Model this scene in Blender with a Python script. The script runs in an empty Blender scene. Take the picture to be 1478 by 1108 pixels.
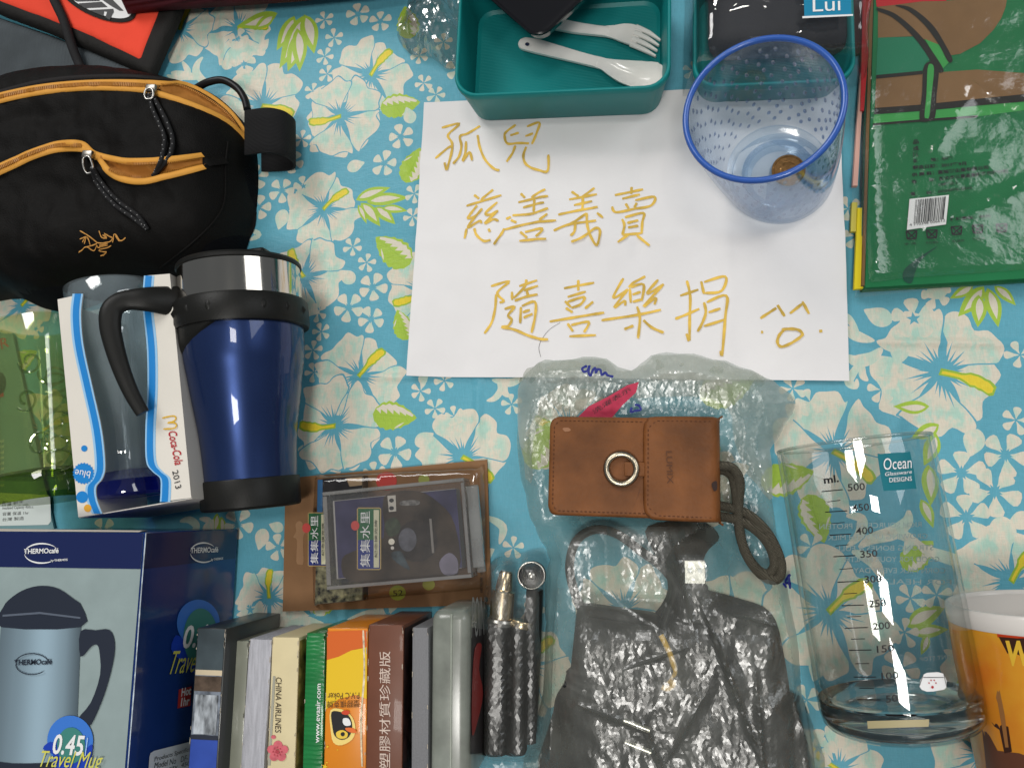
import bpy, bmesh, math, random
import numpy as np
from mathutils import Vector, Matrix, noise
from mathutils.geometry import delaunay_2d_cdt, tessellate_polygon

# ------------------------------------------------------------------ camera
sc = bpy.context.scene
CX, CY, F, H = 739.0, 554.0, 1110.0, 0.522          # photo principal point, focal length in photo pixels, camera height (m)
_dn = Vector((911 - CX, -(740 - CY), -F)).normalized()   # straight down, in camera axes
_z = -_dn
_x = (Vector((1, 0, 0)) - _z * _z.x).normalized()
_y = _z.cross(_x)
RW = Matrix((_x, _y, _z))                            # camera axes -> world axes
cam = bpy.data.objects.new('camera', bpy.data.cameras.new('camera'))
sc.collection.objects.link(cam)
cam.matrix_world = Matrix.Translation((0, 0, H)) @ RW.to_4x4()
cam.data.sensor_width = 36
cam.data.lens = F / 1478 * 36
cam.data.clip_start = 0.01
cam.data.clip_end = 50
sc.camera = cam

# ------------------------------------------------------------------ light
w = bpy.data.worlds.new('World'); sc.world = w; w.use_nodes = True
w.node_tree.nodes['Background'].inputs[0].default_value = (0.86, 0.93, 1.0, 1)
w.node_tree.nodes['Background'].inputs[1].default_value = 0.135
def area(name, loc, target, sx, sy, power, col=(1, 1, 1)):
    l = bpy.data.lights.new(name, 'AREA'); l.shape = 'RECTANGLE'; l.size = sx; l.size_y = sy
    l.energy = power; l.color = col
    o = bpy.data.objects.new(name, l); sc.collection.objects.link(o)
    o.location = loc
    o.rotation_euler = (Vector(target) - Vector(loc)).to_track_quat('-Z', 'Y').to_euler()
    return o
area('window_light', (-1.7, 2.3, 2.7), (0, 0.1, 0), 1.5, 1.5, 64, (1, 0.985, 0.96))
area('ceiling_light', (0.12, 0.22, 2.3), (0.12, 0.22, 0), 0.42, 0.20, 6.5, (1, 0.96, 0.9))
area('ceiling_light', (-0.10, -0.75, 2.3), (-0.05, -0.3, 0), 0.50, 0.40, 22, (1, 0.97, 0.92))
area('side_window_light', (1.82, 1.0, 1.8), (0.1, 0, 0), 1.0, 1.3, 14, (0.95, 0.98, 1))

sc.view_settings.view_transform = 'Standard'
sc.view_settings.look = 'None'
sc.view_settings.exposure = 0.0
sc.view_settings.gamma = 1
sc.render.engine = 'CYCLES'
cy = sc.cycles
cy.use_denoising = True
cy.max_bounces = 10; cy.transparent_max_bounces = 24; cy.transmission_bounces = 8; cy.glossy_bounces = 4
cy.caustics_reflective = False; cy.caustics_refractive = False
cy.sample_clamp_indirect = 4

# ------------------------------------------------------------------ helpers
X, Y, Z = Vector((1, 0, 0)), Vector((0, 1, 0)), Vector((0, 0, 1))
def ray(px, py): return RW @ Vector(((px - CX) / F, -(py - CY) / F, -1))
def A(px, py, z=0.0):
    d = ray(px, py); t = (z - H) / d.z
    return Vector((0, 0, H)) + d * t
def crop(x0, y0, s, pts): return [(x0 + p[0] * s, y0 + p[1] * s) for p in pts]
class Pl:
    def __init__(self, o, u, v):
        self.o = Vector(o); self.u = Vector(u).normalized(); self.n = self.u.cross(Vector(v)).normalized(); self.v = self.n.cross(self.u)
    def px(self, px, py):
        d = ray(px, py); c = Vector((0, 0, H)); t = (self.o - c).dot(self.n) / d.dot(self.n)
        return c + d * t
    def at(self, a, b, off=0): return self.o + self.u * a + self.v * b + self.n * off
def hpl(z): return Pl((0, 0, z), X, Y)

ORG = {}
def link(o): sc.collection.objects.link(o)
def thing(name, label, cat, loc, group=None):
    o = bpy.data.objects.new(name, None); link(o); o.empty_display_size = 0.01
    o.location = loc; o['label'] = label; o['category'] = cat
    if group: o['group'] = group
    ORG[o.name] = Vector(loc)
    return o
def tag(o, label, cat, group=None):
    o['label'] = label; o['category'] = cat
    if group: o['group'] = group
    return o
def mk(name, verts, faces, mat, parent=None, smooth=False, fm=None, sharp=None):
    org = ORG[parent.name] if parent else Vector((0, 0, 0))
    me = bpy.data.meshes.new(name)
    me.from_pydata([tuple(Vector(v) - org) for v in verts], [], [tuple(f) for f in faces])
    for m in (mat if isinstance(mat, (list, tuple)) else [mat]): me.materials.append(m)
    if fm is not None: me.polygons.foreach_set('material_index', np.asarray(fm, np.int32))
    if smooth: me.polygons.foreach_set('use_smooth', np.ones(len(me.polygons), bool))
    if sharp is not None: me.set_sharp_from_angle(angle=math.radians(sharp))
    me.update()
    o = bpy.data.objects.new(name, me); link(o)
    ORG[o.name] = org
    if parent: o.parent = parent
    return o
def rebase(o):
    """top-level single mesh: put its origin at its base"""
    c = np.array([v.co for v in o.data.vertices]); m = (c.min(0) + c.max(0)) / 2; m[2] = c[:, 2].min()
    o.data.transform(Matrix.Translation(-Vector(m))); o.location = o.location + Vector(m)
    return o
def bmobj(name, bm, mat, parent=None, smooth=True, sharp=35):
    bm.verts.index_update()
    vs = [v.co.copy() for v in bm.verts]; fs = [[v.index for v in f.verts] for f in bm.faces]
    bm.free()
    return mk(name, vs, fs, mat, parent, smooth, None, sharp)
def mx(o, u, v, n): return Matrix(((u.x, v.x, n.x, o.x), (u.y, v.y, n.y, o.y), (u.z, v.z, n.z, o.z), (0, 0, 0, 1)))
def rbox(name, M, sx, sy, sz, r, mat, parent=None, seg=3, vertical_only=False):
    """box, base centre at M origin, bevelled"""
    bm = bmesh.new(); bmesh.ops.create_cube(bm, size=1)
    bm.transform(Matrix.Diagonal((sx, sy, sz, 1)) @ Matrix.Translation((0, 0, 0.5)))
    if r > 0:
        ed = [e for e in bm.edges if (not vertical_only) or abs((e.verts[0].co - e.verts[1].co).z) > sz * 0.5]
        bmesh.ops.bevel(bm, geom=ed, offset=r, segments=seg, profile=0.5, affect='EDGES')
    bm.transform(M)
    return bmobj(name, bm, mat, parent)
def prism(name, poly, n, t, mat, parent=None, smooth=False):
    """poly: list of world Vectors (top outline); extruded by -t along n"""
    k = len(poly); n = Vector(n)
    vs = [Vector(p) for p in poly] + [Vector(p) - n * t for p in poly]
    tri = tessellate_polygon([poly])
    fs = []
    for f in tri:
        a, b, c = [Vector(poly[i]) for i in f]
        f = list(f) if (b - a).cross(c - a).dot(n) > 0 else list(f)[::-1]
        fs.append(f); fs.append([i + k for i in f[::-1]])
    for i in range(k): fs.append((i, (i + 1) % k, k + (i + 1) % k, k + i))
    o = mk(name, vs, fs, mat, parent, smooth, None, 40 if smooth else None)
    return o
def smoothpoly(pts, n=6, closed=True):
    P = [Vector(p) if len(p) == 3 else Vector((p[0], p[1], 0)) for p in pts]; k = len(P); out = []
    rng = range(k) if closed else range(k - 1)
    for i in rng:
        if closed: p0, p1, p2, p3 = P[i - 1], P[i], P[(i + 1) % k], P[(i + 2) % k]
        else: p0, p1, p2, p3 = P[max(i - 1, 0)], P[i], P[i + 1], P[min(i + 2, k - 1)]
        for j in range(n):
            t = j / n
            out.append(0.5 * ((2 * p1) + (p2 - p0) * t + (2 * p0 - 5 * p1 + 4 * p2 - p3) * t * t + (3 * p1 - p0 - 3 * p2 + p3) * t ** 3))
    if not closed: out.append(P[-1])
    return out
def sp2(pts, n=6, closed=True): return [(p.x, p.y) for p in smoothpoly(pts, n, closed)]
def flat(name, pts, n, mat, parent, off=0.0002):
    n = Vector(n); P = [Vector(p) + n * off for p in pts]
    fs = []
    for f in tessellate_polygon([P]):
        a, b, c = [P[i] for i in f]
        fs.append(list(f) if (b - a).cross(c - a).dot(n) > 0 else list(f)[::-1])
    return mk(name, P, fs, mat, parent)
def trace(name, pxs, pl, mat, parent, off=0.0002, sm=0):
    if sm: pxs = sp2(pxs, sm)
    return flat(name, [pl.px(*p) for p in pxs], pl.n, mat, parent, off)
def ellpx(cx, cy, rx, ry, n=40, rot=0):
    c, s = math.cos(rot), math.sin(rot)
    return [(cx + rx * math.cos(a) * c - ry * math.sin(a) * s, cy + rx * math.cos(a) * s + ry * math.sin(a) * c) for a in [2 * math.pi * i / n for i in range(n)]]
def lathe(name, P0, axis, prof, mat, parent=None, seg=64, sharp=35, ref=None, fm=None, cap0=False, cap1=False, rad=None):
    ax = Vector(axis).normalized(); r0 = (ref or Z); u = (r0 - ax * r0.dot(ax)).normalized(); v = ax.cross(u)
    vs, fs, fmi = [], [], []
    for k, (s, r) in enumerate(prof):
        for j in range(seg):
            a = 2 * math.pi * j / seg; rr = r if rad is None else r * rad(a, s)
            vs.append(P0 + ax * s + (u * math.cos(a) + v * math.sin(a)) * rr)
    for k in range(len(prof) - 1):
        for j in range(seg):
            a, b = k * seg + j, k * seg + (j + 1) % seg
            fs.append((a, b, b + seg, a + seg)); fmi.append(fm[k] if fm else 0)
    if cap0: fs.append(tuple(range(seg))[::-1]); fmi.append(fm[0] if fm else 0)
    if cap1: fs.append(tuple((len(prof) - 1) * seg + j for j in range(seg))); fmi.append(fm[-1] if fm else 0)
    return mk(name, vs, fs, mat, parent, True, fmi if fm else None, sharp)
def tube(name, pts, r, mat, parent=None, seg=10, sub=6, closed=False, flatten=1.0):
    P = smoothpoly(pts, sub, closed) if sub else [Vector(p) for p in pts]
    k = len(P); vs, fs = [], []
    t0 = (P[1] - P[0]).normalized(); nrm = t0.orthogonal().normalized()
    if flatten != 1.0:
        nrm = (Z - t0 * Z.dot(t0)).normalized()
    for i, p in enumerate(P):
        t = ((P[(i + 1) % k] - P[i - 1]) if closed else (P[min(i + 1, k - 1)] - P[max(i - 1, 0)])).normalized()
        nrm = (nrm - t * nrm.dot(t)).normalized(); b = t.cross(nrm)
        rr = r(i / (k - 1)) if callable(r) else r
        for j in range(seg):
            a = 2 * math.pi * j / seg
            vs.append(p + (nrm * math.cos(a) * flatten + b * math.sin(a)) * rr)
    for i in range(k if closed else k - 1):
        for j in range(seg):
            a, b_ = i * seg + j, i * seg + (j + 1) % seg
            c, d = ((i + 1) % k) * seg + j, ((i + 1) % k) * seg + (j + 1) % seg
            fs.append((a, b_, d, c))
    if not closed:
        fs.append(tuple(range(seg))[::-1]); fs.append(tuple((k - 1) * seg + j for j in range(seg)))
    return mk(name, vs, fs, mat, parent, True, None, 50)
def strokes(name, lines, width, place, mat, parent, sub=5, step=None, closed=False):
    """flat pen strokes; lines in px, place(px,py)->world point on the surface; up is the surface normal there (z)"""
    vs, fs = [], []
    for li, L in enumerate(lines):
        P = [place(*p) + Vector((0, 0, .00004 * li)) for p in (sp2(L, sub, False) if len(L) > 2 else [(L[0][0] + (L[1][0] - L[0][0]) * i / 6, L[0][1] + (L[1][1] - L[0][1]) * i / 6) for i in range(7)])]
        k = len(P); b0 = len(vs)
        for i, p in enumerate(P):
            p = p + Vector((0, 0, .000012 * i)); t = (P[min(i + 1, k - 1)] - P[max(i - 1, 0)]); t.z = 0
            t = t.normalized() if t.length > 1e-9 else X; s = Vector((-t.y, t.x, 0))
            e = min(i, k - 1 - i); ww = width / 2 * (1 if e > 0 else 0.72) * (1 + 0.12 * math.sin(i * 1.3 + b0))
            vs += [p + s * ww, p - s * ww]
        for i in range(k - 1):
            fs.append((b0 + 2 * i, b0 + 2 * i + 1, b0 + 2 * i + 3, b0 + 2 * i + 2))
    return mk(name, vs, fs, mat, parent)
_gc = {}
def glyphs(s, shear=0.0, bold=0.0):
    if (s, shear, bold) in _gc: return _gc[(s, shear, bold)]
    c = bpy.data.curves.new('t', 'FONT'); c.body = s; c.size = 1; c.shear = shear; c.offset = bold; c.resolution_u = 3
    o = bpy.data.objects.new('t', c); link(o)
    dg = bpy.context.evaluated_depsgraph_get(); dg.update()
    me = bpy.data.meshes.new_from_object(o.evaluated_get(dg))
    bpy.data.objects.remove(o); bpy.data.curves.remove(c)
    vs = [(v.co.x, v.co.y) for v in me.vertices]; fs = [tuple(p.vertices) for p in me.polygons]
    bpy.data.meshes.remove(me)
    if not vs: return [], [], 1, 1
    a = np.array(vs); mn = a.min(0); wd, hg = (a.max(0) - mn)
    r = ([((x - mn[0]), (y - mn[1])) for x, y in vs], fs, wd, hg)
    _gc[(s, shear, bold)] = r
    return r
def text(parent, s, pl, p0, p1, mat, h=None, off=0.0004, shear=0.0, bold=0.0, name='lettering', world=False):
    """text from p0 to p1 (baseline, photo px on plane pl); h = letter height in px"""
    vs, fs, wd, hg = glyphs(s, shear, bold)
    P0, P1 = (p0, p1) if world else (pl.px(*p0), pl.px(*p1)); u = P1 - P0; L = u.length; u.normalize(); v = pl.n.cross(u)
    sx = L / wd
    if h is None: sy = sx
    else: sy = h / hg if world else h * L / math.dist(p0, p1) / hg
    return mk(name, [P0 + u * x * sx + v * y * sy + pl.n * off for x, y in vs], fs, mat, parent)
def inside(poly, pts):
    P = np.asarray(poly, float); x, y = pts[:, 0], pts[:, 1]; r = np.zeros(len(pts), bool)
    j = len(P) - 1
    for i in range(len(P)):
        c = (P[i, 1] > y) != (P[j, 1] > y)
        with np.errstate(divide='ignore', invalid='ignore'):
            r ^= c & (x < (P[j, 0] - P[i, 0]) * (y - P[i, 1]) / (P[j, 1] - P[i, 1]) + P[i, 0])
        j = i
    return r
def edist(poly, pts):
    P = np.asarray(poly, float); Q = np.roll(P, -1, 0); d = np.full(len(pts), 1e9)
    for a, b in zip(P, Q):
        ab = b - a; t = np.clip(((pts - a) @ ab) / max(ab @ ab, 1e-14), 0, 1)
        d = np.minimum(d, np.linalg.norm(pts - (a + t[:, None] * ab), axis=1))
    return d
def patch(poly, s, zf, seed=1, rings=(), extra=None, lines=()):
    """triangulated sheet over a 2D outline; zf(array Nx2, dist)->z"""
    rnd = np.random.default_rng(seed)
    P = []
    for a, b in zip(np.asarray(poly, float), np.roll(np.asarray(poly, float), -1, 0)):
        k = max(1, int(np.linalg.norm(b - a) / s))
        P += [a + (b - a) * i / k for i in range(k)]
    P = np.array(P); n = len(P)
    mn, mxx = P.min(0), P.max(0)
    gx, gy = np.meshgrid(np.arange(mn[0], mxx[0], s), np.arange(mn[1], mxx[1], s))
    gx[1::2] += s / 2
    G = np.stack([gx.ravel(), gy.ravel()], 1) + rnd.uniform(-.18, .18, (gx.size, 2)) * s
    ar = 0.5 * np.sum(P[:, 0] * np.roll(P[:, 1], -1) - np.roll(P[:, 0], -1) * P[:, 1])
    if rings:
        t = np.roll(P, -1, 0) - np.roll(P, 1, 0); t /= np.maximum(np.linalg.norm(t, axis=1), 1e-9)[:, None]
        nn = np.stack([-t[:, 1], t[:, 0]], 1) * (1 if ar > 0 else -1)
        G = G[edist(P, G) > max(rings) * 1.3] if len(G) else G
        for rr in rings:
            q = P + nn * rr; q = q[edist(P, q) > rr * 0.9]; G = np.vstack([G, q])
    G = G[inside(P, G)]
    if not rings: G = G[edist(P, G) > s * 0.35]
    if extra is not None: G = np.vstack([G, extra])
    ed = []
    for ln in lines:
        ln = np.asarray(ln, float); G = G[np.min(np.linalg.norm(G[:, None] - ln[None], axis=2), axis=1) > s * .3] if len(G) else G
    base_n = len(P) + len(G); add_p = []
    for ln in lines:
        b0_ = base_n + len(add_p); add_p += [tuple(q) for q in ln]; ed += [(b0_ + i, b0_ + i + 1) for i in range(len(ln) - 1)]
    allp = np.vstack([P, G] + ([np.array(add_p)] if add_p else []))
    r = delaunay_2d_cdt([Vector(p) for p in allp], ed, [list(range(n))], 1, 1e-7)
    v2 = np.array([tuple(v) for v in r[0]]); fs = [list(f) for f in r[2]]
    z = zf(v2, edist(P, v2))
    out = []
    for f in fs:
        a, b, c = v2[f[0]], v2[f[1]], v2[f[2]]
        out.append(f if (b[0] - a[0]) * (c[1] - a[1]) - (b[1] - a[1]) * (c[0] - a[0]) > 0 else f[::-1])
    return [Vector((p[0], p[1], zz)) for p, zz in zip(v2, z)], out
def nz(p, sc_, seed=0.0, oct_=3):
    return np.array([noise.fractal(Vector((q[0] * sc_ + seed, q[1] * sc_ - seed * 1.7, seed * 0.37)), 0.9, 2.0, oct_) for q in p])
def crumple(p, seed, k0, n=7, amp=1.0):
    """creased-film relief: folded planes in random directions"""
    r = np.random.default_rng(seed); z = np.zeros(len(p))
    w1 = nz(p, k0 * 0.25, seed, 2) * 1.1; w2 = nz(p, k0 * 0.25, seed + 9, 2) * 1.1
    for i in range(n):
        a = r.uniform(0, math.pi); k = k0 * r.uniform(0.5, 2.2); ph = r.uniform(0, 9)
        t = (p[:, 0] * math.cos(a) + p[:, 1] * math.sin(a)) * k + ph + (w1 if i % 2 else w2)
        z += np.abs((t % 2) - 1) / k * k0
    return amp * (z / n - 0.5)
def onh(px, py, zf, off=0.0):
    z = 0.03
    for _ in range(14):
        P = A(px, py, z); zn = float(zf(np.array([[P.x, P.y]]))[0]); z = 0.5 * z + 0.5 * zn
    P = A(px, py, z); P.z = float(zf(np.array([[P.x, P.y]]))[0]) + off
    return P

# ------------------------------------------------------------------ materials
def mat(name, col, rough=0.5, metal=0.0, spec=0.3, coat=0.0, var=None, bump=None, bump2=None, sheen=0.0, sss=0.0, coat_rough=0.05, alpha=None, wave=None, attr=False, trans=0.0):
    m = bpy.data.materials.new(name); m.use_nodes = True
    nt = m.node_tree; b = nt.nodes['Principled BSDF']
    b.inputs['Base Color'].default_value = (*col, 1); b.inputs['Roughness'].default_value = rough
    b.inputs['Metallic'].default_value = metal; b.inputs['Specular IOR Level'].default_value = spec
    b.inputs['Coat Weight'].default_value = coat * .6; b.inputs['Coat Roughness'].default_value = coat_rough
    b.inputs['Sheen Weight'].default_value = sheen
    b.inputs['Transmission Weight'].default_value = trans
    if sss:
        b.inputs['Subsurface Weight'].default_value = sss; b.inputs['Subsurface Radius'].default_value = (.004, .004, .004); b.inputs['Subsurface Scale'].default_value = 1
    tc = nt.nodes.new('ShaderNodeTexCoord')
    def nse(scale, detail=4, stretch=None):
        n = nt.nodes.new('ShaderNodeTexNoise'); n.inputs['Scale'].default_value = scale; n.inputs['Detail'].default_value = detail
        if stretch:
            mp = nt.nodes.new('ShaderNodeMapping'); mp.inputs['Scale'].default_value = stretch
            nt.links.new(tc.outputs['Object'], mp.inputs[0]); nt.links.new(mp.outputs[0], n.inputs[0])
        else: nt.links.new(tc.outputs['Object'], n.inputs['Vector'])
        return n
    src = None
    if attr:
        at = nt.nodes.new('ShaderNodeVertexColor'); at.layer_name = 'print'; src = at.outputs[0]
        nt.links.new(src, b.inputs['Base Color'])
    if var:
        sc_, amt = var[0], var[1]; n = nse(sc_, 5, var[2] if len(var) > 2 else None)
        mr = nt.nodes.new('ShaderNodeMapRange'); mr.inputs[1].default_value = 0.3; mr.inputs[2].default_value = 0.7
        mr.inputs[3].default_value = 1 - amt; mr.inputs[4].default_value = 1 + amt * 0.6
        nt.links.new(n.outputs[0], mr.inputs[0])
        mm = nt.nodes.new('ShaderNodeMix'); mm.data_type = 'RGBA'; mm.blend_type = 'MULTIPLY'; mm.inputs[0].default_value = 1
        if src: nt.links.new(src, mm.inputs[6])
        else: mm.inputs[6].default_value = (*col, 1)
        nt.links.new(mr.outputs[0], mm.inputs[7]); nt.links.new(mm.outputs[2], b.inputs['Base Color'])
    last = None
    for bp in (bump, bump2):
        if not bp: continue
        n = nse(bp[0], 3, bp[2] if len(bp) > 2 else None)
        bn = nt.nodes.new('ShaderNodeBump'); bn.inputs['Strength'].default_value = bp[1]; bn.inputs['Distance'].default_value = 0.001
        nt.links.new(n.outputs[0], bn.inputs['Height'])
        if last: nt.links.new(last.outputs[0], bn.inputs['Normal'])
        last = bn
    if wave:   # (scale, strength, direction)
        wv = nt.nodes.new('ShaderNodeTexWave'); wv.inputs['Scale'].default_value = wave[0]; wv.bands_direction = wave[2]
        wv.inputs['Distortion'].default_value = wave[3] if len(wave) > 3 else 0.3
        nt.links.new(tc.outputs['Object'], wv.inputs['Vector'])
        bn = nt.nodes.new('ShaderNodeBump'); bn.inputs['Strength'].default_value = wave[1]; bn.inputs['Distance'].default_value = 0.001
        nt.links.new(wv.outputs[1], bn.inputs['Height'])
        if last: nt.links.new(last.outputs[0], bn.inputs['Normal'])
        last = bn
    if last: nt.links.new(last.outputs[0], b.inputs['Normal'])
    return m
def film(name, tint=(1, 1, 1), milk=0.0, milkcol=(.85, .9, .88), refl=1.0, rough=0.08, edge=(.75, .8, .8), ior=1.45, bump=None, ridged=False):
    """thin clear sheet: see-through, with mirror reflection by angle and an optional milky part"""
    m = bpy.data.materials.new(name); m.use_nodes = True; nt = m.node_tree; nt.nodes.clear(); N = nt.nodes.new; L = nt.links.new
    out = N('ShaderNodeOutputMaterial'); tr = N('ShaderNodeBsdfTransparent'); gl = N('ShaderNodeBsdfGlossy'); gl.inputs['Roughness'].default_value = rough
    lw = N('ShaderNodeLayerWeight'); lw.inputs[0].default_value = 0.5
    mc = N('ShaderNodeMix'); mc.data_type = 'RGBA'; mc.inputs[6].default_value = (*tint, 1); mc.inputs[7].default_value = (*edge, 1)
    pw = N('ShaderNodeMath'); pw.operation = 'POWER'; pw.inputs[1].default_value = 3; L(lw.outputs['Facing'], pw.inputs[0])
    L(pw.outputs[0], mc.inputs[0]); L(mc.outputs[2], tr.inputs[0])
    fr = N('ShaderNodeLayerWeight'); fr.inputs[0].default_value = 0.5
    p5 = N('ShaderNodeMath'); p5.operation = 'POWER'; p5.inputs[1].default_value = 5; L(fr.outputs['Facing'], p5.inputs[0])
    mu = N('ShaderNodeMath'); mu.operation = 'MULTIPLY_ADD'; mu.inputs[1].default_value = .75; mu.inputs[2].default_value = .042 * refl; mu.use_clamp = True; L(p5.outputs[0], mu.inputs[0])
    base = tr
    tc = N('ShaderNodeTexCoord')
    if milk > 0:
        df = N('ShaderNodeBsdfDiffuse'); df.inputs[0].default_value = (*milkcol, 1); tl = N('ShaderNodeBsdfTranslucent'); tl.inputs[0].default_value = (*milkcol, 1)
        ad = N('ShaderNodeMixShader'); ad.inputs[0].default_value = 0.5; L(df.outputs[0], ad.inputs[1]); L(tl.outputs[0], ad.inputs[2])
        n = N('ShaderNodeTexNoise'); n.inputs['Scale'].default_value = 35; n.inputs['Detail'].default_value = 6; L(tc.outputs['Object'], n.inputs[0])
        mr = N('ShaderNodeMapRange'); mr.inputs[1].default_value = .3; mr.inputs[2].default_value = .7; mr.inputs[3].default_value = milk * 0.6; mr.inputs[4].default_value = milk * 1.4
        L(n.outputs[0], mr.inputs[0])
        ms = N('ShaderNodeMixShader'); L(mr.outputs[0], ms.inputs[0]); L(tr.outputs[0], ms.inputs[1]); L(ad.outputs[0], ms.inputs[2]); base = ms
    mg = N('ShaderNodeMixShader'); L(mu.outputs[0], mg.inputs[0]); L(base.outputs[0], mg.inputs[1]); L(gl.outputs[0], mg.inputs[2]); L(mg.outputs[0], out.inputs[0])
    if bump:
        n = N('ShaderNodeTexNoise'); n.inputs['Scale'].default_value = bump[0]; n.inputs['Detail'].default_value = 4; n.noise_type = 'RIDGED_MULTIFRACTAL' if ridged else 'FBM'; L(tc.outputs['Object'], n.inputs[0])
        bn = N('ShaderNodeBump'); bn.inputs['Strength'].default_value = bump[1]; bn.inputs['Distance'].default_value = .001
        L(n.outputs[0], bn.inputs['Height']); L(bn.outputs[0], gl.inputs['Normal']); L(bn.outputs[0], fr.inputs['Normal'])
    return m
def solid_glass(name, col, rough=0.02):
    m = mat(name, col, rough, trans=1.0); m.node_tree.nodes['Principled BSDF'].inputs['IOR'].default_value = 1.48
    return m
PAPERW = mat('white_print', (.78, .78, .78), .5)
BLACKINK = mat('black_ink', (.012, .012, .014), .45)
WHITEINK = mat('white_ink', (.8, .8, .8), .45)

# ================================================================== the setting
rbox('table_top', Matrix.Translation((0, 0.07, -0.028)), 1.05, 0.80, 0.025, 0.002, mat('table_wood', (.32, .22, .13), .5, var=(12, .3, (1, 12, 1))))['kind'] = 'structure'

# ------------------------------------------------------------------ tablecloth (one sheet, its print cut into the sheet)
BLUE, CREAM, LIME, YEL, OLIVE = (.112, .375, .48), (.69, .635, .52), (.36, .53, .06), (.76, .60, .04), (.30, .47, .05)
def clothz(p):
    z = np.minimum(nz(p, 9, 3.1, 2) * 0.0016 + nz(p, 30, 7.7, 2) * 0.0007 - .0012, 0)
    for (a, b, wd, h) in CREASE:
        a, b = np.array(a), np.array(b); ab = b - a; L = np.linalg.norm(ab); t = np.clip((p - a) @ ab / L ** 2, 0, 1)
        d = np.linalg.norm(p - (a + t[:, None] * ab), axis=1)
        z += h * np.exp(-(d / wd) ** 2) * np.sin(np.pi * np.clip(t, 0.02, 0.98)) ** 0.4
    return np.minimum(z, .0042)
def a2(px, py): p = A(px, py); return (p.x, p.y)
CREASE = [(a2(318, 10), a2(332, 110), .005, .0030), (a2(345, 20), a2(352, 120), .008, .0022), (a2(440, 542), a2(760, 546), .0026, .0022), (a2(1225, 492), a2(1478, 496), .0026, .0024), (a2(545, 640), a2(552, 900), .005, .0016), (a2(1300, 560), a2(1290, 1000), .006, .0015), (a2(1410, 480), a2(1420, 1000), .005, .0016), (a2(470, 230), a2(480, 540), .006, .0013),
          (a2(690, 545), a2(690, 650), .003, .0022), (a2(560, 150), a2(600, 300), .006, .0009), (a2(1160, 560), a2(1165, 620), .003, .001), (a2(585, 240), a2(625, 330), .003, .0008),
          (a2(300, 742), a2(420, 748), .004, .0009)]
SH = []          # (polygon, colour, mint (cx,cy,R,amount) or None)
rc = random.Random(11)
SC = 0.00048     # metres per photo pixel on the table
def add(poly, col, mint=None): SH.append((poly, col, mint))
def loc2(px, py, ang):
    c = A(px, py); ca, sa = math.cos(ang), math.sin(ang)
    return lambda x, y: (c.x + x * ca - y * sa, c.y + x * sa + y * ca)
def petal(f, ang, R, W, seed, base=0.06, ruff=0.05):
    r_ = random.Random(seed); n = 13; ca, sa = math.cos(ang), math.sin(ang); out = []
    ph1, ph2 = r_.uniform(0, 6), r_.uniform(0, 6)
    prof = [(base, .04), (.2, .14), (.33, .29), (.47, .52), (.6, .78), (.73, .97), (.85, 1.0), (.95, .82), (1.0, .48), (1.02, .15)]
    L = [(t * R, w_ * W) for t, w_ in prof]; Rr = [(t * R, -w_ * W) for t, w_ in prof][::-1]
    pts = L + Rr; k = len(pts)
    for i, (x, y) in enumerate(pts):
        rr = math.hypot(x, y) / R
        q = 1 + ruff * math.sin(i * 1.55 + ph1) * rr + ruff * .6 * math.sin(i * 2.7 + ph2) * rr
        out.append((x * q, y * q))
    out = sp2(out, 3)
    return [f(x * ca - y * sa, x * sa + y * ca) for x, y in out]
def spindle(f, x0, y0, x1, y1, w, col, bend=0.0, n=9, mint=None):
    dx, dy = x1 - x0, y1 - y0; L = math.hypot(dx, dy); ux, uy = dx / L, dy / L; P = []
    for sgn in (1, -1):
        for i in range(n + 1):
            t = i / n if sgn == 1 else 1 - i / n
            o = sgn * w * math.sin(math.pi * t ** 0.8) + bend * L * math.sin(math.pi * t)
            if 0 < i < n or sgn == 1: P.append(f(x0 + ux * L * t - uy * o, y0 + uy * L * t + ux * o))
    add(P, col, mint)
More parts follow.
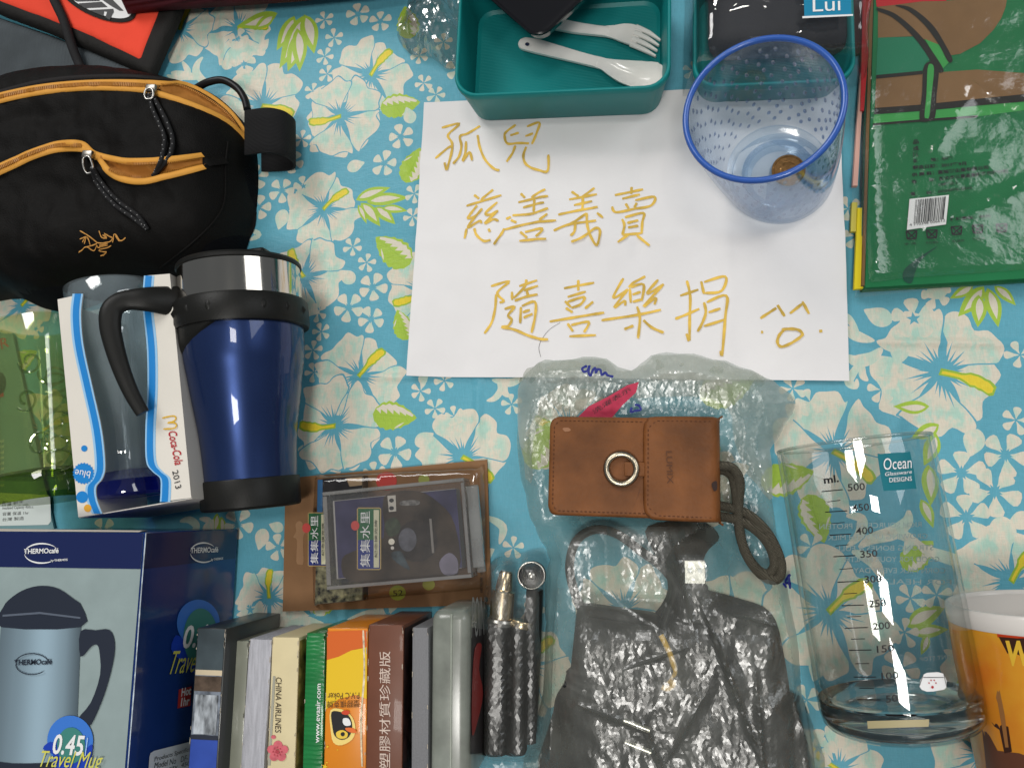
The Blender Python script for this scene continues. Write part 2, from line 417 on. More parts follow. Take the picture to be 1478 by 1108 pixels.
def hibiscus(px, py, R, pist, order=0, sk=1.0):
    """R in px, pist = photo angle of the pistil in degrees (0 right, 90 up)"""
    R *= SC; a0 = math.radians(pist); f = loc2(px, py, a0); c = A(px, py)
    lens = [.80, 1.0, 1.03, 1.02, .98]
    for i in range(5):
        a = 2 * math.pi * i / 5 + rc.uniform(-.07, .07); Rp = R * lens[i] * rc.uniform(.95, 1.05)
        pp = petal(f, a, Rp, R * .55, rc.random(), ruff=.065); cc = np.mean(np.array(pp), 0)
        add([tuple(cc + (np.array(q) - cc) * 1.075) for q in pp], BLUE); add(pp, CREAM, (c.x, c.y, Rp, 1.0))
    cr = [f(R * .13 * (1 + .25 * math.sin(j * 2.3)) * math.cos(j * .628), R * .13 * (1 + .25 * math.sin(j * 2.3)) * math.sin(j * .628)) for j in range(10)]
    for i in range(5):
        for d, L in ((-.36, .36), (-.14, .50), (.08, .44), (.28, .53), (.46, .30)):
            a = 2 * math.pi * i / 5 + d + rc.uniform(-.06, .06); L = R * L * rc.uniform(.85, 1.2); w_ = R * .026
            bw = R * .040 * rc.uniform(.8, 1.2); ca_, sa_ = math.cos(a), math.sin(a); cb_, sb_ = math.cos(a + .05), math.sin(a + .05)
            add([f(R * .07 * ca_ - bw * sa_, R * .07 * sa_ + bw * ca_), f(L * .55 * ca_ - bw * .55 * sa_, L * .55 * sa_ + bw * .55 * ca_), f(L * cb_, L * sb_), f(L * .55 * ca_ + bw * .35 * sa_, L * .55 * sa_ - bw * .35 * ca_), f(R * .07 * ca_ + bw * sa_, R * .07 * sa_ - bw * ca_)], BLUE)
    add(cr, BLUE)
    # pistil: lime outline, yellow body
    for g, col in ((R * .035, OLIVE), (0, YEL)):
        P = []; L = R * .80
        for sgn in (1, -1):
            for i in range(15):
                t = i / 14 if sgn == 1 else 1 - i / 14
                w_ = (R * .026 + R * .055 * max(0, min(1, (t - .38) / .16)) * (1 + .16 * math.sin(t * 38 + sgn))) * (1 if t < .93 else math.sqrt(max(0.05, 1 - ((t - .93) / .08) ** 2)))
                P.append(f(-g + (L + 2 * g) * t, sgn * (w_ + g) + R * .05 * math.sin(t * 3.1)))
        add(P, col)
def five(px, py, R, ang, w, core):
    R *= SC; f = loc2(px, py, math.radians(ang)); c = A(px, py)
    for i in range(5):
        a = 2 * math.pi * i / 5 + rc.uniform(-.08, .08); ca, sa = math.cos(a), math.sin(a); Rr = R * rc.uniform(.92, 1.06); P = []
        for t, ww in ((.10, .06), (.35, .30), (.6, .72), (.8, .95), (.94, .78), (1.0, .3), (1.0, -.3), (.94, -.78), (.8, -.95), (.6, -.72), (.35, -.3), (.10, -.06)):
            x, y = t * Rr, ww * w * R
            P.append(f(x * ca - y * sa, x * sa + y * ca))
        add(P, CREAM, (c.x, c.y, Rr, .62))
    if core:
        P = []
        for j in range(10):
            r = R * (.34 if j % 2 == 0 else .14); a = math.pi * j / 5
            P.append(f(r * math.cos(a), r * math.sin(a)))
        add(P, BLUE)
def teardrop(px, py, L, ang, w=.34):
    L *= SC; f = loc2(px, py, math.radians(ang)); c = A(px, py); P = []
    for t, ww in ((-.5, 0), (-.42, .55), (-.25, .92), (-.05, 1), (.15, .8), (.32, .45), (.5, 0.02), (.32, -.4), (.15, -.75), (-.05, -1), (-.25, -.95), (-.42, -.6)):
        P.append((t * L, ww * w * L))
    add([f(*q) for q in sp2(P, 2)], CREAM, (c.x, c.y, L * .62, .75))
def leaf(px, py, L, ang, w=.30, flip=1):
    L *= SC; f = loc2(px, py, math.radians(ang)); c = A(px, py)
    def edge(t): return w * L * (math.sin(math.pi * min(1, t ** .72)) ** .8) * (1 + .08 * math.sin(t * 40))
    P = [f((t - .5) * L, edge(t)) for t in [i / 18 for i in range(19)]] + [f((t - .5) * L, -edge(t)) for t in [1 - i / 18 for i in range(1, 18)]]
    add(P, LIME)
    # cream half with vein notches
    Q = [((t - .5) * L, -flip * edge(t) * .80) for t in [.06 + .86 * i / 12 for i in range(13)]]
    back = []
    for i in range(11, 0, -1):
        t = .06 + .86 * i / 12
        back.append(((t - .5 + (.05 if i % 2 else -.03)) * L, -flip * edge(t) * (.12 if i % 2 else .42)))
    add([f(*q) for q in Q + back], CREAM)
    for i in range(4):
        t = .22 + .17 * i
        spindle(f, (t - .5) * L, flip * edge(t) * .05, (t - .5 + .12) * L, flip * edge(t) * .72, L * .007, OLIVE, 0, 4)
    spindle(f, -.5 * L, 0, .42 * L, 0, L * .008, OLIVE, 0, 5)
    if flip: spindle(f, (.02) * L, flip * edge(.5) * .86, (.24) * L, flip * edge(.72) * .55, L * .02, CREAM, 0, 5)
def frond(px, py, px2, py2, w):
    a, b = A(px, py), A(px2, py2); f = lambda x, y: (x, y); L = (b - a).length
    spindle(f, a.x, a.y, b.x, b.y, L * w, LIME, 0.03, 9)
    d = (b - a); s = Vector((-d.y, d.x, 0)) * w * .12
    spindle(f, *((a + d * .10 + s).to_2d()), *((a + d * .80 + s).to_2d()), L * w * .48, CREAM, 0.03, 7)
def scroll(pts, w):
    P = sp2(pts, 5, False); k = len(P); Lp, Rp = [], []
    W = [A(*q) for q in P]
    for i in range(k):
        t = (W[min(i + 1, k - 1)] - W[max(i - 1, 0)]).normalized(); s = Vector((-t.y, t.x, 0)); ww = w * SC * math.sin(math.pi * (0.06 + .90 * i / (k - 1))) ** .9
        Lp.append((W[i] + s * ww).to_2d()[:]); Rp.append((W[i] - s * ww).to_2d()[:])
    c = W[k // 2]; add(Lp + Rp[::-1], CREAM, (c.x, c.y, .02, .7))
for q in ((345, 42, 0), (1120, 30, 120), (700, 330, 40), (900, 420, 200), (1000, 250, 300), (820, 620, 160), (1010, 690, 60), (900, 880, 320), (1060, 900, 200), (760, 960, 45), (120, 330, 70), (230, 620, 100), (60, 620, 20), (250, 950, 300), (620, 1000, 80), (1440, 960, 130), (1500, 330, 60), (1400, 180, 200)):
    hibiscus(q[0], q[1], 62, q[2])
for q in ((490, 167, 64, 186), (378, 152, 70, -20), (258, 40, 60, 70), (467, 301, 58, 38), (437, 398, 62, 118), (482, 614, 66, 178), (668, 660, 66, -38), (1205, 652, 74, -40),
          (1360, 537, 82, -24), (1198, 882, 78, 36), (1462, 838, 66, 50), (387, 862, 48, 92), (610, 420, 60, 200), (30, 440, 52, 40), (1420, 1090, 60, 100), (1210, 1110, 50, 140)):
    hibiscus(*q)
for q in ((535, 107, 62, 50), (519, 542, 64, 47)): hibiscus(*q)
hibiscus(490, 167, 63, 186); hibiscus(482, 614, 66, 178)
for q in ((577, 151, 66, 4, -1), (569, 600, 68, -6, -1), (566, 361, 74, 140, 1), (580, 468, 50, 110, 1), (596, 238, 62, 70, 1), (588, 32, 60, 100, 1), (1137, 690, 72, 15, 1), (1178, 748, 66, -75, 1), (1325, 800, 54, 40, 1),
          (785, 640, 80, 60, 1), (1050, 560, 80, 20, -1), (470, 870, 50, 20, 1), (1400, 1000, 60, 40, 1), (30, 520, 60, 30, 1)):
    leaf(q[0], q[1], q[2], q[3], .31, q[4])
for q in ((424, 22, 398, 72, .2), (436, 22, 402, 98, .17), (432, 45, 414, 102, .2), (428, 40, 431, 102, .17), (438, 20, 452, 76, .2), (400, 18, 342, 40, .2), (395, 20, 366, 42, .25),
          (513, 288, 563, 270, .17), (528, 291, 590, 285, .15), (520, 292, 548, 326, .2), (540, 298, 570, 323, .2), (550, 300, 588, 304, .16), (516, 295, 528, 322, .15),
          (1421, 412, 1384, 456, .2), (1413, 425, 1412, 472, .22), (1426, 415, 1442, 472, .18), (1436, 412, 1468, 440, .2), (1406, 410, 1372, 430, .2),
          (1342, 586, 1290, 586, .2), (1356, 612, 1316, 632, .24), (1352, 625, 1334, 672, .22), (1340, 670, 1344, 730, .2), (1330, 720, 1348, 762, .2), (1310, 905, 1365, 875, .22), (1320, 915, 1370, 908, .2),
          (318, 745, 318, 775, .2), (312, 740, 306, 772, .2), (1340, 915, 1330, 945, .2), (60, 420, 90, 440, .2)):
    frond(*q)
for q in ((516, 19, 21), (548, 30, 19), (344, 58, 19), (353, 93, 20), (578, 197, 21), (554, 235, 21), (421, 234, 20), (369, 256, 21), (406, 274, 21), (437, 268, 17), (372, 299, 22), (537, 414, 23), (502, 443, 23), (535, 460, 21),
          (569, 652, 26), (540, 684, 18), (1320, 459, 29), (1452, 656, 29), (1388, 682, 30), (1437, 709, 31), (1396, 746, 31), (342, 756, 24), (146, 765, 20), (50, 474, 16), (1182, 1080, 22), (1352, 425, 20), (1300, 965, 24), (660, 100, 20), (400, 790, 20), (450, 890, 22), (360, 880, 22), (560, 890, 22), (660, 890, 20)):
    five(q[0], q[1], q[2], rc.uniform(0, 72), .36, True)
for q in ((468, 28), (481, 53), (467, 79), (471, 105), (450, 130), (435, 200), (611, 119), (629, 136), (508, 355), (528, 378), (598, 280), (595, 312), (458, 450), (463, 478), (451, 505), (453, 537), (606, 564), (627, 589), (655, 600), (641, 549), (738, 583),
          (1145, 560), (1170, 580), (1273, 562), (1473, 512), (1467, 606), (1314, 863), (1352, 858), (1171, 788), (1306, 912), (605, 80), (640, 60), (1000, 100), (1010, 140), (1225, 300), (1236, 340), (720, 880), (740, 790), (770, 880), (1165, 1010)):
    five(q[0], q[1], 15.5 if q[0] < 1100 else 19, rc.uniform(0, 72), .30, False)
for q in ((380, 64, 26, 50), (513, 238, 30, 15), (327, 94, 26, 150), (405, 316, 34, 255), (426, 301, 24, 190), (500, 398, 32, 140), (478, 417, 26, 30), (612, 633, 32, 30), (1268, 455, 40, 150), (1299, 509, 36, 255), (1132, 613, 34, 40),
          (1351, 420, 34, 200), (1405, 639, 38, 250), (1449, 772, 48, 265), (1473, 752, 34, 200), (376, 778, 32, 255), (397, 760, 24, 160), (590, 165, 30, 110), (300, 760, 26, 60), (1180, 965, 34, 250), (700, 800, 30, 30), (612, 545, 20, 40)):
    teardrop(*q)
for pts, wd in (([(292, 82), (284, 92), (283, 105), (296, 118), (312, 118)], 7), ([(262, 88), (270, 104), (255, 112), (240, 108)], 7), ([(290, 112), (262, 108), (246, 104)], 8), ([(718, 548), (722, 562), (714, 574), (702, 578)], 5), ([(730, 548), (728, 565), (736, 572)], 5), ([(755, 545), (735, 552), (710, 548)], 6),
                ([(1220, 470), (1236, 484), (1262, 492)], 8), ([(1222, 452), (1228, 462), (1240, 480)], 5), ([(1274, 502), (1258, 516), (1236, 520), (1222, 512)], 9), ([(1250, 515), (1236, 532), (1226, 550), (1236, 556), (1238, 546)], 6), ([(1246, 520), (1246, 540), (1254, 549)], 5),
                ([(1312, 736), (1310, 752), (1290, 768), (1258, 778), (1240, 790)], 9), ([(1222, 744), (1244, 748), (1242, 770), (1222, 790)], 7), ([(1318, 775), (1335, 792), (1360, 802), (1392, 810), (1405, 800), (1396, 794)], 8), ([(1280, 770), (1312, 776), (1305, 800)], 7), ([(1230, 795), (1260, 810), (1274, 836)], 8),
                ([(1245, 985), (1228, 990), (1222, 1008), (1232, 1018)], 6), ([(258, 752), (272, 750), (282, 760), (270, 772)], 6), ([(286, 748), (300, 752), (290, 766)], 5), ([(360, 330), (372, 338), (358, 346)], 5), ([(350, 325), (352, 342), (345, 350)], 5), ([(700, 745), (725, 760), (720, 785)], 6), ([(405, 905), (440, 895), (470, 905)], 6), ([(500, 895), (540, 885), (560, 900)], 6)):
    scroll(pts, wd)
CL = [a2(-60, -70), a2(1540, -70), a2(1540, 1175), a2(-60, 1175)]
xs = [c[0] for c in CL]; ys = [c[1] for c in CL]
CL = [(min(xs), min(ys)), (max(xs), min(ys)), (max(xs), max(ys)), (min(xs), max(ys))]
def build_cloth():
    pts, edges = [], []
    B = np.array(CL); n0 = 4
    pts += [tuple(b) for b in B]; edges += [(i, (i + 1) % 4) for i in range(4)]
    for poly, col, mint in SH:
        if not any(CL[0][0] < p[0] < CL[2][0] and CL[0][1] < p[1] < CL[2][1] for p in poly): continue
        if any(not (CL[0][0] < p[0] < CL[2][0] and CL[0][1] < p[1] < CL[2][1]) for p in poly): continue
        b = len(pts); k = len(poly); pts += [tuple(p) for p in poly]; edges += [(b + i, b + (i + 1) % k) for i in range(k)]
        if mint and mint[2] > .012:
            cx_, cy_ = mint[:2]; mxp = np.mean(np.array(poly), 0) - np.array((cx_, cy_))
            for t in (.7, .95, 1.2):
                for s in (-.35, 0, .35):
                    q = (cx_ + t * (mxp[0] - s * mxp[1]), cy_ + t * (mxp[1] + s * mxp[0]))
                    pts.append(q)
    g = .007
    gx, gy = np.meshgrid(np.arange(CL[0][0] + g, CL[2][0] - g / 2, g), np.arange(CL[0][1] + g, CL[2][1] - g / 2, g))
    pts += list(zip((gx + np.random.default_rng(2).uniform(-.001, .001, gx.shape)).ravel(), gy.ravel()))
    # fine rows over the raised creases
    for a, b, wd, h in CREASE:
        a, b = np.array(a), np.array(b); L = np.linalg.norm(b - a); t = (b - a) / L; s = np.array((-t[1], t[0]))
        for i in np.arange(0, L, .004):
            for o in (-1.8, -1.1, -.5, 0, .5, 1.1, 1.8): pts.append(tuple(a + t * i + s * o * wd))
    r = delaunay_2d_cdt([Vector(p) for p in pts], edges, [], 0, 1e-6)
    v = np.array([tuple(q) for q in r[0]]); fs = np.array([list(f) for f in r[2]])
    tri = v[fs]; cen = tri.mean(1)
    ar = (tri[:, 1, 0] - tri[:, 0, 0]) * (tri[:, 2, 1] - tri[:, 0, 1]) - (tri[:, 1, 1] - tri[:, 0, 1]) * (tri[:, 2, 0] - tri[:, 0, 0])
    fs[ar < 0] = fs[ar < 0][:, ::-1]; tri = v[fs]
    col = np.zeros((len(fs), 3, 4)); col[:, :, :3] = BLUE
    for poly, c, mint in SH:
        P = np.array(poly); mn, mxx = P.min(0), P.max(0)
        m = np.where((cen[:, 0] > mn[0]) & (cen[:, 0] < mxx[0]) & (cen[:, 1] > mn[1]) & (cen[:, 1] < mxx[1]))[0]
        if not len(m): continue
        m = m[inside(P, cen[m])]
        col[m, :, :3] = c; col[m, :, 3] = 0
        if mint:
            d = np.hypot(tri[m][:, :, 0] - mint[0], tri[m][:, :, 1] - mint[1]) / mint[2]
            if mint[3] == 1.0: k = np.clip((d - .42) / .25, 0, 1) * np.clip((.99 - d) / .08, 0, 1)
            else: k = np.clip((.97 - d) / .12, 0, 1) * mint[3]
            col[m, :, 3] = k
    z = clothz(v)
    o = mk('tablecloth', [Vector((p[0], p[1], q)) for p, q in zip(v, z)], fs.tolist(), None or bpy.data.materials.new('cloth_print'), None, True)
    ca = o.data.color_attributes.new('print', 'FLOAT_COLOR', 'CORNER')
    lv = np.zeros(len(o.data.loops), np.int32)
    ca.data.foreach_set('color', col.reshape(-1))
    return o
cloth = build_cloth()
m = cloth.data.materials[0]; m.use_nodes = True; nt = m.node_tree; b = nt.nodes['Principled BSDF']
tc = nt.nodes.new('ShaderNodeTexCoord')
at_ = nt.nodes.new('ShaderNodeVertexColor'); at_.layer_name = 'print'
def _noise(scale, det, st, rough=.6):
    mp = nt.nodes.new('ShaderNodeMapping'); mp.inputs['Scale'].default_value = st; n = nt.nodes.new('ShaderNodeTexNoise'); n.inputs['Scale'].default_value = scale; n.inputs['Detail'].default_value = det; n.inputs['Roughness'].default_value = rough
    nt.links.new(tc.outputs['Object'], mp.inputs[0]); nt.links.new(mp.outputs[0], n.inputs[0]); return n
def _range(src, a, b_, c, d):
    r = nt.nodes.new('ShaderNodeMapRange'); r.inputs[1].default_value = a; r.inputs[2].default_value = b_; r.inputs[3].default_value = c; r.inputs[4].default_value = d
    nt.links.new(src, r.inputs[0]); return r
def _math(op, a, b_):
    q = nt.nodes.new('ShaderNodeMath'); q.operation = op; q.use_clamp = False
    for i, s in enumerate((a, b_)):
        if isinstance(s, (int, float)): q.inputs[i].default_value = s
        else: nt.links.new(s, q.inputs[i])
    return q
nb = _noise(95, 3, (1.3, .8, 1), .6); nb2 = _noise(900, 2, (1, .25, 1))
mk1 = _range(_math('ADD', nb.outputs[0], _math('MULTIPLY', _math('SUBTRACT', nb2.outputs[0], .5).outputs[0], .22).outputs[0]).outputs[0], .40, .60, 0, 1)
fac = _math('MULTIPLY', mk1.outputs[0], at_.outputs['Alpha'])
mix1 = nt.nodes.new('ShaderNodeMix'); mix1.data_type = 'RGBA'; mix1.inputs[7].default_value = (.42, .63, .53, 1)
nt.links.new(fac.outputs[0], mix1.inputs[0]); nt.links.new(at_.outputs['Color'], mix1.inputs[6])
nw = _noise(1500, 3, (1, .12, 1)); nl = _noise(8, 3, (1, 1, 1)); nw2 = _noise(1500, 3, (.12, 1, 1))
vv = _math('MULTIPLY', _range(nw.outputs[0], .3, .7, .94, 1.05).outputs[0], _range(nl.outputs[0], .3, .7, .93, 1.05).outputs[0])
vv = _math('MULTIPLY', vv.outputs[0], _range(nw2.outputs[0], .3, .7, .96, 1.03).outputs[0])
mul = nt.nodes.new('ShaderNodeMix'); mul.data_type = 'RGBA'; mul.blend_type = 'MULTIPLY'; mul.inputs[0].default_value = 1
nt.links.new(mix1.outputs[2], mul.inputs[6]); nt.links.new(vv.outputs[0], mul.inputs[7]); nt.links.new(mul.outputs[2], b.inputs['Base Color'])
b.inputs['Roughness'].default_value = .46; b.inputs['Specular IOR Level'].default_value = .22
b.inputs['Coat Weight'].default_value = .07; b.inputs['Coat Roughness'].default_value = .12
bn = nt.nodes.new('ShaderNodeBump'); bn.inputs['Strength'].default_value = .22; bn.inputs['Distance'].default_value = .0006
nt.links.new(_math('ADD', nw.outputs[0], nw2.outputs[0]).outputs[0], bn.inputs['Height'])
bn2 = nt.nodes.new('ShaderNodeBump'); bn2.inputs['Strength'].default_value = .5; bn2.inputs['Distance'].default_value = .0012
nt.links.new(_noise(120, 4, (.5, 1.2, 1)).outputs[0], bn2.inputs['Height']); nt.links.new(bn.outputs[0], bn2.inputs['Normal'])
nt.links.new(bn2.outputs[0], b.inputs['Normal']); nt.links.new(bn2.outputs[0], b.inputs['Coat Normal'])
tag(cloth, 'turquoise vinyl tablecloth printed with cream hibiscus flowers and lime leaves', 'tablecloth')

# ------------------------------------------------------------------ paper sign
ps = [A(615, 152), A(1214, 124), A(1221, 546), A(587, 540)]
pc = sum(ps, Vector()) / 4
pu = ((ps[1] - ps[0]) + (ps[2] - ps[3])).normalized(); pv = Z.cross(pu)
PW, PH = .297, .21
def paperz(p):
    q = p - np.array((pc.x, pc.y)); a = q @ np.array((pu.x, pu.y)); c = q @ np.array((pv.x, pv.y))
    z = .0018 + nz(p, 14, 21.0, 3) * .0019
    for x0, s in ((-.058, 1), (.012, -1), (.072, 1)): z += s * .0019 * np.exp(-np.abs(a - x0) / .007)
    for y0, s in ((-.005, 1), (.055, .8)): z += s * .0018 * np.exp(-np.abs(c - y0) / .007)
    z += nz(p, 60, 5.0, 2) * .00012
    z += .004 * np.clip((-.115 - a) / .034, 0, 1) ** 2 * np.clip((-.04 - c) / .06, 0, 1)
    z += .0012 * np.clip((.12 - np.abs(a - .03)) / .12, 0, 1) * np.clip((c - .02) / .08, 0, 1) * 0
    return np.maximum(z, .0006)
pq = [(pc + pu * a * PW / 2 + pv * c * PH / 2).to_2d()[:] for a, c in ((-1, -1), (1, -1), (1, 1), (-1, 1))]
sign = thing('paper_sign', 'white paper sheet with yellow handwritten Chinese characters and a smiley face', 'paper sign', (pc.x, pc.y, 0))
vs, fs = patch(pq, .0035, lambda p, d: paperz(p), 4)
mk('sheet', vs, fs, mat('copy_paper', (.80, .785, .785), .85, spec=.15, bump=(500, .10), var=(25, .03)), sign, True)
INK = mat('yellow_marker', (.76, .50, .085), .6, var=(90, .34))
def onp(px, py):
    P = A(px, py, .0016); P.z = float(paperz(np.array([[P.x, P.y]]))[0]) + .0003; return P
C1 = lambda *L: [crop(620, 160, .23004, l) for l in L]
C2 = lambda *L: [crop(690, 380, .26387, l) for l in L]
C3 = lambda *L: [crop(1060, 420, .10833, l) for l in L]
CH = [
 C1([(75,105),(185,78),(115,150),(140,200),(140,260),(110,370),(97,330)], [(38,303),(115,235),(150,222)], [(315,92),(240,140),(190,160),(200,220),(185,290),(150,338)], [(228,190),(225,260),(210,320),(250,260),(268,315)], [(300,150),(315,230),(350,310),(400,360),(438,374)]),
 C1([(540,85),(480,130),(470,160),(490,205),(560,203),(625,207)], [(505,152),(560,135)], [(600,158),(650,143)], [(610,98),(690,80),(670,150),(643,212)], [(538,218),(520,270),(485,325)], [(607,228),(590,290),(610,345),(680,380),(742,385),(748,285)]),
 C1([(278,525),(310,550)], [(398,492),(335,545),(325,560)], [(230,595),(330,565),(450,528)], [(298,592),(260,640),(240,672),(285,660),(330,612)], [(330,612),(280,670),(238,732),(310,690),(325,705)], [(425,572),(350,640),(380,650),(430,625)], [(430,625),(345,705),(400,680),(432,692)], [(232,738),(222,805)], [(280,735),(295,780),(340,820),(385,815)], [(370,740),(380,762)], [(470,740),(450,780),(405,842)]),
 C1([(572,520),(600,550)], [(728,498),(640,550)], [(557,575),(650,560),(745,540)], [(587,610),(720,582)], [(660,560),(655,640)], [(520,655),(650,650),(745,615)], [(480,678),(510,665)], [(510,685),(545,702)], [(740,650),(690,692)], [(470,748),(600,715),(795,692)], [(570,762),(615,805)], [(600,765),(710,748),(670,800)], [(565,822),(735,812)]),
 C1([(890,505),(935,535)], [(1035,482),(950,545)], [(875,555),(1050,522)], [(905,590),(1020,565)], [(962,540),(958,625)], [(808,655),(930,625),(1055,602)], [(985,640),(920,690),(880,715)], [(780,757),(880,715),(1045,690)], [(915,700),(910,760),(885,790)], [(985,640),(990,720),(1010,790),(1050,845),(1070,760),(1040,740),(960,800),(890,828)], [(1050,640),(1088,672)]),
 C1([(1268,475),(1265,520)], [(1162,528),(1340,490)], [(1208,550),(1320,522)], [(1145,600),(1170,637),(1290,612),(1390,595),(1410,540),(1290,560)], [(1230,580),(1250,612)], [(1300,575),(1285,605)], [(1208,680),(1222,720),(1210,785)], [(1225,668),(1340,640),(1335,700),(1330,775)], [(1240,705),(1310,685)], [(1245,735),(1310,720)], [(1210,785),(1330,770)], [(1255,780),(1180,830)], [(1300,785),(1380,850)]),
 C2([(70,125),(170,98),(105,160),(140,205),(118,215)], [(98,170),(95,240),(75,325),(35,385)], [(225,125),(325,98)], [(265,90),(255,130),(195,190)], [(185,155),(187,200)], [(250,150),(330,128)], [(200,205),(260,185),(328,175)], [(265,145),(275,180)], [(145,250),(200,238),(165,285),(185,310),(165,345),(130,350),(200,365),(280,400),(340,418),(385,420)], [(235,240),(232,330)], [(240,235),(312,215),(315,290),(295,385)], [(245,270),(285,258)], [(250,300),(300,280)]),
 C2([(548,90),(548,150)], [(470,137),(635,105)], [(490,185),(590,155)], [(475,208),(508,240)], [(490,212),(580,185),(562,225),(510,245)], [(480,245),(518,270)], [(630,210),(585,248)], [(392,320),(540,295),(690,270)], [(490,330),(520,375)], [(510,340),(605,322),(580,380)], [(500,402),(645,395)]),
 C2([(795,80),(740,180),(770,175),(820,140)], [(820,140),(745,240),(800,205),(805,230)], [(915,70),(850,105),(825,130)], [(830,135),(835,215)], [(835,130),(905,115),(895,205)], [(845,170),(890,155)], [(845,210),(900,195)], [(985,90),(925,160),(960,150),(1015,115)], [(1015,115),(905,235),(970,190),(965,225)], [(675,312),(850,285),(1000,255)], [(870,235),(885,300),(875,410)], [(850,340),(800,360)], [(905,310),(950,350),(1015,380)]),
 C2([(1142,95),(1160,180),(1157,300),(1155,420),(1140,385)], [(1105,178),(1205,145)], [(1078,305),(1130,285),(1210,250)], [(1220,100),(1235,170)], [(1235,105),(1350,78),(1330,155),(1240,165)], [(1235,215),(1245,270),(1225,330),(1200,375)], [(1250,215),(1355,182),(1350,300),(1335,495),(1325,480)], [(1260,270),(1325,250)], [(1235,345),(1350,310)]),
]
for ch in CH: strokes('handwritten_character', ch, .00185, onp, INK, sign)
strokes('drawn_smiley', C3([(345,365),(555,230)], [(570,190),(665,340)], [(735,305),(900,175)], [(900,145),(990,310)], [(355,548),(382,548)], [(1125,538),(1165,538)], [(650,530),(590,600),(570,690),(620,745),(740,705),(870,620),(900,570),(840,520),(720,510),(625,522)]), .0019, onp, INK, sign)
# one stray dark hair lying on the sheet
tag(tube('stray_hair', [onp(*p) for p in crop(690, 380, .26387, [(450, 325), (390, 365), (350, 420), (335, 465), (345, 515)])], .00012, mat('hair', (.03, .02, .02), .5), None, 5, 6), 'thin curved dark hair lying on the white paper sheet', 'hair')

# ================================================================== bento box with spoon and fork
TEAL = mat('teal_plastic', (.008, .215, .215), .40, spec=.22, bump=(900, .05))
TEALR = mat('teal_plastic_ribbed', (.008, .215, .215), .45, spec=.15, wave=(260, .25, 'Y', 0.2))
def rrect(w_, d, r, n=7):
    out = []
    for cx_, cy_, a0 in ((w_ / 2 - r, d / 2 - r, 0), (-w_ / 2 + r, d / 2 - r, 90), (-w_ / 2 + r, -d / 2 + r, 180), (w_ / 2 - r, -d / 2 + r, 270)):
        for i in range(n): 
            a = math.radians(a0 + 90 * i / (n - 1)); out.append((cx_ + r * math.cos(a), cy_ + r * math.sin(a)))
    return out
def loft(name, rings, M, mat_, parent, cap0=False, cap1=False, sharp=40):
    vs, fs = [], []; k = len(rings[0][0])
    for pts, z in rings: vs += [M @ Vector((p[0], p[1], z)) for p in pts]
    for i in range(len(rings) - 1):
        for j in range(k): fs.append((i * k + j, i * k + (j + 1) % k, (i + 1) * k + (j + 1) % k, (i + 1) * k + j))
    if cap0: fs.append(tuple(range(k))[::-1])
    if cap1: fs.append(tuple((len(rings) - 1) * k + j for j in range(k)))
    return mk(name, vs, fs, mat_, parent, True, None, sharp)
HB = .044
b0, b1 = A(655, 142, HB), A(968, 128, HB)
bu = (b1 - b0).normalized(); bv = Z.cross(bu); BW = (b1 - b0).length; BD = .098
bc = (b0 + b1) / 2 + bv * BD / 2; bc.z = 0
Mb = mx(Vector((bc.x, bc.y, .0018)), bu, bv, Z)
bento = thing('bento_box', 'open teal plastic lunch box holding a white spoon and fork', 'lunch box', (bc.x, bc.y, .0018))
def bento_shape(par, M, W_, D_, hb):
    R0 = lambda i: rrect(W_ - 2 * i, D_ - 2 * i, max(.016 - i * .6, .003))
    loft('wall', [(R0(.0065), 0), (R0(.0048), .0012), (R0(.0008), hb - .006), (R0(.0), hb - .0055), (R0(0), hb - .0012), (R0(.0006), hb - .0003), (R0(.0012), hb), (R0(.0020), hb - .0003), (R0(.0026), hb - .0015), (R0(.0060), .0042), (R0(.0085), .0026)], M, TEAL, par, cap0=True, sharp=50)
    fl = rrect(W_ - .0166, D_ - .0166, .0065)
    mk('floor_panel', [M @ Vector((p[0], p[1], .0026)) for p in fl], [tuple(range(len(fl)))], TEALR, par)
bento_shape(bento, Mb, BW, BD, HB)
WPL = mat('white_melamine', (.80, .78, .74), .18, coat=.4, sss=.15)
# spoon: spine heights above the box floor, swept oval section
def spoon(name, label, cat, spine, widths, zs, bowl=None):
    pass
def sweep_flat(name, spine, widths, zs, thick, cup, mat_, parent):
    """spine px points at heights zs; widths in m; cup: depth of the hollow at each station"""
    P = [A(p[0], p[1], z) for p, z in zip(spine, zs)]; k = len(P); n = 11
    D = smoothpoly(P, 4, False); m = len(D)
    ii = np.linspace(0, k - 1, m); W_ = np.interp(ii, range(k), widths); C_ = np.interp(ii, range(k), cup)
    vs, fs = [], []
    for i, p in enumerate(D):
        t = (D[min(i + 1, m - 1)] - D[max(i - 1, 0)]).normalized(); s = Z.cross(t).normalized(); nn = t.cross(s)
        row = []
        for j in range(n):
            a = j / (n - 1) * 2 - 1; row.append(p + s * a * W_[i] / 2 + nn * (C_[i] * (a * a - 1) + 0))
        for j in range(n): vs.append(row[j] + nn * thick * .5 * math.sqrt(max(0, 1 - (j / (n - 1) * 2 - 1) ** 2) * .8 + .2))
        for j in range(n - 1, -1, -1): vs.append(row[j] - nn * thick * .5)
    q = 2 * n
    for i in range(m - 1):
        for j in range(q): fs.append((i * q + j, i * q + (j + 1) % q, (i + 1) * q + (j + 1) % q, (i + 1) * q + j))
    fs.append(tuple(range(q))[::-1]); fs.append(tuple((m - 1) * q + j for j in range(q)))
    return mk(name, vs, fs, mat_, parent, True, None, 60)
sp = thing('spoon', 'white plastic spoon with a hole in its handle, in the teal lunch box', 'spoon', A(860, 90, .006))
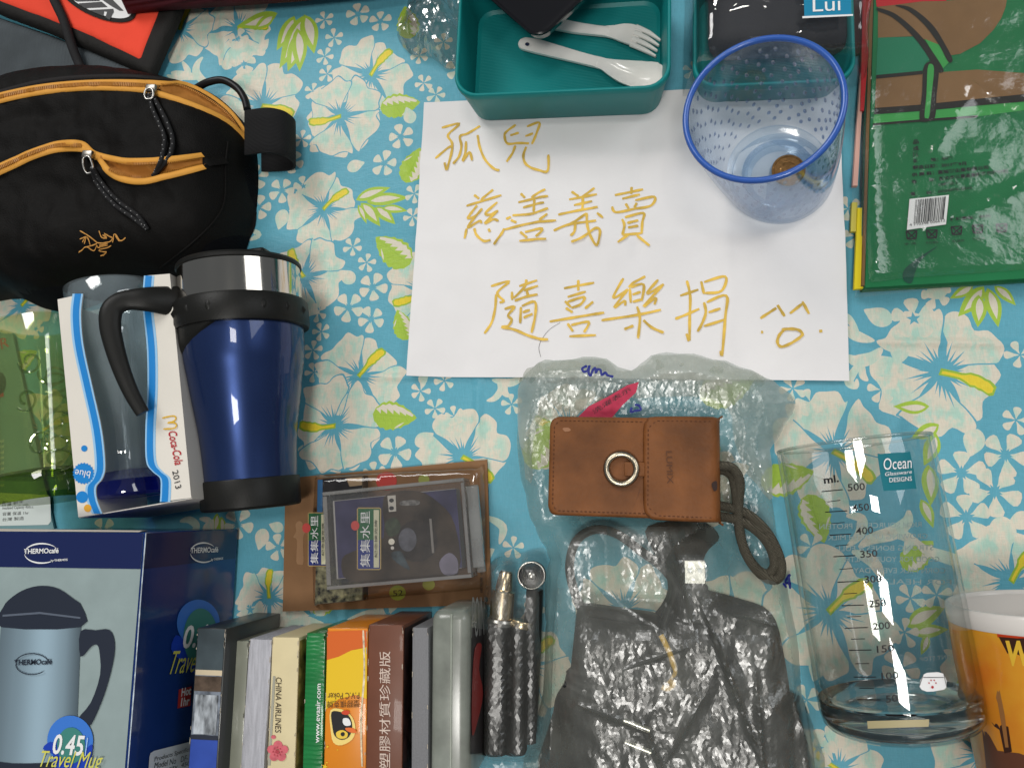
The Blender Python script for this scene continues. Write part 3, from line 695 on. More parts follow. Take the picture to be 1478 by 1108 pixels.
sweep_flat('handle', [(750, 61), (756, 63), (775, 67), (805, 75), (835, 83), (862, 90)], [.0045, .0092, .0105, .0094, .0082, .0078], [.010, .010, .010, .0105, .0115, .0125], .0032, [0, 0, 0, 0, .0004, .001], WPL, sp)
sweep_flat('bowl', [(856, 88), (872, 93), (885, 98), (900, 103), (918, 107), (935, 109), (948, 108), (955, 106), (958, 105)], [.0078, .009, .013, .0172, .0202, .0208, .0180, .0125, .005], [.0123, .013, .0135, .014, .015, .017, .019, .0205, .0213], .0024, [.001, .0015, .003, .005, .0068, .0072, .005, .002, 0], WPL, sp)
mk('handle_hole', [A(761 + 3.2 * math.cos(a), 64 + 2.6 * math.sin(a), .0122) for a in [i * math.pi / 6 for i in range(12)]], [tuple(range(12))[::-1]], mat('hole_dark', (.01, .02, .06), .6), sp)
fk = thing('fork', 'white plastic fork lying beside the white spoon in the teal lunch box', 'fork', A(870, 50, .006))
sweep_flat('handle', [(770, 28), (800, 34), (830, 40), (860, 44), (878, 46)], [.0098, .0092, .0083, .0073, .0074], [.0085, .0085, .009, .0095, .010], .0032, [0, 0, 0, 0, .0003], WPL, fk)
sweep_flat('head', [(872, 45), (885, 46), (897, 47), (908, 49), (922, 54)], [.0074, .0098, .0135, .0152, .0150], [.0098, .0105, .0112, .012, .0125], .0024, [.0003, .001, .002, .0022, .0020], WPL, fk)
for i in range(4):
    a = (i - 1.5)
    P = [(914 - a * 2.6, 51 + a * 8.2), (934 - a * 2.4, 60 + a * 8.2), (950 - a * 2.2, 70 + a * 7.6)]
    sweep_flat('tine', P, [.0036, .0030, .0012], [.0118, .0120, .0125], .0022, [0, 0, 0], WPL, fk)
# black tray resting on the box's back rim
tray_c = A(783, -38, .05)
tr = thing('black_tray', 'glossy black square plastic tray lying across the teal lunch box', 'tray', (tray_c.x, tray_c.y, HB + .0020))
ang = math.radians(45)
Mt = Matrix.Translation((tray_c.x, tray_c.y, HB + .0020)) @ Matrix.Rotation(math.radians(43), 4, 'Z')
q_ = lambda s, r: rrect(s, s, r)
BLKG = mat('black_gloss', (.008, .008, .010), .16, coat=.6)
TS = .082
loft('tray_shell', [(q_(TS - .014, .008), 0), (q_(TS - .010, .009), .0015), (q_(TS - .003, .011), .0125), (q_(TS, .012), .0135), (q_(TS, .012), .0150), (q_(TS - .002, .011), .0155), (q_(TS - .0045, .010), .0145), (q_(TS - .013, .008), .0035), (q_(TS - .020, .006), .0022)], Mt, BLKG, tr, True, True, 45)

# ================================================================== tumbler with coin
TUMB = film('blue_tint_plastic', (.962, .982, 1.0), 0.025, (.6, .75, .95), 1.8, .05, (.70, .80, .94))
TBASE = film('blue_base_plastic', (.88, .94, .99), 0.22, (.58, .74, .90), 1.8, .08, (.50, .65, .85))
TRIM = mat('blue_rim_plastic', (.035, .11, .42), .2, coat=.5)
tb = A(1126, 258, .002); tb.z = .002
tcn = A(1100, 157, .096)
tn = Vector((-.25, 0.02, 1)).normalized()
tum = thing('plastic_tumbler', 'clear blue plastic tumbler with dimpled wall and dark blue rim on the paper', 'tumbler', tb)
def tring(t, dr):
    """ring of the tumbler at height fraction t, wall offset dr"""
    e = t; c = tb.lerp(tcn, t); n = Z.lerp(tn, e).normalized(); u = (X - n * X.dot(n)).normalized(); v = n.cross(u)
    r = .0345 + (.0445 - .0345) * t ** .85 + .0012 * math.sin(math.pi * t) + dr
    return c, u, v, n, r
def tsurf(name, ts, mat_, seg=72, cap0=False, cap1=False):
    vs, fs = [], []
    for t, dr in ts:
        c, u, v, n, r = tring(t, dr)
        vs += [c + (u * math.cos(2 * math.pi * j / seg) + v * math.sin(2 * math.pi * j / seg)) * r for j in range(seg)]
    for i in range(len(ts) - 1):
        for j in range(seg): fs.append((i * seg + j, i * seg + (j + 1) % seg, (i + 1) * seg + (j + 1) % seg, (i + 1) * seg + j))
    if cap0: fs.append(tuple(range(seg))[::-1])
    if cap1: fs.append(tuple((len(ts) - 1) * seg + j for j in range(seg)))
    return mk(name, vs, fs, mat_, tum, True, None, 40)
tsurf('wall', [(.02, -.0035), (.05, -.001)] + [(i / 10, 0) for i in range(1, 11)] + [(i / 10, -.0020) for i in range(10, 0, -1)] + [(.12, -.004)], TUMB)
tsurf('base', [(.0, -.006), (.012, -.0045), (.025, -.003)], TBASE, cap0=True)
tsurf('inner_floor', [(.13, -.0035), (.115, -.008), (.105, -.013), (.10, -.020)], TBASE, cap1=True)
tsurf('base_ring', [(.09, -.016), (.095, -.014), (.09, -.012), (.03, -.012), (.02, -.016)], TBASE)
c_, u_, v_, n_, r_ = tring(1.0, -.001)
tube('rim', [c_ + (u_ * math.cos(a) + v_ * math.sin(a)) * r_ for a in [2 * math.pi * i / 96 for i in range(96)]], .0019, TRIM, tum, 10, 0, True)
# dimples: small lens bumps in the wall
vs, fs = [], []
for row in range(12):
    t = .19 + row * .066
    for j in range(24):
        a = 2 * math.pi * (j + .37 * row + .12 * math.sin(j * 3.7 + row * 2.1)) / 24; c, u, v, n, r = tring(t, -.0026)
        rad_ = u * math.cos(a) + v * math.sin(a); tan = -u * math.sin(a) + v * math.cos(a); c = c + rad_ * r; b_ = len(vs)
        vs.append(c - rad_ * .0007)
        for k in range(8):
            q = 2 * math.pi * k / 8; vs.append(c + tan * .0013 * math.cos(q) + n * .0027 * math.sin(q) + rad_ * .0002)
        fs += [(b_, b_ + 1 + k, b_ + 1 + (k + 1) % 8) for k in range(8)]
dm = mk('dimples', vs, fs, film('dimple_plastic', (.42, .50, .68), 0.06, (.2, .3, .55), 6.0, .08, (.3, .4, .65)), tum, True); dm['kind'] = 'stuff'
cn = thing('coin', 'bronze coin lying in the bottom of the blue tumbler', 'coin', A(1136, 250, .014))
COIN = mat('bronze', (.30, .16, .06), .35, 1.0, bump=(600, .4))
cc = A(1138, 246, .014); cc.z = .0132
lathe('disc', cc, Z, [(0, .0105), (.0003, .0109), (.0015, .0109), (.0018, .0105), (.0018, .0096), (.0014, .0092), (.0014, .0001)], COIN, cn, 40, 30, X, cap0=True)
lathe('relief_head', cc + Vector((0, 0, .0014)), Z, [(0, .0055), (.0003, .005), (.0004, .0001)], COIN, cn, 20, 30, X)

# ================================================================== packed black pouch on teal box in a clear bag (behind the tumbler)
pk0, pk1 = A(1000, 128, .03), A(1236, 118, .03)
ku = (pk1 - pk0).normalized(); kv = Z.cross(ku); KW = (pk1 - pk0).length
kc = (pk0 + pk1) / 2 + kv * .045
kit = thing('packed_lunch_box', 'second teal lunch box with black pouch and blue label sealed in clear plastic', 'lunch box', (kc.x, kc.y, 0))
Mk = mx(Vector((kc.x, kc.y, .001)), ku, kv, Z)
bento_shape(kit, Mk, KW, .09, .03)
BLKC = mat('black_cloth', (.010, .009, .009), .7, sheen=.2, bump=(700, .25), bump2=(60, .5))
def pillow(name, M, sx, sy, h, z0, mat_, parent, seed, amp=.002):
    P = rrect(sx, sy, .012, 5)
    W = [(M @ Vector((x, y, 0))).to_2d()[:] for x, y in P]
    f = lambda p, d: z0 + h * (1 - (1 - np.clip(d / .016, 0, 1)) ** 2.2) ** .6 + amp * nz(p, 45, seed, 3) * np.clip(d / .008, 0, 1)
    vs, fs = patch(W, .004, f, seed, rings=(.0006, .002, .005))
    n = len(vs); 
    return mk(name, vs, fs, mat_, parent, True)
pillow('folded_cloth', Mk @ Matrix.Translation((.004, .012, 0)), KW - .014, .066, .017, .022, mat('charcoal_cloth', (.030, .030, .036), .75, bump=(500, .3), bump2=(50, .5)), kit, 3)
pillow('pouch', Mk @ Matrix.Translation((-.002, .044, 0)), KW - .02, .058, .022, .032, mat('dark_brown_pouch', (.022, .015, .011), .5, bump=(400, .3), bump2=(60, .6)), kit, 5)
lpl = hpl(.0605)
klab = trace('label', [(1160, -12), (1228, -14), (1229, 22), (1161, 26)], lpl, mat('label_blue', (.015, .22, .38), .35, coat=.3), kit, 0)
trace('label_edge', [(1158, 24), (1231, 21), (1231, 23.5), (1158, 27)], lpl, PAPERW, kit, .0002)
text(klab, 'Lui', lpl, (1173, 18), (1213, 16), WHITEINK, h=24, bold=.0)
CLEAR = film('clear_film', (.96, .97, .97), 0.02, (.9, .92, .92), 2.3, .05, (.7, .74, .74))
def filmz(seed, k, amp, base):
    return lambda p, d: base(p, d) + crumple(p, seed, k, 8, amp)
kp = [a2(985, 142), a2(1245, 128), a2(1250, -60), a2(990, -60)]
def kbase(p, d):
    q = np.stack([(p - np.array((kc.x, kc.y))) @ np.array((ku.x, ku.y)), (p - np.array((kc.x, kc.y))) @ np.array((kv.x, kv.y))], 1)
    top = np.where(q[:, 1] > .012, .060, .047); s = np.clip((q[:, 1] - .0) / .03, 0, 1); top = .044 + .018 * s
    e = np.clip(d / .016, 0, 1)
    return .002 + (top) * (1 - (1 - e) ** 2) ** .7 + .0015
vs, fs = patch(kp, .0028, filmz(4, 70, .0035, kbase), 9)
mk('clear_wrapper', vs, fs, CLEAR, kit, True, None, 25)

# ================================================================== crumpled clear bag left of the lunch box
cp = [a2(*p) for p in sp2([(575, 55), (590, 15), (600, -30), (660, -45), (672, 20), (668, 75), (652, 105), (625, 88), (598, 85)], 4)]
vs, fs = patch(cp, .0019, lambda p, d: .0005 + np.clip(d / .02, 0, 1) ** .7 * .022 + crumple(p, 12, 110, 9, .022) * np.clip(d / .004, .05, 1) + crumple(p, 17, 260, 6, .006) * np.clip(d / .004, 0, 1) + .003, 14)
cb = mk('crumpled_plastic_bag', [Vector((v.x, v.y, max(v.z, .0004))) for v in vs], fs, film('crumpled_film', (.84, .82, .78), 0.10, (.7, .69, .64), 6.0, .14, (.5, .5, .47)), None, False)
tag(rebase(cb), 'crumpled clear cellophane bag squeezed against the left of the teal lunch box', 'plastic bag')

# ================================================================== green fabric packet
gz = .0125; gpl = hpl(gz)
GREEN = mat('green_print_fabric', (.018, .165, .062), .8, spec=.15, var=(30, .12), bump=(900, .2))
BROWN = mat('brown_print_fabric', (.22, .12, .052), .8, var=(40, .12), bump=(900, .2))
LGREEN = mat('light_green_print', (.05, .32, .075), .8, bump=(900, .2))
MGREEN = mat('mid_green_print', (.020, .19, .10), .8, bump=(900, .2))
DKLINE = mat('charcoal_print', (.022, .020, .018), .8)
RED = mat('red_print_fabric', (.52, .022, .028), .75, bump=(900, .2))
gcen = A(1380, 200)
gp = thing('fabric_packet', 'folded green and brown printed fabric packet with barcode in clear plastic', 'fabric packet', (gcen.x, gcen.y, 0))
gout = [(1263, -40), (1249, 415), (1478, 402), (1540, 398), (1540, -40)]
prism('folded_fabric', [gpl.px(*p) for p in gout][::-1], Z, .0115, GREEN, gp)
for nm, pts, mt, z in (('folded_edge', [(1257, -40), (1268, -40), (1252, 412), (1244, 412)], BROWN, .0105), ('folded_edge', [(1246, -40), (1262, -40), (1247, 160), (1242, 160)], RED, .0095),
                       ('folded_edge', [(1242, 106), (1247, 106), (1238, 268), (1231, 268)], mat('pink_print_fabric', (.62, .36, .30), .8), .0085), ('folded_edge', [(1250, 50), (1263, 50), (1250, 340), (1244, 340)], mat('dark_green_print', (.012, .07, .04), .8), .0088),
                       ('folded_edge', [(1238, 300), (1250, 300), (1249, 416), (1233, 417)], mat('yellow_print_fabric', (.78, .62, .02), .8), .0080), ('folded_edge', [(1230, 292), (1238, 292), (1236, 334), (1228, 334)], mat('pale_yellow_fabric', (.60, .52, .10), .8), .0055),
                       ('folded_edge', [(1222, -40), (1246, -40), (1244, 75), (1230, 80)], mat('dark_maroon_fabric', (.07, .025, .022), .8), .006)):
    prism(nm, [A(p[0], p[1], z) for p in pts][::-1], Z, .0035, mt, gp)
G7 = lambda pts: crop(1230, 0, .1805, pts)
trace('red_patch', G7([(180, -60), (760, -60), (750, 12), (560, 15), (330, 45), (195, 60)]), gpl, RED, gp, .0004)
trace('brown_patch', G7([(205, 60), (330, 44), (560, 14), (750, 10), (1240, -30), (1225, 60), (1190, 150), (1130, 240), (1020, 350), (860, 435), (790, 445), (705, 365), (580, 320), (520, 295), (205, 305)]), gpl, BROWN, gp, .0003)
trace('mid_green_patch', G7([(205, 305), (520, 292), (580, 345), (640, 470), (590, 500), (560, 570), (190, 605)]), gpl, MGREEN, gp, .0003)
trace('light_green_patch', G7([(580, 318), (700, 365), (775, 500), (720, 555)]), gpl, LGREEN, gp, .0004)
trace('brown_band', G7([(190, 625), (560, 590), (1000, 560), (1400, 590), (1400, 790), (1000, 830), (180, 870)]), gpl, BROWN, gp, .0003)
trace('light_green_band', G7([(175, 920), (530, 895), (1000, 850), (1400, 800), (1400, 880), (1000, 935), (165, 990)]), gpl, LGREEN, gp, .0003)
for P in ([(190, 605), (560, 570), (560, 598), (190, 635)], [(178, 868), (540, 842), (1000, 795), (1400, 755), (1400, 815), (1000, 850), (530, 892), (172, 920)], [(165, 990), (530, 960), (1000, 925), (1000, 945), (530, 978), (165, 1008)]):
    trace('outline_band', G7(P), gpl, DKLINE, gp, .0006)
trace('outline_arc', sp2(G7([(205, 70), (330, 110), (450, 200), (560, 310), (640, 420), (730, 570), (660, 575), (610, 470), (520, 340), (420, 230), (310, 140), (205, 95)]), 4), gpl, DKLINE, gp, .0007)
trace('outline_arc', sp2(G7([(340, 50), (450, 60), (560, 130), (660, 230), (740, 360), (800, 480), (765, 500), (700, 380), (620, 260), (540, 170), (440, 90)]), 4), gpl, DKLINE, gp, .0007)
trace('outline_post', sp2(G7([(565, 560), (600, 505), (660, 505), (690, 560), (670, 780), (660, 940), (610, 975), (535, 960), (555, 760)]), 3), gpl, DKLINE, gp, .0008)
trace('post_fill', sp2(G7([(598, 560), (622, 518), (650, 560), (630, 760), (612, 935), (590, 952), (574, 930), (590, 760)]), 3), gpl, LGREEN, gp, .0010)
trace('dark_shape', sp2(crop(1280, 180, .2166, [(105, 1020), (120, 960), (220, 880), (340, 810), (230, 900), (190, 980), (165, 1055), (125, 1050)]), 3), gpl, mat('dark_green_shape', (.012, .07, .045), .8), gp, .0004)
G6 = lambda x, y: (1280 + x * .2166, 180 + y * .2166)
for s, a, b_, h in (('品', (175, 135), (212, 130), 34), ('成', (175, 180), (212, 175), 34), ('尺', (172, 220), (210, 214), 34), ('產', (170, 262), (205, 258), 32), ('地：中國', (290, 250), (432, 240), 28), ('製造日期：2017年9月', (170, 303), (527, 275), 30),
                    ('供 應 商：富旭鷹企業有限公司', (165, 352), (675, 300), 30), ('地', (165, 398), (198, 393), 30), ('址：新北市三重區重新路四段97號', (278, 385), (806, 325), 30), ('19樓之1', (345, 415), (465, 402), 26), ('電', (158, 478), (190, 474), 26), ('話：(02)2975-3222', (262, 470), (567, 435), 27), ('建議售價：80元', (420, 645), (690, 620), 26)):
    text(gp, s, gpl, G6(*a), G6(*b_), BLACKINK, h=h * .2166, off=.0009, bold=.025)
bq = [G6(*p) for p in ((148, 500), (410, 472), (390, 668), (130, 705))]
bcl = trace('barcode_label', bq, gpl, PAPERW, gp, .0010)
rb = random.Random(4); x_ = .16
B4 = [gpl.px(*p) for p in bq]
bl = lambda a, c: B4[0].lerp(B4[1], a).lerp(B4[3].lerp(B4[2], a), c)
bars_v, bars_f = [], []
while x_ < .93:
    ww = rb.choice((.010, .018, .028)); k = len(bars_v)
    bars_v += [bl(x_, .05) + Z * .0013, bl(x_ + ww, .05) + Z * .0013, bl(x_ + ww, .82) + Z * .0013, bl(x_, .82) + Z * .0013]; bars_f.append((k + 3, k + 2, k + 1, k)); x_ += ww + rb.choice((.010, .016, .024))
mk('barcode', bars_v, bars_f, BLACKINK, bcl)
text(bcl, '4 710348 006612', gpl, G6(148, 682), G6(385, 650), BLACKINK, h=20 * .2166, off=.0013)
for (x, y) in ((165, 735), (300, 728), (465, 705), (605, 695), (765, 688)):
    strokes('care_symbol', [[G6(x - 38, y - 25), G6(x + 38, y - 28)], [G6(x - 36, y - 25), G6(x - 28, y + 28)], [G6(x + 36, y - 28), G6(x + 28, y + 26)], [G6(x - 28, y + 28), G6(x + 28, y + 26)], [G6(x - 36, y - 28), G6(x + 30, y + 30)], [G6(x + 36, y - 28), G6(x - 30, y + 30)]], .0008, lambda a, b_: A(a, b_, gz + .001), BLACKINK, gp)
for (x, y, s) in ((112, 808, '手洗'), (255, 800, '不可漂白'), (430, 788, '低溫熨'), (565, 775, '不可乾洗')):
    text(gp, s, gpl, G6(x, y), G6(x + 85, y - 6), BLACKINK, h=18 * .2166, off=.001)
fo = [a2(1222, 60), a2(1232, 432), a2(1300, 424), a2(1478, 412), a2(1540, 408), a2(1540, -40), a2(1226, -40)]
def foldlines(L, z, wd):
    out = []
    for a, b_ in L:
        a, b_ = A(*a, z), A(*b_, z); n = int((b_ - a).length / .002); s_ = Z.cross((b_ - a).normalized()) * wd
        for o_ in (-1, 0, 1): out.append([(a.lerp(b_, i / n) + s_ * o_).to_2d()[:] for i in range(n + 1)])
    return out
def gfold(p):
    z = 0
    for a, b_, wd, h in ((A(1330, 335, .014), A(1500, 255, .014), .0022, .0030), (A(1345, 215, .014), A(1400, 130, .014), .003, .0025), (A(1400, 130, .014), A(1500, 175, .014), .004, .003), (A(1250, 120, .014), A(1256, 400, .014), .003, .002), (A(1330, 250, .014), A(1420, 235, .014), .002, .0015)):
        a, b_ = np.array(a.to_2d()), np.array(b_.to_2d()); ab = b_ - a; t = np.clip((p - a) @ ab / (ab @ ab), 0, 1); z = z + h * np.exp(-np.linalg.norm(p - (a + t[:, None] * ab), axis=1) / wd)
    return z
GFILM = film('packet_film', (.97, .98, .97), 0.012, (.9, .95, .9), 1.9, .13, (.75, .8, .75), bump=(300, .2))
vs, fs = patch(fo, .0024, lambda p, d: .0008 + np.minimum(.0155, .002 + .0165 * np.clip(d / .012, 0, 1)) + (crumple(p, 31, 22, 4, .0016) + crumple(p, 33, 80, 5, .0009) + crumple(p, 35, 200, 5, .0004) + gfold(p) + .0012) * np.clip(d / .01, .1, 1), 6)
mk('clear_wrapper', vs, fs, GFILM, gp, True, None, 14)

# ================================================================== waist bag
bag_px = [(-60, 150), (0, 132), (50, 114), (100, 105), (150, 103), (205, 107), (260, 118), (305, 136), (338, 162), (356, 192), (362, 235), (360, 285), (350, 335), (334, 372), (300, 398), (250, 412), (190, 415), (140, 428), (90, 444), (50, 440), (15, 425), (-60, 405)]
bag_o = [A(p[0], p[1], .012).to_2d()[:] for p in sp2(bag_px, 4)]
BAGN = np.array(bag_o)
def inb(poly_px, z):
    return [A(p[0], p[1], z).to_2d()[:] for p in sp2(poly_px, 5)]
lens1, lens2 = [], []
def bagz(p):
    d = edist(BAGN, p); ins = inside(BAGN, p)
    e = np.clip(d / .042, 0, 1); z = .056 * (1 - (1 - e) ** 2.6) ** .62
    z = z + (nz(p, 22, 2.2, 3) * .0042 + nz(p, 60, 4.2, 3) * .0018 + crumple(p, 5, 30, 4, .003)) * np.clip(d / .02, 0, 1)
    # soft fold lines across the front panel
    for (a, b_, wd, h) in BAGF:
        a, b_ = np.array(a), np.array(b_); ab = b_ - a; L = np.linalg.norm(ab); t = np.clip((p - a) @ ab / L ** 2, 0, 1)
        dd = np.linalg.norm(p - (a + t[:, None] * ab), axis=1); z = z + h * np.exp(-(dd / wd) ** 2)
    for ln in [q for q in (lens1, lens2) if q]:
        L_ = np.array(ln); m_ = inside(L_, p); dl = edist(L_, p)
        z = z - np.where(m_, np.clip(dl / .003, 0, 1) * .007, 0)
    return np.where(ins, z, 0.0)
az = lambda x, y: A(x, y, .05).to_2d()[:]
BAGF = [(az(0, 252), az(120, 214), .006, .003), (az(120, 212), az(150, 250), .006, .003), (az(150, 255), az(295, 240), .004, .003), (az(20, 180), az(110, 165), .008, -.003), (az(60, 270), az(190, 285), .012, -.003), (az(230, 300), az(320, 270), .010, -.003), (az(260, 360), az(330, 320), .007, .002), (az(10, 380), az(90, 400), .008, -.004)]
class Grid:
    def __init__(self, f, mn, mx_, s):
        self.mn = np.array(mn); self.s = s; xs = np.arange(mn[0], mx_[0], s); ys = np.arange(mn[1], mx_[1], s)
        gx, gy = np.meshgrid(xs, ys, indexing='ij'); self.g = f(np.stack([gx.ravel(), gy.ravel()], 1)).reshape(gx.shape)
    def z(self, x, y):
        a = min(max((x - self.mn[0]) / self.s, 0), self.g.shape[0] - 1.001); b_ = min(max((y - self.mn[1]) / self.s, 0), self.g.shape[1] - 1.001)
        i, j = int(a), int(b_); u, v = a - i, b_ - j; g = self.g
        return float(g[i, j] * (1 - u) * (1 - v) + g[i + 1, j] * u * (1 - v) + g[i, j + 1] * (1 - u) * v + g[i + 1, j + 1] * u * v)
    def on(self, px, py, off=0.0, z=.03):
        for _ in range(14):
            P = A(px, py, z); z = .5 * z + .5 * self.z(P.x, P.y)
        P = A(px, py, z); P.z = self.z(P.x, P.y) + off; return P
_bg = Grid(bagz, BAGN.min(0) - .002, BAGN.max(0) + .002, .002)
def inbag(L): return [_bg.on(p[0], p[1]).to_2d()[:] for p in sp2(L, 5)]
lens1, lens2 = inbag([(232, 124), (262, 124), (300, 142), (330, 166), (350, 192), (342, 186), (318, 168), (280, 151), (240, 138)]), inbag([(140, 228), (190, 236), (240, 233), (290, 227), (292, 240), (240, 253), (200, 260), (168, 250)])
BAGC = mat('black_nylon', (.0045, .0040, .0036), .60, spec=.12, bump=(1100, .5), var=(25, .2))
MESHC = mat('black_air_mesh', (.004, .004, .0055), .8, spec=.1, wave=(420, .6, 'DIAGONAL', .1))
LINING = mat('orange_lining', (.42, .17, .03), .75, bump=(600, .3), bump2=(80, .6))
wb = thing('waist_bag', 'black nylon waist bag with orange zips and an orange embroidered bird emblem', 'waist bag', A(170, 270))
sidel = [A(p[0], p[1], .045).to_2d()[:] for p in sp2([(340, 196), (326, 215), (326, 250), (322, 300), (285, 345), (230, 388), (120, 395), (30, 412)], 6, False)]
vs, fs = patch(bag_o, .0028, lambda p, d: bagz(p), 8, rings=(.0004, .0012, .0028, .0055), lines=[lens1 + lens1[:1], lens2 + lens2[:1], sidel])
cen = np.array([[(vs[f[0]].x + vs[f[1]].x + vs[f[2]].x) / 3, (vs[f[0]].y + vs[f[1]].y + vs[f[2]].y) / 3] for f in fs])
fm = np.zeros(len(fs), int)
side = np.array(sidel + [A(p[0], p[1], .045).to_2d()[:] for p in ((-60, 412), (-60, 480), (420, 480), (420, 190))])
fm[inside(side, cen)] = 1
for ln in (lens1, lens2): fm[inside(np.array(ln), cen)] = 2
mk('body', vs, fs, [BAGC, MESHC, LINING], wb, True, fm)
ZIP = mat('orange_zip_tape', (.72, .34, .055), .65, bump=(900, .2))
TEETH = mat('orange_zip_teeth', (.45, .19, .03), .45)
BAGG = Grid(bagz, BAGN.min(0) - .002, BAGN.max(0) + .002, .0012)
def onbag(px, py, off=.0008): return BAGG.on(px, py, off)
def tape(name, pts, w_, mat_, off, parent):
    P = [onbag(p[0], p[1], off) for p in sp2(pts, 6, False)]; k = len(P); vs, fs = [], []
    for i, p in enumerate(P):
        t = (P[min(i + 1, k - 1)] - P[max(i - 1, 0)]).normalized(); s = Z.cross(t).normalized(); n = t.cross(s)
        for a, hh in ((-1, -.0006), (-.8, .0003), (0, .0008), (.8, .0003), (1, -.0006)): vs.append(p + s * a * w_ / 2 + Z * hh)
    for i in range(k - 1):
        for j in range(4): fs.append((i * 5 + j, i * 5 + j + 1, i * 5 + 6 + j, i * 5 + 5 + j)[::-1])
    return mk(name, vs, fs, mat_, parent, True)
def teeth(name, pts, w_, off, parent, pitch=.0013):
    P = [onbag(p[0], p[1], off) for p in sp2(pts, 8, False)]; vs, fs = [], []; acc = 0
    for i in range(len(P) - 1):
        seg = P[i + 1] - P[i]; L = seg.length; t = seg.normalized(); s = Z.cross(t).normalized(); pos = acc
        while pos < L:
            c = P[i] + t * pos; b_ = len(vs)
            for dz in (0, .0009):
                for (a, e) in ((-1, -1), (1, -1), (1, 1), (-1, 1)): vs.append(c + t * a * pitch * .3 + s * e * w_ / 2 + Z * dz)
            fs += [(b_ + 4, b_ + 5, b_ + 6, b_ + 7), (b_, b_ + 1, b_ + 5, b_ + 4), (b_ + 1, b_ + 2, b_ + 6, b_ + 5), (b_ + 2, b_ + 3, b_ + 7, b_ + 6), (b_ + 3, b_, b_ + 4, b_ + 7)]
            pos += pitch
        acc = pos - L
    o = mk(name, vs, fs, TEETH, parent); o['kind'] = 'stuff'; return o
up_u = [(-20, 144), (30, 132), (80, 124), (140, 120), (205, 120), (232, 121)]
up_l = [(-20, 151), (30, 139), (80, 131), (140, 127), (205, 130), (236, 138)]
z1 = tape('zip_tape', up_u + [(262, 121), (300, 138), (330, 161), (348, 184), (359, 206)], .0046, ZIP, .0012, wb)
tape('zip_tape', up_l + [(280, 153), (318, 170), (342, 188), (359, 208)], .0046, ZIP, .0010, wb)
teeth('zip_teeth', [((a[0] + b_[0]) / 2, (a[1] + b_[1]) / 2) for a, b_ in zip(up_u, up_l)], .003, .0016, wb)
teeth('zip_teeth', [(236, 124), (262, 125), (298, 142), (328, 164), (346, 187)], .0016, .0012, wb)
lo_u = [(-20, 250), (20, 232), (50, 219), (85, 208), (118, 208)]
lo_l = [(-20, 258), (20, 240), (50, 226), (85, 216), (122, 216)]
tape('zip_tape', lo_u + [(136, 222), (165, 230), (190, 233), (240, 231), (294, 224)], .0044, ZIP, .0012, wb)
tape('zip_tape', lo_l + [(140, 228), (160, 250), (182, 260), (210, 262), (245, 254), (296, 241)], .0048, ZIP, .0010, wb)
teeth('zip_teeth', [((a[0] + b_[0]) / 2, (a[1] + b_[1]) / 2) for a, b_ in zip(lo_u, lo_l)], .003, .0016, wb)
teeth('zip_teeth', [(148, 228), (165, 234), (190, 238), (240, 236), (292, 230)], .0018, .0010, wb)
teeth('zip_teeth', [(160, 246), (184, 255), (210, 257), (245, 249), (292, 238)], .0018, .0010, wb)
# binding above the upper zip, seams
tape('binding', [(-20, 139), (60, 118), (140, 111), (205, 112), (262, 120), (310, 142), (345, 175), (362, 205)], .0040, mat('black_binding', (.012, .010, .010), .75, bump=(900, .4)), .0004, wb)
tape('seam', [(330, 205), (326, 240), (322, 300), (285, 345), (230, 388)], .0016, BAGC, .0006, wb)
tape('end_patch', [(294, 232), (326, 230)], .0105, BAGC, .0010, wb)
STEEL = mat('brushed_steel', (.52, .50, .46), .28, 1.0, bump=(300, .1))
GUN = mat('zip_metal', (.30, .28, .25), .35, 1.0)
CORD = mat('black_cord', (.012, .012, .013), .75, bump=(1600, .6)); FLECK = mat('grey_fleck', (.30, .30, .30), .7)
def puller(cx_, cy_, d1, cords):
    s = rbox('zip_slider', Matrix.Translation(onbag(cx_, cy_, .0014)) @ Matrix.Rotation(-.1, 4, 'Z'), .0080, .0058, .0032, .0010, GUN, wb, 2)
    a = onbag(cx_ + d1[0] * .2, cy_ + d1[1] * .2, .006); b_ = onbag(cx_ + d1[0], cy_ + d1[1], .0045)
    t = (b_ - a).normalized(); sd = Z.cross(t).normalized(); P = []
    L = (b_ - a).length
    for i in range(24):
        q = 2 * math.pi * i / 24; P.append(a.lerp(b_, .5) + t * (L / 2) * math.cos(q) * (1 if abs(math.cos(q)) < .8 else 1) + sd * .0034 * (math.copysign(abs(math.sin(q)) ** .6, math.sin(q))))
    tube('pull_ring', P, .0008, STEEL, s, 8, 0, True)
    for c in cords:
        co = tube('pull_cord', [onbag(p[0], p[1], .0032) for p in c], .00165, CORD, s, 8, 6)
        PP = smoothpoly([onbag(p[0], p[1], .0048) for p in c], 3, False)
        vs, fs = [], []
        for i, p in enumerate(PP):
            b2 = len(vs); o_ = Vector((.0005 * (-1) ** i, 0, 0)); vs += [p + o_ + Vector(q) * .0005 for q in ((-1, 0, 0), (0, -1, 0), (1, 0, 0), (0, 1, 0), (0, 0, .5))]; fs += [(b2, b2 + 1, b2 + 4), (b2 + 1, b2 + 2, b2 + 4), (b2 + 2, b2 + 3, b2 + 4), (b2 + 3, b2, b2 + 4)]
        mk('cord_fleck', vs, fs, FLECK, s)['kind'] = 'stuff'
puller(222, 131, (-1, 17), [[(219, 140), (224, 160), (233, 180), (241, 200), (240, 220), (236, 236), (228, 254)], [(223, 139), (232, 155), (246, 182), (253, 205), (250, 225), (240, 240), (225, 257)]])
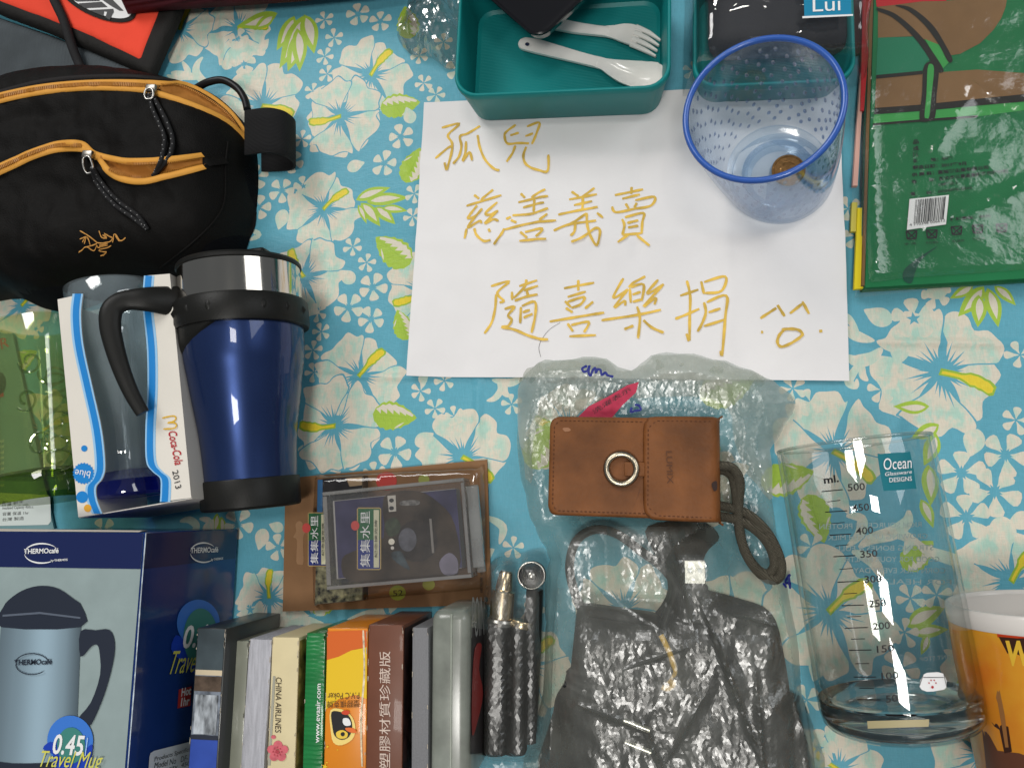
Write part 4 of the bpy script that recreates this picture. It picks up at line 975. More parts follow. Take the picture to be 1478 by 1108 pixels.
puller(131, 226, (5, 28), [[(137, 246), (143, 265), (155, 282), (172, 300), (195, 316), (214, 331)], [(139, 247), (148, 262), (162, 280), (180, 297), (203, 314), (217, 334)]])
# embroidered emblem
E5 = lambda L: [(90 + p[0] * .0744, 310 + p[1] * .0744) for p in L]
EMB = mat('orange_thread', (.62, .30, .07), .6, bump=(2500, .6))
strokes('emblem', [E5(L) for L in ([(350, 315), (480, 390), (580, 460), (690, 550)], [(350, 478), (420, 450), (480, 430)], [(400, 540), (440, 470), (480, 430)], [(440, 570), (460, 490), (480, 430)], [(490, 430), (530, 510), (555, 600)], [(690, 560), (600, 600), (450, 640)], [(330, 740), (400, 690), (450, 640), (510, 640), (600, 700), (650, 690), (690, 590)], [(340, 720), (400, 700)],
            [(690, 550), (780, 560), (870, 545), (950, 525), (990, 460), (930, 430), (830, 370)], [(730, 600), (900, 565)], [(720, 640), (900, 600)], [(740, 620), (880, 580)], [(730, 320), (770, 430), (820, 465), (880, 455), (830, 400)], [(800, 400), (850, 440), (880, 480)], [(990, 550), (1010, 480), (1020, 400), (1060, 400), (1140, 510), (1200, 500), (1250, 455)], [(1050, 420), (1130, 530)],
            [(970, 610), (880, 655), (760, 680), (740, 710), (820, 730), (880, 735), (850, 780), (810, 810)], [(880, 720), (830, 780), (760, 810)], [(690, 600), (720, 650), (760, 640)])], .00078, lambda x, y: onbag(x, y, .0006), EMB, wb, 4)
# webbing loop and cord ring at the right end
WEB = mat('black_webbing', (.010, .010, .011), .8, wave=(300, .7, 'Y', .1), bump=(900, .3))
y0, y1 = 158, 222
def webp(x, z, t):
    P = A(x, y0 + (y1 - y0) * t, .033); P.z = z; return P
prof = [(352, .030), (366, .032), (385, .034), (396, .033), (406, .029), (410, .020), (406, .012), (396, .007), (380, .005), (362, .004), (350, .004)]
vs, fs = [], []
PR = smoothpoly([(a, b_ * 1000, 0) for a, b_ in prof], 5, False)
for p in PR:
    vs += [webp(p.x + (-2 if t == 0 else 2) * 0, p.y / 1000, t) for t in (0, .25, .5, .75, 1)]
for i in range(len(PR) - 1):
    for j in range(4): fs.append((i * 5 + j, i * 5 + 5 + j, i * 5 + 6 + j, i * 5 + j + 1))
wl = mk('webbing_loop', vs, fs, WEB, wb, True)
sm = wl.modifiers.new('thickness', 'SOLIDIFY'); sm.thickness = .0016
tube('cord_ring', [A(283, 128, .020), A(300, 119, .024), (A(322, 116, .025)), A(342, 127, .025), A(353, 143, .026), A(357, 158, .028)], .0028, mat('black_rubber', (.008, .008, .009), .4), wb, 10, 8)

# ================================================================== red bag, grey fabric, maroon cloth, black rope (top left)
DEN = mat('grey_ripstop', (.060, .072, .080), .85, var=(40, .25), wave=(110, .25, 'X', .2), bump=(900, .2))
gfp = [(-60, 0), (0, 24), (70, 48), (205, 100), (190, 112), (110, 116), (-60, 150)]
o_ = [A(p[0], p[1], .006).to_2d()[:] for p in gfp]
vs, fs = patch(o_, .004, lambda p, d: .001 + .009 * np.clip(d / .006, 0, 1) ** .5 + nz(p, 40, 8, 2) * .001 * np.clip(d / .006, 0, 1), 3, rings=(.0008, .003))
gf = tag(rebase(mk('grey_fabric_bag', vs, fs, DEN, None, True)), 'grey checked ripstop fabric lying between the red bag and the waist bag', 'fabric')
rz = .0165; rpl = hpl(rz)
rb_ = thing('red_bag', 'red nylon bag with black binding and a white oval badge', 'bag', A(110, 30))
def slab(name, pxs, z, t, mat_, parent, amp=.0008, seed=1, s=.004):
    o_ = [A(p[0], p[1], z).to_2d()[:] for p in pxs]
    f = lambda p, d: z - t + t * np.clip(d / .003, 0, 1) ** .5 + nz(p, 35, seed, 2) * amp * np.clip(d / .004, 0, 1)
    vs, fs = patch(o_, s, f, seed, rings=(.0007, .002))
    return mk(name, vs, fs, mat_, parent, True)
BINDC = mat('black_binding_tape', (.011, .010, .009), .75, bump=(1000, .4), wave=(500, .2, 'X', .1))
slab('black_binding', [(-60, -60), (-60, -10), (0, 18), (60, 40), (130, 70), (205, 104), (216, 107), (250, 28), (285, -60)], rz - .0012, .008, BINDC, rb_, .0006, 2)
slab('red_panel', [(-60, -60), (-60, -26), (0, 4), (60, 26), (130, 53), (202, 88), (226, 27), (258, -60)], rz, .004, mat('red_nylon', (.83, .075, .040), .7, spec=.1, bump=(900, .25), var=(20, .08)), rb_, .0006, 3)
bp_ = hpl(rz + .0008)
trace('badge_border', ellpx(140, -2, 61, 26, 48, math.radians(25)), bp_, BINDC, rb_, .0003)
trace('badge', ellpx(140, -2, 55, 20, 48, math.radians(25)), bp_, PAPERW, rb_, .0006)
K4 = lambda pts: crop(0, 0, .1759, pts)
for P in ([(560, -10), (780, -20), (830, 15), (640, 20)], [(650, 35), (840, 22), (890, 65), (700, 75)], [(735, 90), (935, 80), (940, 105), (905, 170), (870, 150), (885, 105), (860, 100), (855, 140), (830, 130)], [(800, -25), (905, -20), (1020, 95), (985, 95), (915, 55), (850, 10)]):
    trace('badge_letter', K4(P), bp_, BLACKINK, rb_, .0009)
rope = tube('black_rope', [A(66, -40, .021), A(76, -5, .021), A(90, 25, .0205), A(97, 45, .0200), A(105, 70, .018), A(114, 92, .016), A(122, 108, .018)], .0036, CORD, None, 12, 6)
tag(rebase(rope), 'thick black braided rope crossing the red bag', 'rope')
mr_px = [(196, -60), (192, 28), (250, 23), (310, 19), (430, 11), (520, 2), (600, -8), (620, -60)]
o_ = [A(p[0], p[1], .012).to_2d()[:] for p in mr_px]
vs, fs = patch(o_, .004, lambda p, d: .0185 + .022 * (1 - (1 - np.clip(d / .014, 0, 1)) ** 2) ** .5 + nz(p, 18, 5, 2) * .002 * np.clip(d / .01, 0, 1), 4, rings=(.0006, .0018, .004))
vs2 = [v.copy() for v in vs]
mr = mk('maroon_cloth', vs, fs, mat('maroon_ribbed', (.072, .010, .016), .8, wave=(230, .9, 'Y', .4), bump=(500, .3), var=(25, .25)), None, True)
ms_ = mr.modifiers.new('thickness', 'SOLIDIFY'); ms_.thickness = .016
tag(rebase(mr), 'folded ribbed maroon cloth lying at the corner of the red bag', 'cloth')

# ================================================================== blue travel mug (lying)
PAINT = mat('blue_metallic_paint', (.015, .036, .128), .32, .6, coat=1.0, coat_rough=.03, var=(3000, .25))
BLK = mat('black_plastic', (.010, .010, .009), .42, spec=.22, bump=(1200, .12))
CHROME = mat('polished_steel', (.62, .58, .52), .10, 1.0, wave=(6, .02, 'X', 1))
m0 = A(346, 389, .046); m1 = A(362, 703, .0345)
ax = (m1 - m0).normalized(); ML = (m1 - m0).length
mug = thing('travel_mug', 'metallic blue travel mug with black handle and steel collar, lying on its side', 'travel mug', (m0.x, m0.y, 0))
su = Z.cross(ax).normalized(); sn = ax.cross(su)
lathe('lid', m0, ax, [(-.0045, .0001), (-.0045, .030), (-.0038, .036), (-.0032, .0375), (-.0026, .0400), (-.001, .0412), (.001, .0412), (.0016, .0402), (.0016, .036)], BLK, mug, 72, 30)
kb = rbox('lid_tab', mx(m0 + su * .012 - ax * .0042 + sn * .006, su, sn, -ax), .024, .013, .006, .0022, BLK, mug, 3)
lathe('steel_collar', m0, ax, [(.0008, .0385), (.0014, .0402), (.024, .0408), (.026, .0385)], CHROME, mug, 96, 30)
bs = .0245
lathe('grip_band', m0 + ax * bs, ax, [(-.001, .039), (.0, .0430), (.002, .0442), (.016, .0446), (.0185, .0438), (.019, .0415), (.0185, .039)], BLK, mug, 96, 30)
for i in range(16):
    a = 2 * math.pi * i / 16; rd = su * math.cos(a) + sn * math.sin(a); c = m0 + ax * (bs + .009) + rd * .0441
    if i % 4 == 3: continue
    tn_ = ax.cross(rd); vs = []; 
    for k in range(12):
        q = 2 * math.pi * k / 12; vs.append(c + ax * .0042 * math.cos(q) + tn_ * .0023 * math.sin(q) - rd * .0003)
    vs.append(c + rd * .0020); mk('grip_bump', vs, [(k, (k + 1) % 12, 12) for k in range(12)], BLK, mug, True)
P0 = m0 + ax * (bs + .016)
bl_ = ML - bs - .016
lathe('body', P0, ax, [(p.x, p.y) for p in smoothpoly([(0, .0395, 0), (.002, .0404, 0), (.02, .0399, 0), (bl_ * .3, .0381, 0), (bl_ * .48, .0352, 0), (bl_ * .62, .0327, 0), (bl_ * .76, .0312, 0), (bl_ * .9, .0306, 0), (bl_ - .004, .0306, 0)], 5, False)], PAINT, mug, 96, 40)
# extra smoothness comes from dense profile below
lathe('base_cap', P0 + ax * (bl_ - .006), ax, [(0, .0306), (.0003, .0316), (.001, .0320), (.018, .0322), (.0195, .0312), (.0200, .028), (.0200, .0001)], BLK, mug, 96, 30)
# tongue of the grip running down the left of the body towards the handle foot
vs, fs = [], []; NU, NV = 12, 10
def mug_pt(s, ang, dr=0):
    rp = np.interp(s, [0, .02, bl_ * .3, bl_ * .48, bl_ * .62, bl_ * .76], [.0404, .0398, .0380, .0352, .0325, .0310])
    return P0 + ax * s + (su * math.cos(ang) + sn * math.sin(ang)) * (rp + dr)
side_l = math.pi if su.x > 0 else 0.0
for i in range(NU + 1):
    t = i / NU; a_ = math.radians(205) - math.radians(130) * t     # from below-left round over the left flank to the top
    smax = .042 * max(0.02, 1 - (t / 1.0) ** 1.1) if t < 1 else .001
    for j in range(NV + 1):
        ang_ = (a_ if su.x > 0 else math.pi - a_)
        vs.append(mug_pt(-.001 + smax * j / NV, ang_, .0022 * (1 - (j / NV) ** 6) + .0001))
for i in range(NU):
    for j in range(NV): fs.append((i * (NV + 1) + j, (i + 1) * (NV + 1) + j, (i + 1) * (NV + 1) + j + 1, i * (NV + 1) + j + 1))
tg = mk('grip_tongue', vs, fs, BLK, mug, True)
hp = [(262, 437, .066), (240, 434, .074), (210, 432, .082), (180, 434, .087), (162, 446, .090), (159, 470, .0905), (165, 500, .090), (176, 535, .089), (190, 568, .087), (206, 596, .085)]
hw = tube('handle', [A(*p) for p in hp], lambda t: .0118 - .0050 * min(1, t / .30) - .0028 * max(0, (t - .5) / .5), BLK, mug, 16, 6, False, .45)

# ================================================================== blue contour glass in printed carton
def glassy(name, tint, edge, refl=1.6, rough=.03, milk=0.0): return film(name, tint, milk, tint, refl, rough, edge)
gb0, gb1 = A(167, 417, .040), A(190, 716, .034)
gax = (gb1 - gb0).normalized(); GL = (gb1 - gb0).length
bg = thing('blue_glass', 'pale blue fluted drinking glass lying inside the white printed carton', 'glass', (gb0.x, gb0.y, 0))
BG = film('blue_glass_wall', (.95, .98, .99), .15, (.74, .87, .92), 3.0, .03, (.60, .72, .80))
BGD = film('blue_glass_base', (.22, .30, .92), .12, (.02, .03, .55), 3, .04, (.05, .06, .5))
flute = lambda a, s: 1 + .025 * abs(math.sin(a * 8)) * min(1, max(0, (s - .02) / .03))
pr = [(0, .0325), (.0006, .0330), (.015, .0325), (.04, .0290), (.07, .0255), (.095, .0225), (.118, .0205), (GL * .88, .0200), (GL * .91, .0235), (GL * .93, .0250)]
lathe('wall', gb0, gax, pr, BG, bg, 96, 60, rad=flute)
lathe('inner_wall', gb0, gax, [(s, r - .0028) for s, r in pr[:-2]], BG, bg, 96, 60)
lathe('base', gb0, gax, [(GL * .885, .0001), (GL * .885, .019), (GL * .91, .0225), (GL * .93, .0243), (GL * .99, .0243), (GL, .022), (GL, .0001)], BGD, bg, 64, 40)
cz = .0745; cpl = hpl(cz)
ct = thing('glass_carton', 'white cardboard carton with blue wavy window borders, holding the blue glass', 'carton', A(180, 580))
CARD = mat('white_card', (.74, .70, .63), .6, var=(20, .05), bump=(700, .08)); CARDE = mat('brown_card', (.45, .36, .26), .8)
CB1 = mat('carton_blue', (.012, .22, .60), .45); CB2 = mat('carton_pale_blue', (.30, .55, .80), .45)
inL = [(120, 424), (117, 455), (121, 500), (134, 560), (147, 620), (152, 670), (148, 690), (139, 702), (140, 720), (148, 741)]
inR = [(208, 398), (206, 440), (212, 500), (213, 560), (210, 620), (211, 665), (220, 680), (231, 690), (232, 708), (231, 724)]
sL = sp2(inL, 5, False); sR = sp2(inR, 5, False)
prism('front_panel', [cpl.px(*p) for p in [(83, 432)] + [(113, 746)] + sL[::-1]], Z, .0007, CARD, ct)
prism('front_panel', [cpl.px(*p) for p in sR + [(276, 718), (245, 395)]], Z, .0007, CARD, ct)
def offs(L, d): return [(p[0] + d, p[1]) for p in L]
trace('border_stripe', sL + offs(sL, -15)[::-1], cpl, CB2, ct, .0002)
trace('border_stripe', offs(sL, -2.5) + offs(sL, -11.5)[::-1], cpl, CB1, ct, .0004)
trace('border_stripe', sR + offs(sR, 15)[::-1], cpl, CB2, ct, .0002)
trace('border_stripe', offs(sR, 2.5) + offs(sR, 11.5)[::-1], cpl, CB1, ct, .0004)
prism('back_panel', [A(p[0], p[1], .0018) for p in ((118, 452), (143, 728), (276, 706), (252, 418))][::-1][::-1], Z, .0006, mat('pale_blue_card', (.74, .80, .82), .7), ct)
# sides of the carton down to the table (leaning in under the front)
for nm, a, b_, c, d in (('side_panel', (83, 432), (113, 746), (100, 440), (128, 735)), ('side_panel', (245, 395), (276, 718), (262, 402), (290, 706)), ('bottom_panel', (113, 746), (276, 718), (128, 735), (290, 706))):
    p_ = [cpl.px(*a), cpl.px(*b_)]; q0 = p_[0].copy(); q1 = p_[1].copy(); q0.z = q1.z = .0012
    n_ = (p_[1] - p_[0]).cross(q0 - p_[0]).normalized()
    prism(nm, [p_[0] - Z * .0009, p_[1] - Z * .0009, q1, q0], n_, .0006, CARD, ct)
for (x, y, r) in ((122, 647, 4.5), (119, 717, 8.5)): trace('print_dot', ellpx(x, y, r, r, 24), cpl, CB1, ct, .0003)
trace('print_dot', ellpx(127, 733, 5.5, 5.5, 24), cpl, mat('carton_orange', (.75, .38, .04), .5), ct, .0003)
trace('print_cap', [(121 + (14 if i % 2 else 16) * math.cos(i * math.pi / 21), 683 + (14 if i % 2 else 16) * math.sin(i * math.pi / 21)) for i in range(42)], cpl, CB1, ct, .0003)
text(ct, 'blue', cpl, (132, 680), (110, 677), WHITEINK, h=9, off=.0006)
RI = mat('red_ink', (.45, .02, .03), .5)
text(ct, 'Coca-Cola', cpl, (243, 624), (253, 672), RI, h=13, off=.0005, shear=.35, bold=.012)
text(ct, '2013', cpl, (249, 680), (254, 706), BLACKINK, h=9, off=.0005)
strokes('golden_arches', [[(234, 603), (250, 600), (254, 604), (250, 608), (242, 610), (252, 610), (255, 614), (251, 618), (236, 619)]], .0009, lambda x, y: A(x, y, cz + .0005), mat('gold_ink', (.70, .42, .03), .5), ct, 4)

# ================================================================== green glass on its card
gg0, gg1 = A(60, 468, .037), A(72, 722, .034)
ga = (gg1 - gg0).normalized(); gl_ = (gg1 - gg0).length
gg = thing('green_glass', 'green drinking glass with embossed swirls lying left of the white carton', 'glass', (gg0.x, gg0.y, 0))
GG = film('green_glass_wall', (.92, .95, .74), .07, (.50, .60, .20), 3.0, .03, (.30, .38, .10))
GGB = film('green_glass_base', (.50, .60, .16), .06, (.12, .2, .02), 2.5, .05, (.10, .16, .02))
sqr = lambda a, s: 1 + .06 * math.cos(4 * a) * -1
gp_ = [(0, .0318), (.001, .0324), (.02, .0322), (.06, .0316), (gl_ * .8, .0306), (gl_ * .86, .0310)]
lathe('wall', gg0, ga, gp_, GG, gg, 72, 60, rad=sqr)
lathe('inner_wall', gg0, ga, [(s, r - .003) for s, r in gp_], GG, gg, 72, 60, rad=sqr)
lathe('base', gg0, ga, [(gl_ * .84, .0001), (gl_ * .84, .027), (gl_ * .88, .0302), (gl_ * .97, .0315), (gl_, .029), (gl_, .0001)], GGB, gg, 64, 40, rad=sqr)
EMBG = glassy('green_relief', (.80, .88, .60), (.6, .7, .35), 5.0)
gu = (Z - ga * Z.dot(ga)).normalized(); gs = ga.cross(gu)
for k, c in enumerate([(35, 520), (62, 545), (80, 575), (60, 605), (45, 640), (78, 632), (85, 530), (30, 575), (60, 660)]):
    Pc = A(c[0], c[1], .07); s_ = (Pc - gg0).dot(ga); o_ = max(-.024, min(.024, (Pc - gg0).dot(gs))); P = []
    for i in range(15):
        a = i * .5 + k; rr = .0085 - .0004 * i; x_, y_ = o_ + rr * math.cos(a) * .8, s_ + rr * math.sin(a)
        hh = math.sqrt(max(0, .0322 ** 2 - x_ ** 2)) - .0003
        P.append(gg0 + ga * y_ + gs * x_ + gu * hh)
    tube('embossed_swirl', P, .0009, EMBG, gg, 6, 3)
bc0 = thing('printed_card', 'teal printed package card with white text label under the green glass', 'card', A(30, 640))
kpl = hpl(.0026)
CARDT = mat('grey_teal_card', (.17, .30, .32), .5, var=(20, .1))
prism('card', [kpl.px(*p) for p in [(-60, 478), (18, 482), (78, 764), (-60, 768)]][::-1], Z, .0016, CARDT, bc0)
trace('label', sp2([(-60, 708), (70, 714), (73, 720), (74, 752), (70, 757), (-60, 760)], 1), kpl, mat('pale_label', (.60, .66, .64), .6), bc0, .0003)
text(bc0, 'ER', kpl, (-8, 508), (14, 500), mat('red_letter', (.5, .04, .04), .5), h=15)
trace('black_spot', ellpx(0, 553, 9, 16), kpl, BLACKINK, bc0, .0004); trace('red_mark', [(-10, 566), (5, 560), (6, 572), (-10, 577)], kpl, RI, bc0, .0004)
for i, s in enumerate(('Rated 0.45 L', 'Insulated Capacity 450c.c.', '容量 保溫 1hr', '台灣 製造')): text(bc0, s, kpl, (4, 728 + i * 8), (4 + 52 - 7 * i, 726 + i * 8), BLACKINK, h=4.5)
for i in range(9): text(bc0, 'stainless steel inner wall', kpl, (-40, 640 + i * 8), (6, 638 + i * 8), WHITEINK, h=4)

# ================================================================== thermo mug box
TH = .108
e0, e1 = A(210, 768, TH), A(183, 1108, TH)
tv = (e0 - e1).normalized(); tu = tv.cross(Z); TL, TW = .19, .115
tc0 = e0 - tu * TW / 2 - tv * TL / 2
tx = thing('mug_box', 'blue and grey cardboard box picturing a steel travel mug, lying on its back', 'box', (tc0.x, tc0.y, 0))
NAVY = mat('box_navy', (.012, .020, .085), .22, coat=.5); RBLUE = mat('box_blue', (.010, .036, .17), .22, coat=.6, bump2=(45, .5), var=(12, .15)); GREYB = mat('box_grey', (.27, .34, .34), .45, var=(60, .08), bump=(600, .06))
# carton faces as thin panels, front is uppermost
Mtx = mx(Vector((tc0.x, tc0.y, .001)), tu, tv, Z)
rbox('carton', Mtx, TW, TL, TH - .001, .0006, RBLUE, tx, 1)
tpl = Pl((tc0.x, tc0.y, TH), tu, tv)
spl = Pl(e0, tv * -1, Z); 
if spl.n.x < 0: spl = Pl(e0, tv, Z)
T = lambda *p: crop(0, 740, .3322, p)
fl_ = lambda a, b_, off: tpl.at(a, b_, off)
flat('front_print', [fl_(-TW / 2 + .0004, TL / 2 - .0005, 0), fl_(-TW / 2 + .0004, -TL / 2 + .0005, 0), fl_(TW / 2 - .0010, -TL / 2 + .0005, 0), fl_(TW / 2 - .0010, TL / 2 - .0005, 0)], Z, GREYB, tx, .0003)
band = .0205
flat('navy_band', [fl_(-TW / 2 + .0004, TL / 2 - .0005, 0), fl_(-TW / 2 + .0004, TL / 2 - band, 0), fl_(TW / 2 - .0010, TL / 2 - band, 0), fl_(TW / 2 - .0010, TL / 2 - .0005, 0)], Z, NAVY, tx, .0006)
ee = e0 - Z * .0003
flat('side_band', [ee - tv * .0005, ee - tv * band, ee - tv * band - Z * (TH - .003), ee - tv * .0005 - Z * (TH - .003)], spl.n, NAVY, tx, .0003)
strokes('worn_edge', [[(210, 769), (202, 870), (194, 980), (184, 1108)]], .0007, lambda x, y: A(x + .6, y, TH + .0006), mat('worn_edge_board', (.45, .52, .58), .8, var=(200, .5)), tx)
# flap edge of raw board along the top
prism('flap_edge', [fl_(-TW / 2, TL / 2 + .0016, .0002), fl_(-TW / 2, TL / 2 + .0002, .0002), fl_(TW / 2 - .004, TL / 2 + .0002, .0002), fl_(TW / 2 - .002, TL / 2 + .0010, .0002)], Z, .006, mat('raw_board', (.42, .38, .33), .8), tx)
def tlogo(pl, c, rx, ry, x0, x1, yb, h, mt, by):
    text(tx, 'THERMOcafé', pl, (x0, yb), (x1, yb - 1.5), mt, h=h, off=.0009, bold=.02)
    def arc(a0, a1, r0):
        L = []; R_ = []
        for i in range(17):
            a = math.radians(a0 + (a1 - a0) * i / 16); th = .9 * math.sin(math.pi * i / 16) + .15
            L.append((c[0] + (rx * r0 + th) * math.cos(a), c[1] - (ry * r0 + th) * math.sin(a))); R_.append((c[0] + (rx * r0 - th) * math.cos(a), c[1] - (ry * r0 - th) * math.sin(a)))
        trace('logo_ring', L + R_[::-1], pl, mt, tx, .0009)
    arc(35, 175, 1); arc(185, 320, 1)
    text(tx, 'by THERMOS', pl, by[0], by[1], mt, h=h * .55, off=.0009, bold=.02)
tlogo(tpl, (62, 798), 25, 14, 36, 86, 799, 6.5, WHITEINK, ((75, 811), (99, 809.5)))
tlogo(spl, (292, 797), 19, 14, 273, 313, 798, 4.2, WHITEINK, ((303, 810), (320, 808)))
DKM = mat('pictured_black', (.020, .026, .042), .4); MBODY = mat('pictured_steel', (.23, .33, .40), .42, var=(8, .25, (6, .3, 1))); MB2 = mat('pictured_steel_light', (.34, .46, .54), .42); MB3 = mat('pictured_steel_shade', (.15, .22, .29), .42)
NS = 40; vs_, fs_, cl_ = [], [], []
for k in range(NS + 1):
    f_ = k / NS; sh = .62 + .55 * math.exp(-((f_ - .55) / .22) ** 2) - .35 * max(0, f_ - .82) / .18 - .2 * max(0, .2 - f_) / .2
    for q in T((8 + 348 * f_, 490), (-45 + 377 * f_, 1095 - 25 * abs(f_ - .45))): vs_.append(tpl.px(*q) + Z * .0006)
    cl_.append((.25 * sh, .35 * sh, .42 * sh, 1))
    if k: fs_.append((2 * k - 2, 2 * k - 1, 2 * k + 1, 2 * k))
pm = mk('pictured_mug_body', vs_, fs_, mat('pictured_steel', (.25, .35, .42), .45, attr=True), tx)
ca_ = pm.data.color_attributes.new('print', 'FLOAT_COLOR', 'POINT'); ca_.data.foreach_set('color', [x for c_ in cl_ for _ in (0, 1) for x in c_])
trace('pictured_mug_lid', sp2(T((10, 494), (18, 410), (60, 362), (120, 328), (190, 315), (260, 328), (325, 372), (360, 405), (356, 494)), 3), tpl, DKM, tx, .0009)
trace('pictured_lid_line', T((18, 440), (180, 428), (356, 450), (356, 458), (180, 437), (18, 449)), tpl, mat('pictured_lid_line', (.10, .12, .16), .4), tx, .0012)
trace('pictured_mug_foot', sp2(T((-60, 1076), (60, 1084), (200, 1082), (330, 1070), (330, 1140), (-60, 1140)), 2), tpl, DKM, tx, .0010)
trace('pictured_handle', sp2(T((355, 512), (420, 508), (480, 506), (503, 560), (495, 650), (460, 780), (410, 900), (385, 922), (345, 892), (400, 820), (440, 700), (437, 600), (425, 570), (400, 580), (355, 622)), 3), tpl, DKM, tx, .0010)
text(tx, 'THERMOcafé', tpl, T((68, 660))[0], T((232, 655))[0], DKM, h=7, off=.0012, bold=.02)
tx_c = T((140, 655))[0]
tl = []
strokes('pictured_logo_ring', [[(tx_c[0] + 24 * math.cos(a), tx_c[1] - 15 * math.sin(a)) for a in [math.radians(20 + 150 * i / 10) for i in range(11)]], [(tx_c[0] + 24 * math.cos(a), tx_c[1] - 15 * math.sin(a)) for a in [math.radians(185 + 130 * i / 10) for i in range(11)]]], .0005, lambda a, b_: A(a, b_, TH + .0012), DKM, tx)
BB = mat('badge_blue', (.045, .18, .60), .4); BGN = mat('badge_green', (.05, .22, .19), .4); BDB = mat('badge_dark_blue', (.012, .05, .42), .4); YTX = mat('yellow_ink', (.62, .60, .10), .45)
trace('badge', ellpx(*T((312, 985))[0], 33, 36), tpl, BB, tx, .0013)
trace('badge_swoosh', sp2(T((195, 1020), (225, 990), (260, 1010), (300, 1060), (360, 1040), (408, 1000), (400, 1070), (370, 1110), (250, 1110), (240, 1045)), 3), tpl, BDB, tx, .0015)
trace('badge_centre', ellpx(*T((318, 1005))[0], 20, 26), tpl, BGN, tx, .0017)
text(tx, '0.45', tpl, T((238, 1042))[0], T((372, 1050))[0], WHITEINK, h=25, off=.0020, shear=.15, bold=.02)
text(tx, 'l', tpl, T((378, 1050))[0], T((400, 1046))[0], mat('pale_blue_ink', (.35, .55, .85), .4), h=22, off=.0020, shear=.5)
text(tx, 'Travel Mug', tpl, T((185, 1118))[0], T((455, 1126))[0], YTX, h=26, off=.0022, shear=.45)
trace('badge', ellpx(*T((858, 478))[0], 31, 34), spl, BB, tx, .0006)
trace('badge_swoosh', sp2(T((738, 590), (760, 530), (800, 560), (850, 640), (900, 640), (850, 700), (780, 640)), 3), spl, BDB, tx, .0008)
trace('badge_centre', ellpx(*T((866, 540))[0], 25, 42), spl, BGN, tx, .0010)
text(tx, '0.45', spl, T((783, 590))[0], T((925, 575))[0], WHITEINK, h=17, off=.0014, shear=.15, bold=.02)
text(tx, 'Travel', spl, T((728, 700))[0], T((855, 688))[0], YTX, h=17, off=.0014, shear=.45)
hot = trace('hot_label', T((773, 766), (828, 752), (823, 836), (767, 848)), spl, mat('label_red', (.45, .035, .03), .4), tx, .0006)
text(hot, 'Hot', spl, T((780, 797))[0], T((822, 788))[0], WHITEINK, h=6.5, off=.0010, bold=.03); text(hot, '1hr', spl, T((778, 840))[0], T((815, 832))[0], WHITEINK, h=6.5, off=.0010, bold=.03)
spec = trace('spec_label', T((645, 1060), (650, 1042), (665, 1032), (840, 988), (840, 1130), (640, 1130)), spl, mat('pale_label_grey', (.62, .66, .70), .5), tx, .0006)
for s, a, b_ in (('Products Specification', (663, 1084), (850, 1030)), ('Model No   DF-1020', (663, 1110), (850, 1064)), ('Capacity  450c.c.', (663, 1140), (850, 1092))): text(spec, s, spl, T(a)[0], T(b_)[0], BLACKINK, h=4.5, off=.0010)

# ================================================================== row of playing card boxes
def cardbox(name, label, cat, xt0, xt1, yt, xb0, xb1, z, L, mats, hgt=None, r=.0008, grp='card boxes standing in a row'):
    p0, p1, q0 = A(xt0, yt, z), A(xt1, yt, z), A((xb0 + xb1) / 2, 1108, z)
    c0 = (p0 + p1) / 2; v = (c0 - q0).normalized(); u = v.cross(Z); Wd = (p1 - p0).length
    c = c0 - v * L / 2
    t = thing(name, label, cat, (c.x, c.y, 0), grp)
    M = mx(Vector((c.x, c.y, .001)), u, v, Z)
    b_ = rbox('carton', M, Wd, L, z - .001, r, mats, t, 2)
    pl = Pl((c.x, c.y, z), u, v)
    sp_ = Pl(Vector((c.x, c.y, z)) + u * Wd / 2, v * -1, Z)
    if sp_.n.dot(u) < 0: sp_ = Pl(Vector((c.x, c.y, z)) + u * Wd / 2, v, Z)
    wear(t, pl, Wd, L, int(xt0), 14)
    return t, pl, sp_, u, v, Wd, c
WEAR = mat('rubbed_board', (.55, .48, .38), .85, var=(400, .5))
def wear(t, pl, Wd, L, seed, n=9):
    r_ = random.Random(seed); vs, fs = [], []
    for i in range(n):
        sd = r_.choice((-1, 1)); y = r_.uniform(-L / 2 + .002, L / 2 - .001) if r_.random() < .6 else L / 2 - r_.uniform(.0004, .004); l = r_.uniform(.001, .005); w_ = r_.uniform(.0002, .0005); b0_ = len(vs)
        for a_, c_ in ((0, -l / 2), (1, -l / 4), (1, l / 3), (0, l / 2)): vs.append(pl.at(sd * (Wd / 2 - .0003 - a_ * w_), min(y + c_, L / 2 - .0004), .0005))
        fs.append((b0_, b0_ + 1, b0_ + 2, b0_ + 3) if sd < 0 else (b0_ + 3, b0_ + 2, b0_ + 1, b0_))
    mk('edge_wear', vs, fs, WEAR, t)['kind'] = 'stuff'
def topstrip(t, pl, Wd, L, v0, v1, m_, off=.0003, nm='printed_band', inset=.0009):
    """band across the upper face between distances v0..v1 from the far end"""
    flat(nm, [pl.at(-Wd / 2 + inset, L / 2 - v1, 0), pl.at(Wd / 2 - inset, L / 2 - v1, 0), pl.at(Wd / 2 - inset, L / 2 - v0, 0), pl.at(-Wd / 2 + inset, L / 2 - v0, 0)], Z, m_, t, off)
LB = .092; ZC = .062
D4 = lambda x, y: (270 + x * .30447, 880 + y * .30447)
DG = mat('box_dark_grey', (.040, .045, .045), .35, coat=.3)
t, pl, sp_, u, v, Wd, c = cardbox('card_box', 'narrow box with dark top and a photograph of a fountain on its spine', 'card box', 285, 327, 906, 272, 313, .074, LB, DG)
topstrip(t, pl, Wd, LB, .0005, .024, mat('slate_print', (.055, .075, .085), .4, var=(60, .3)))
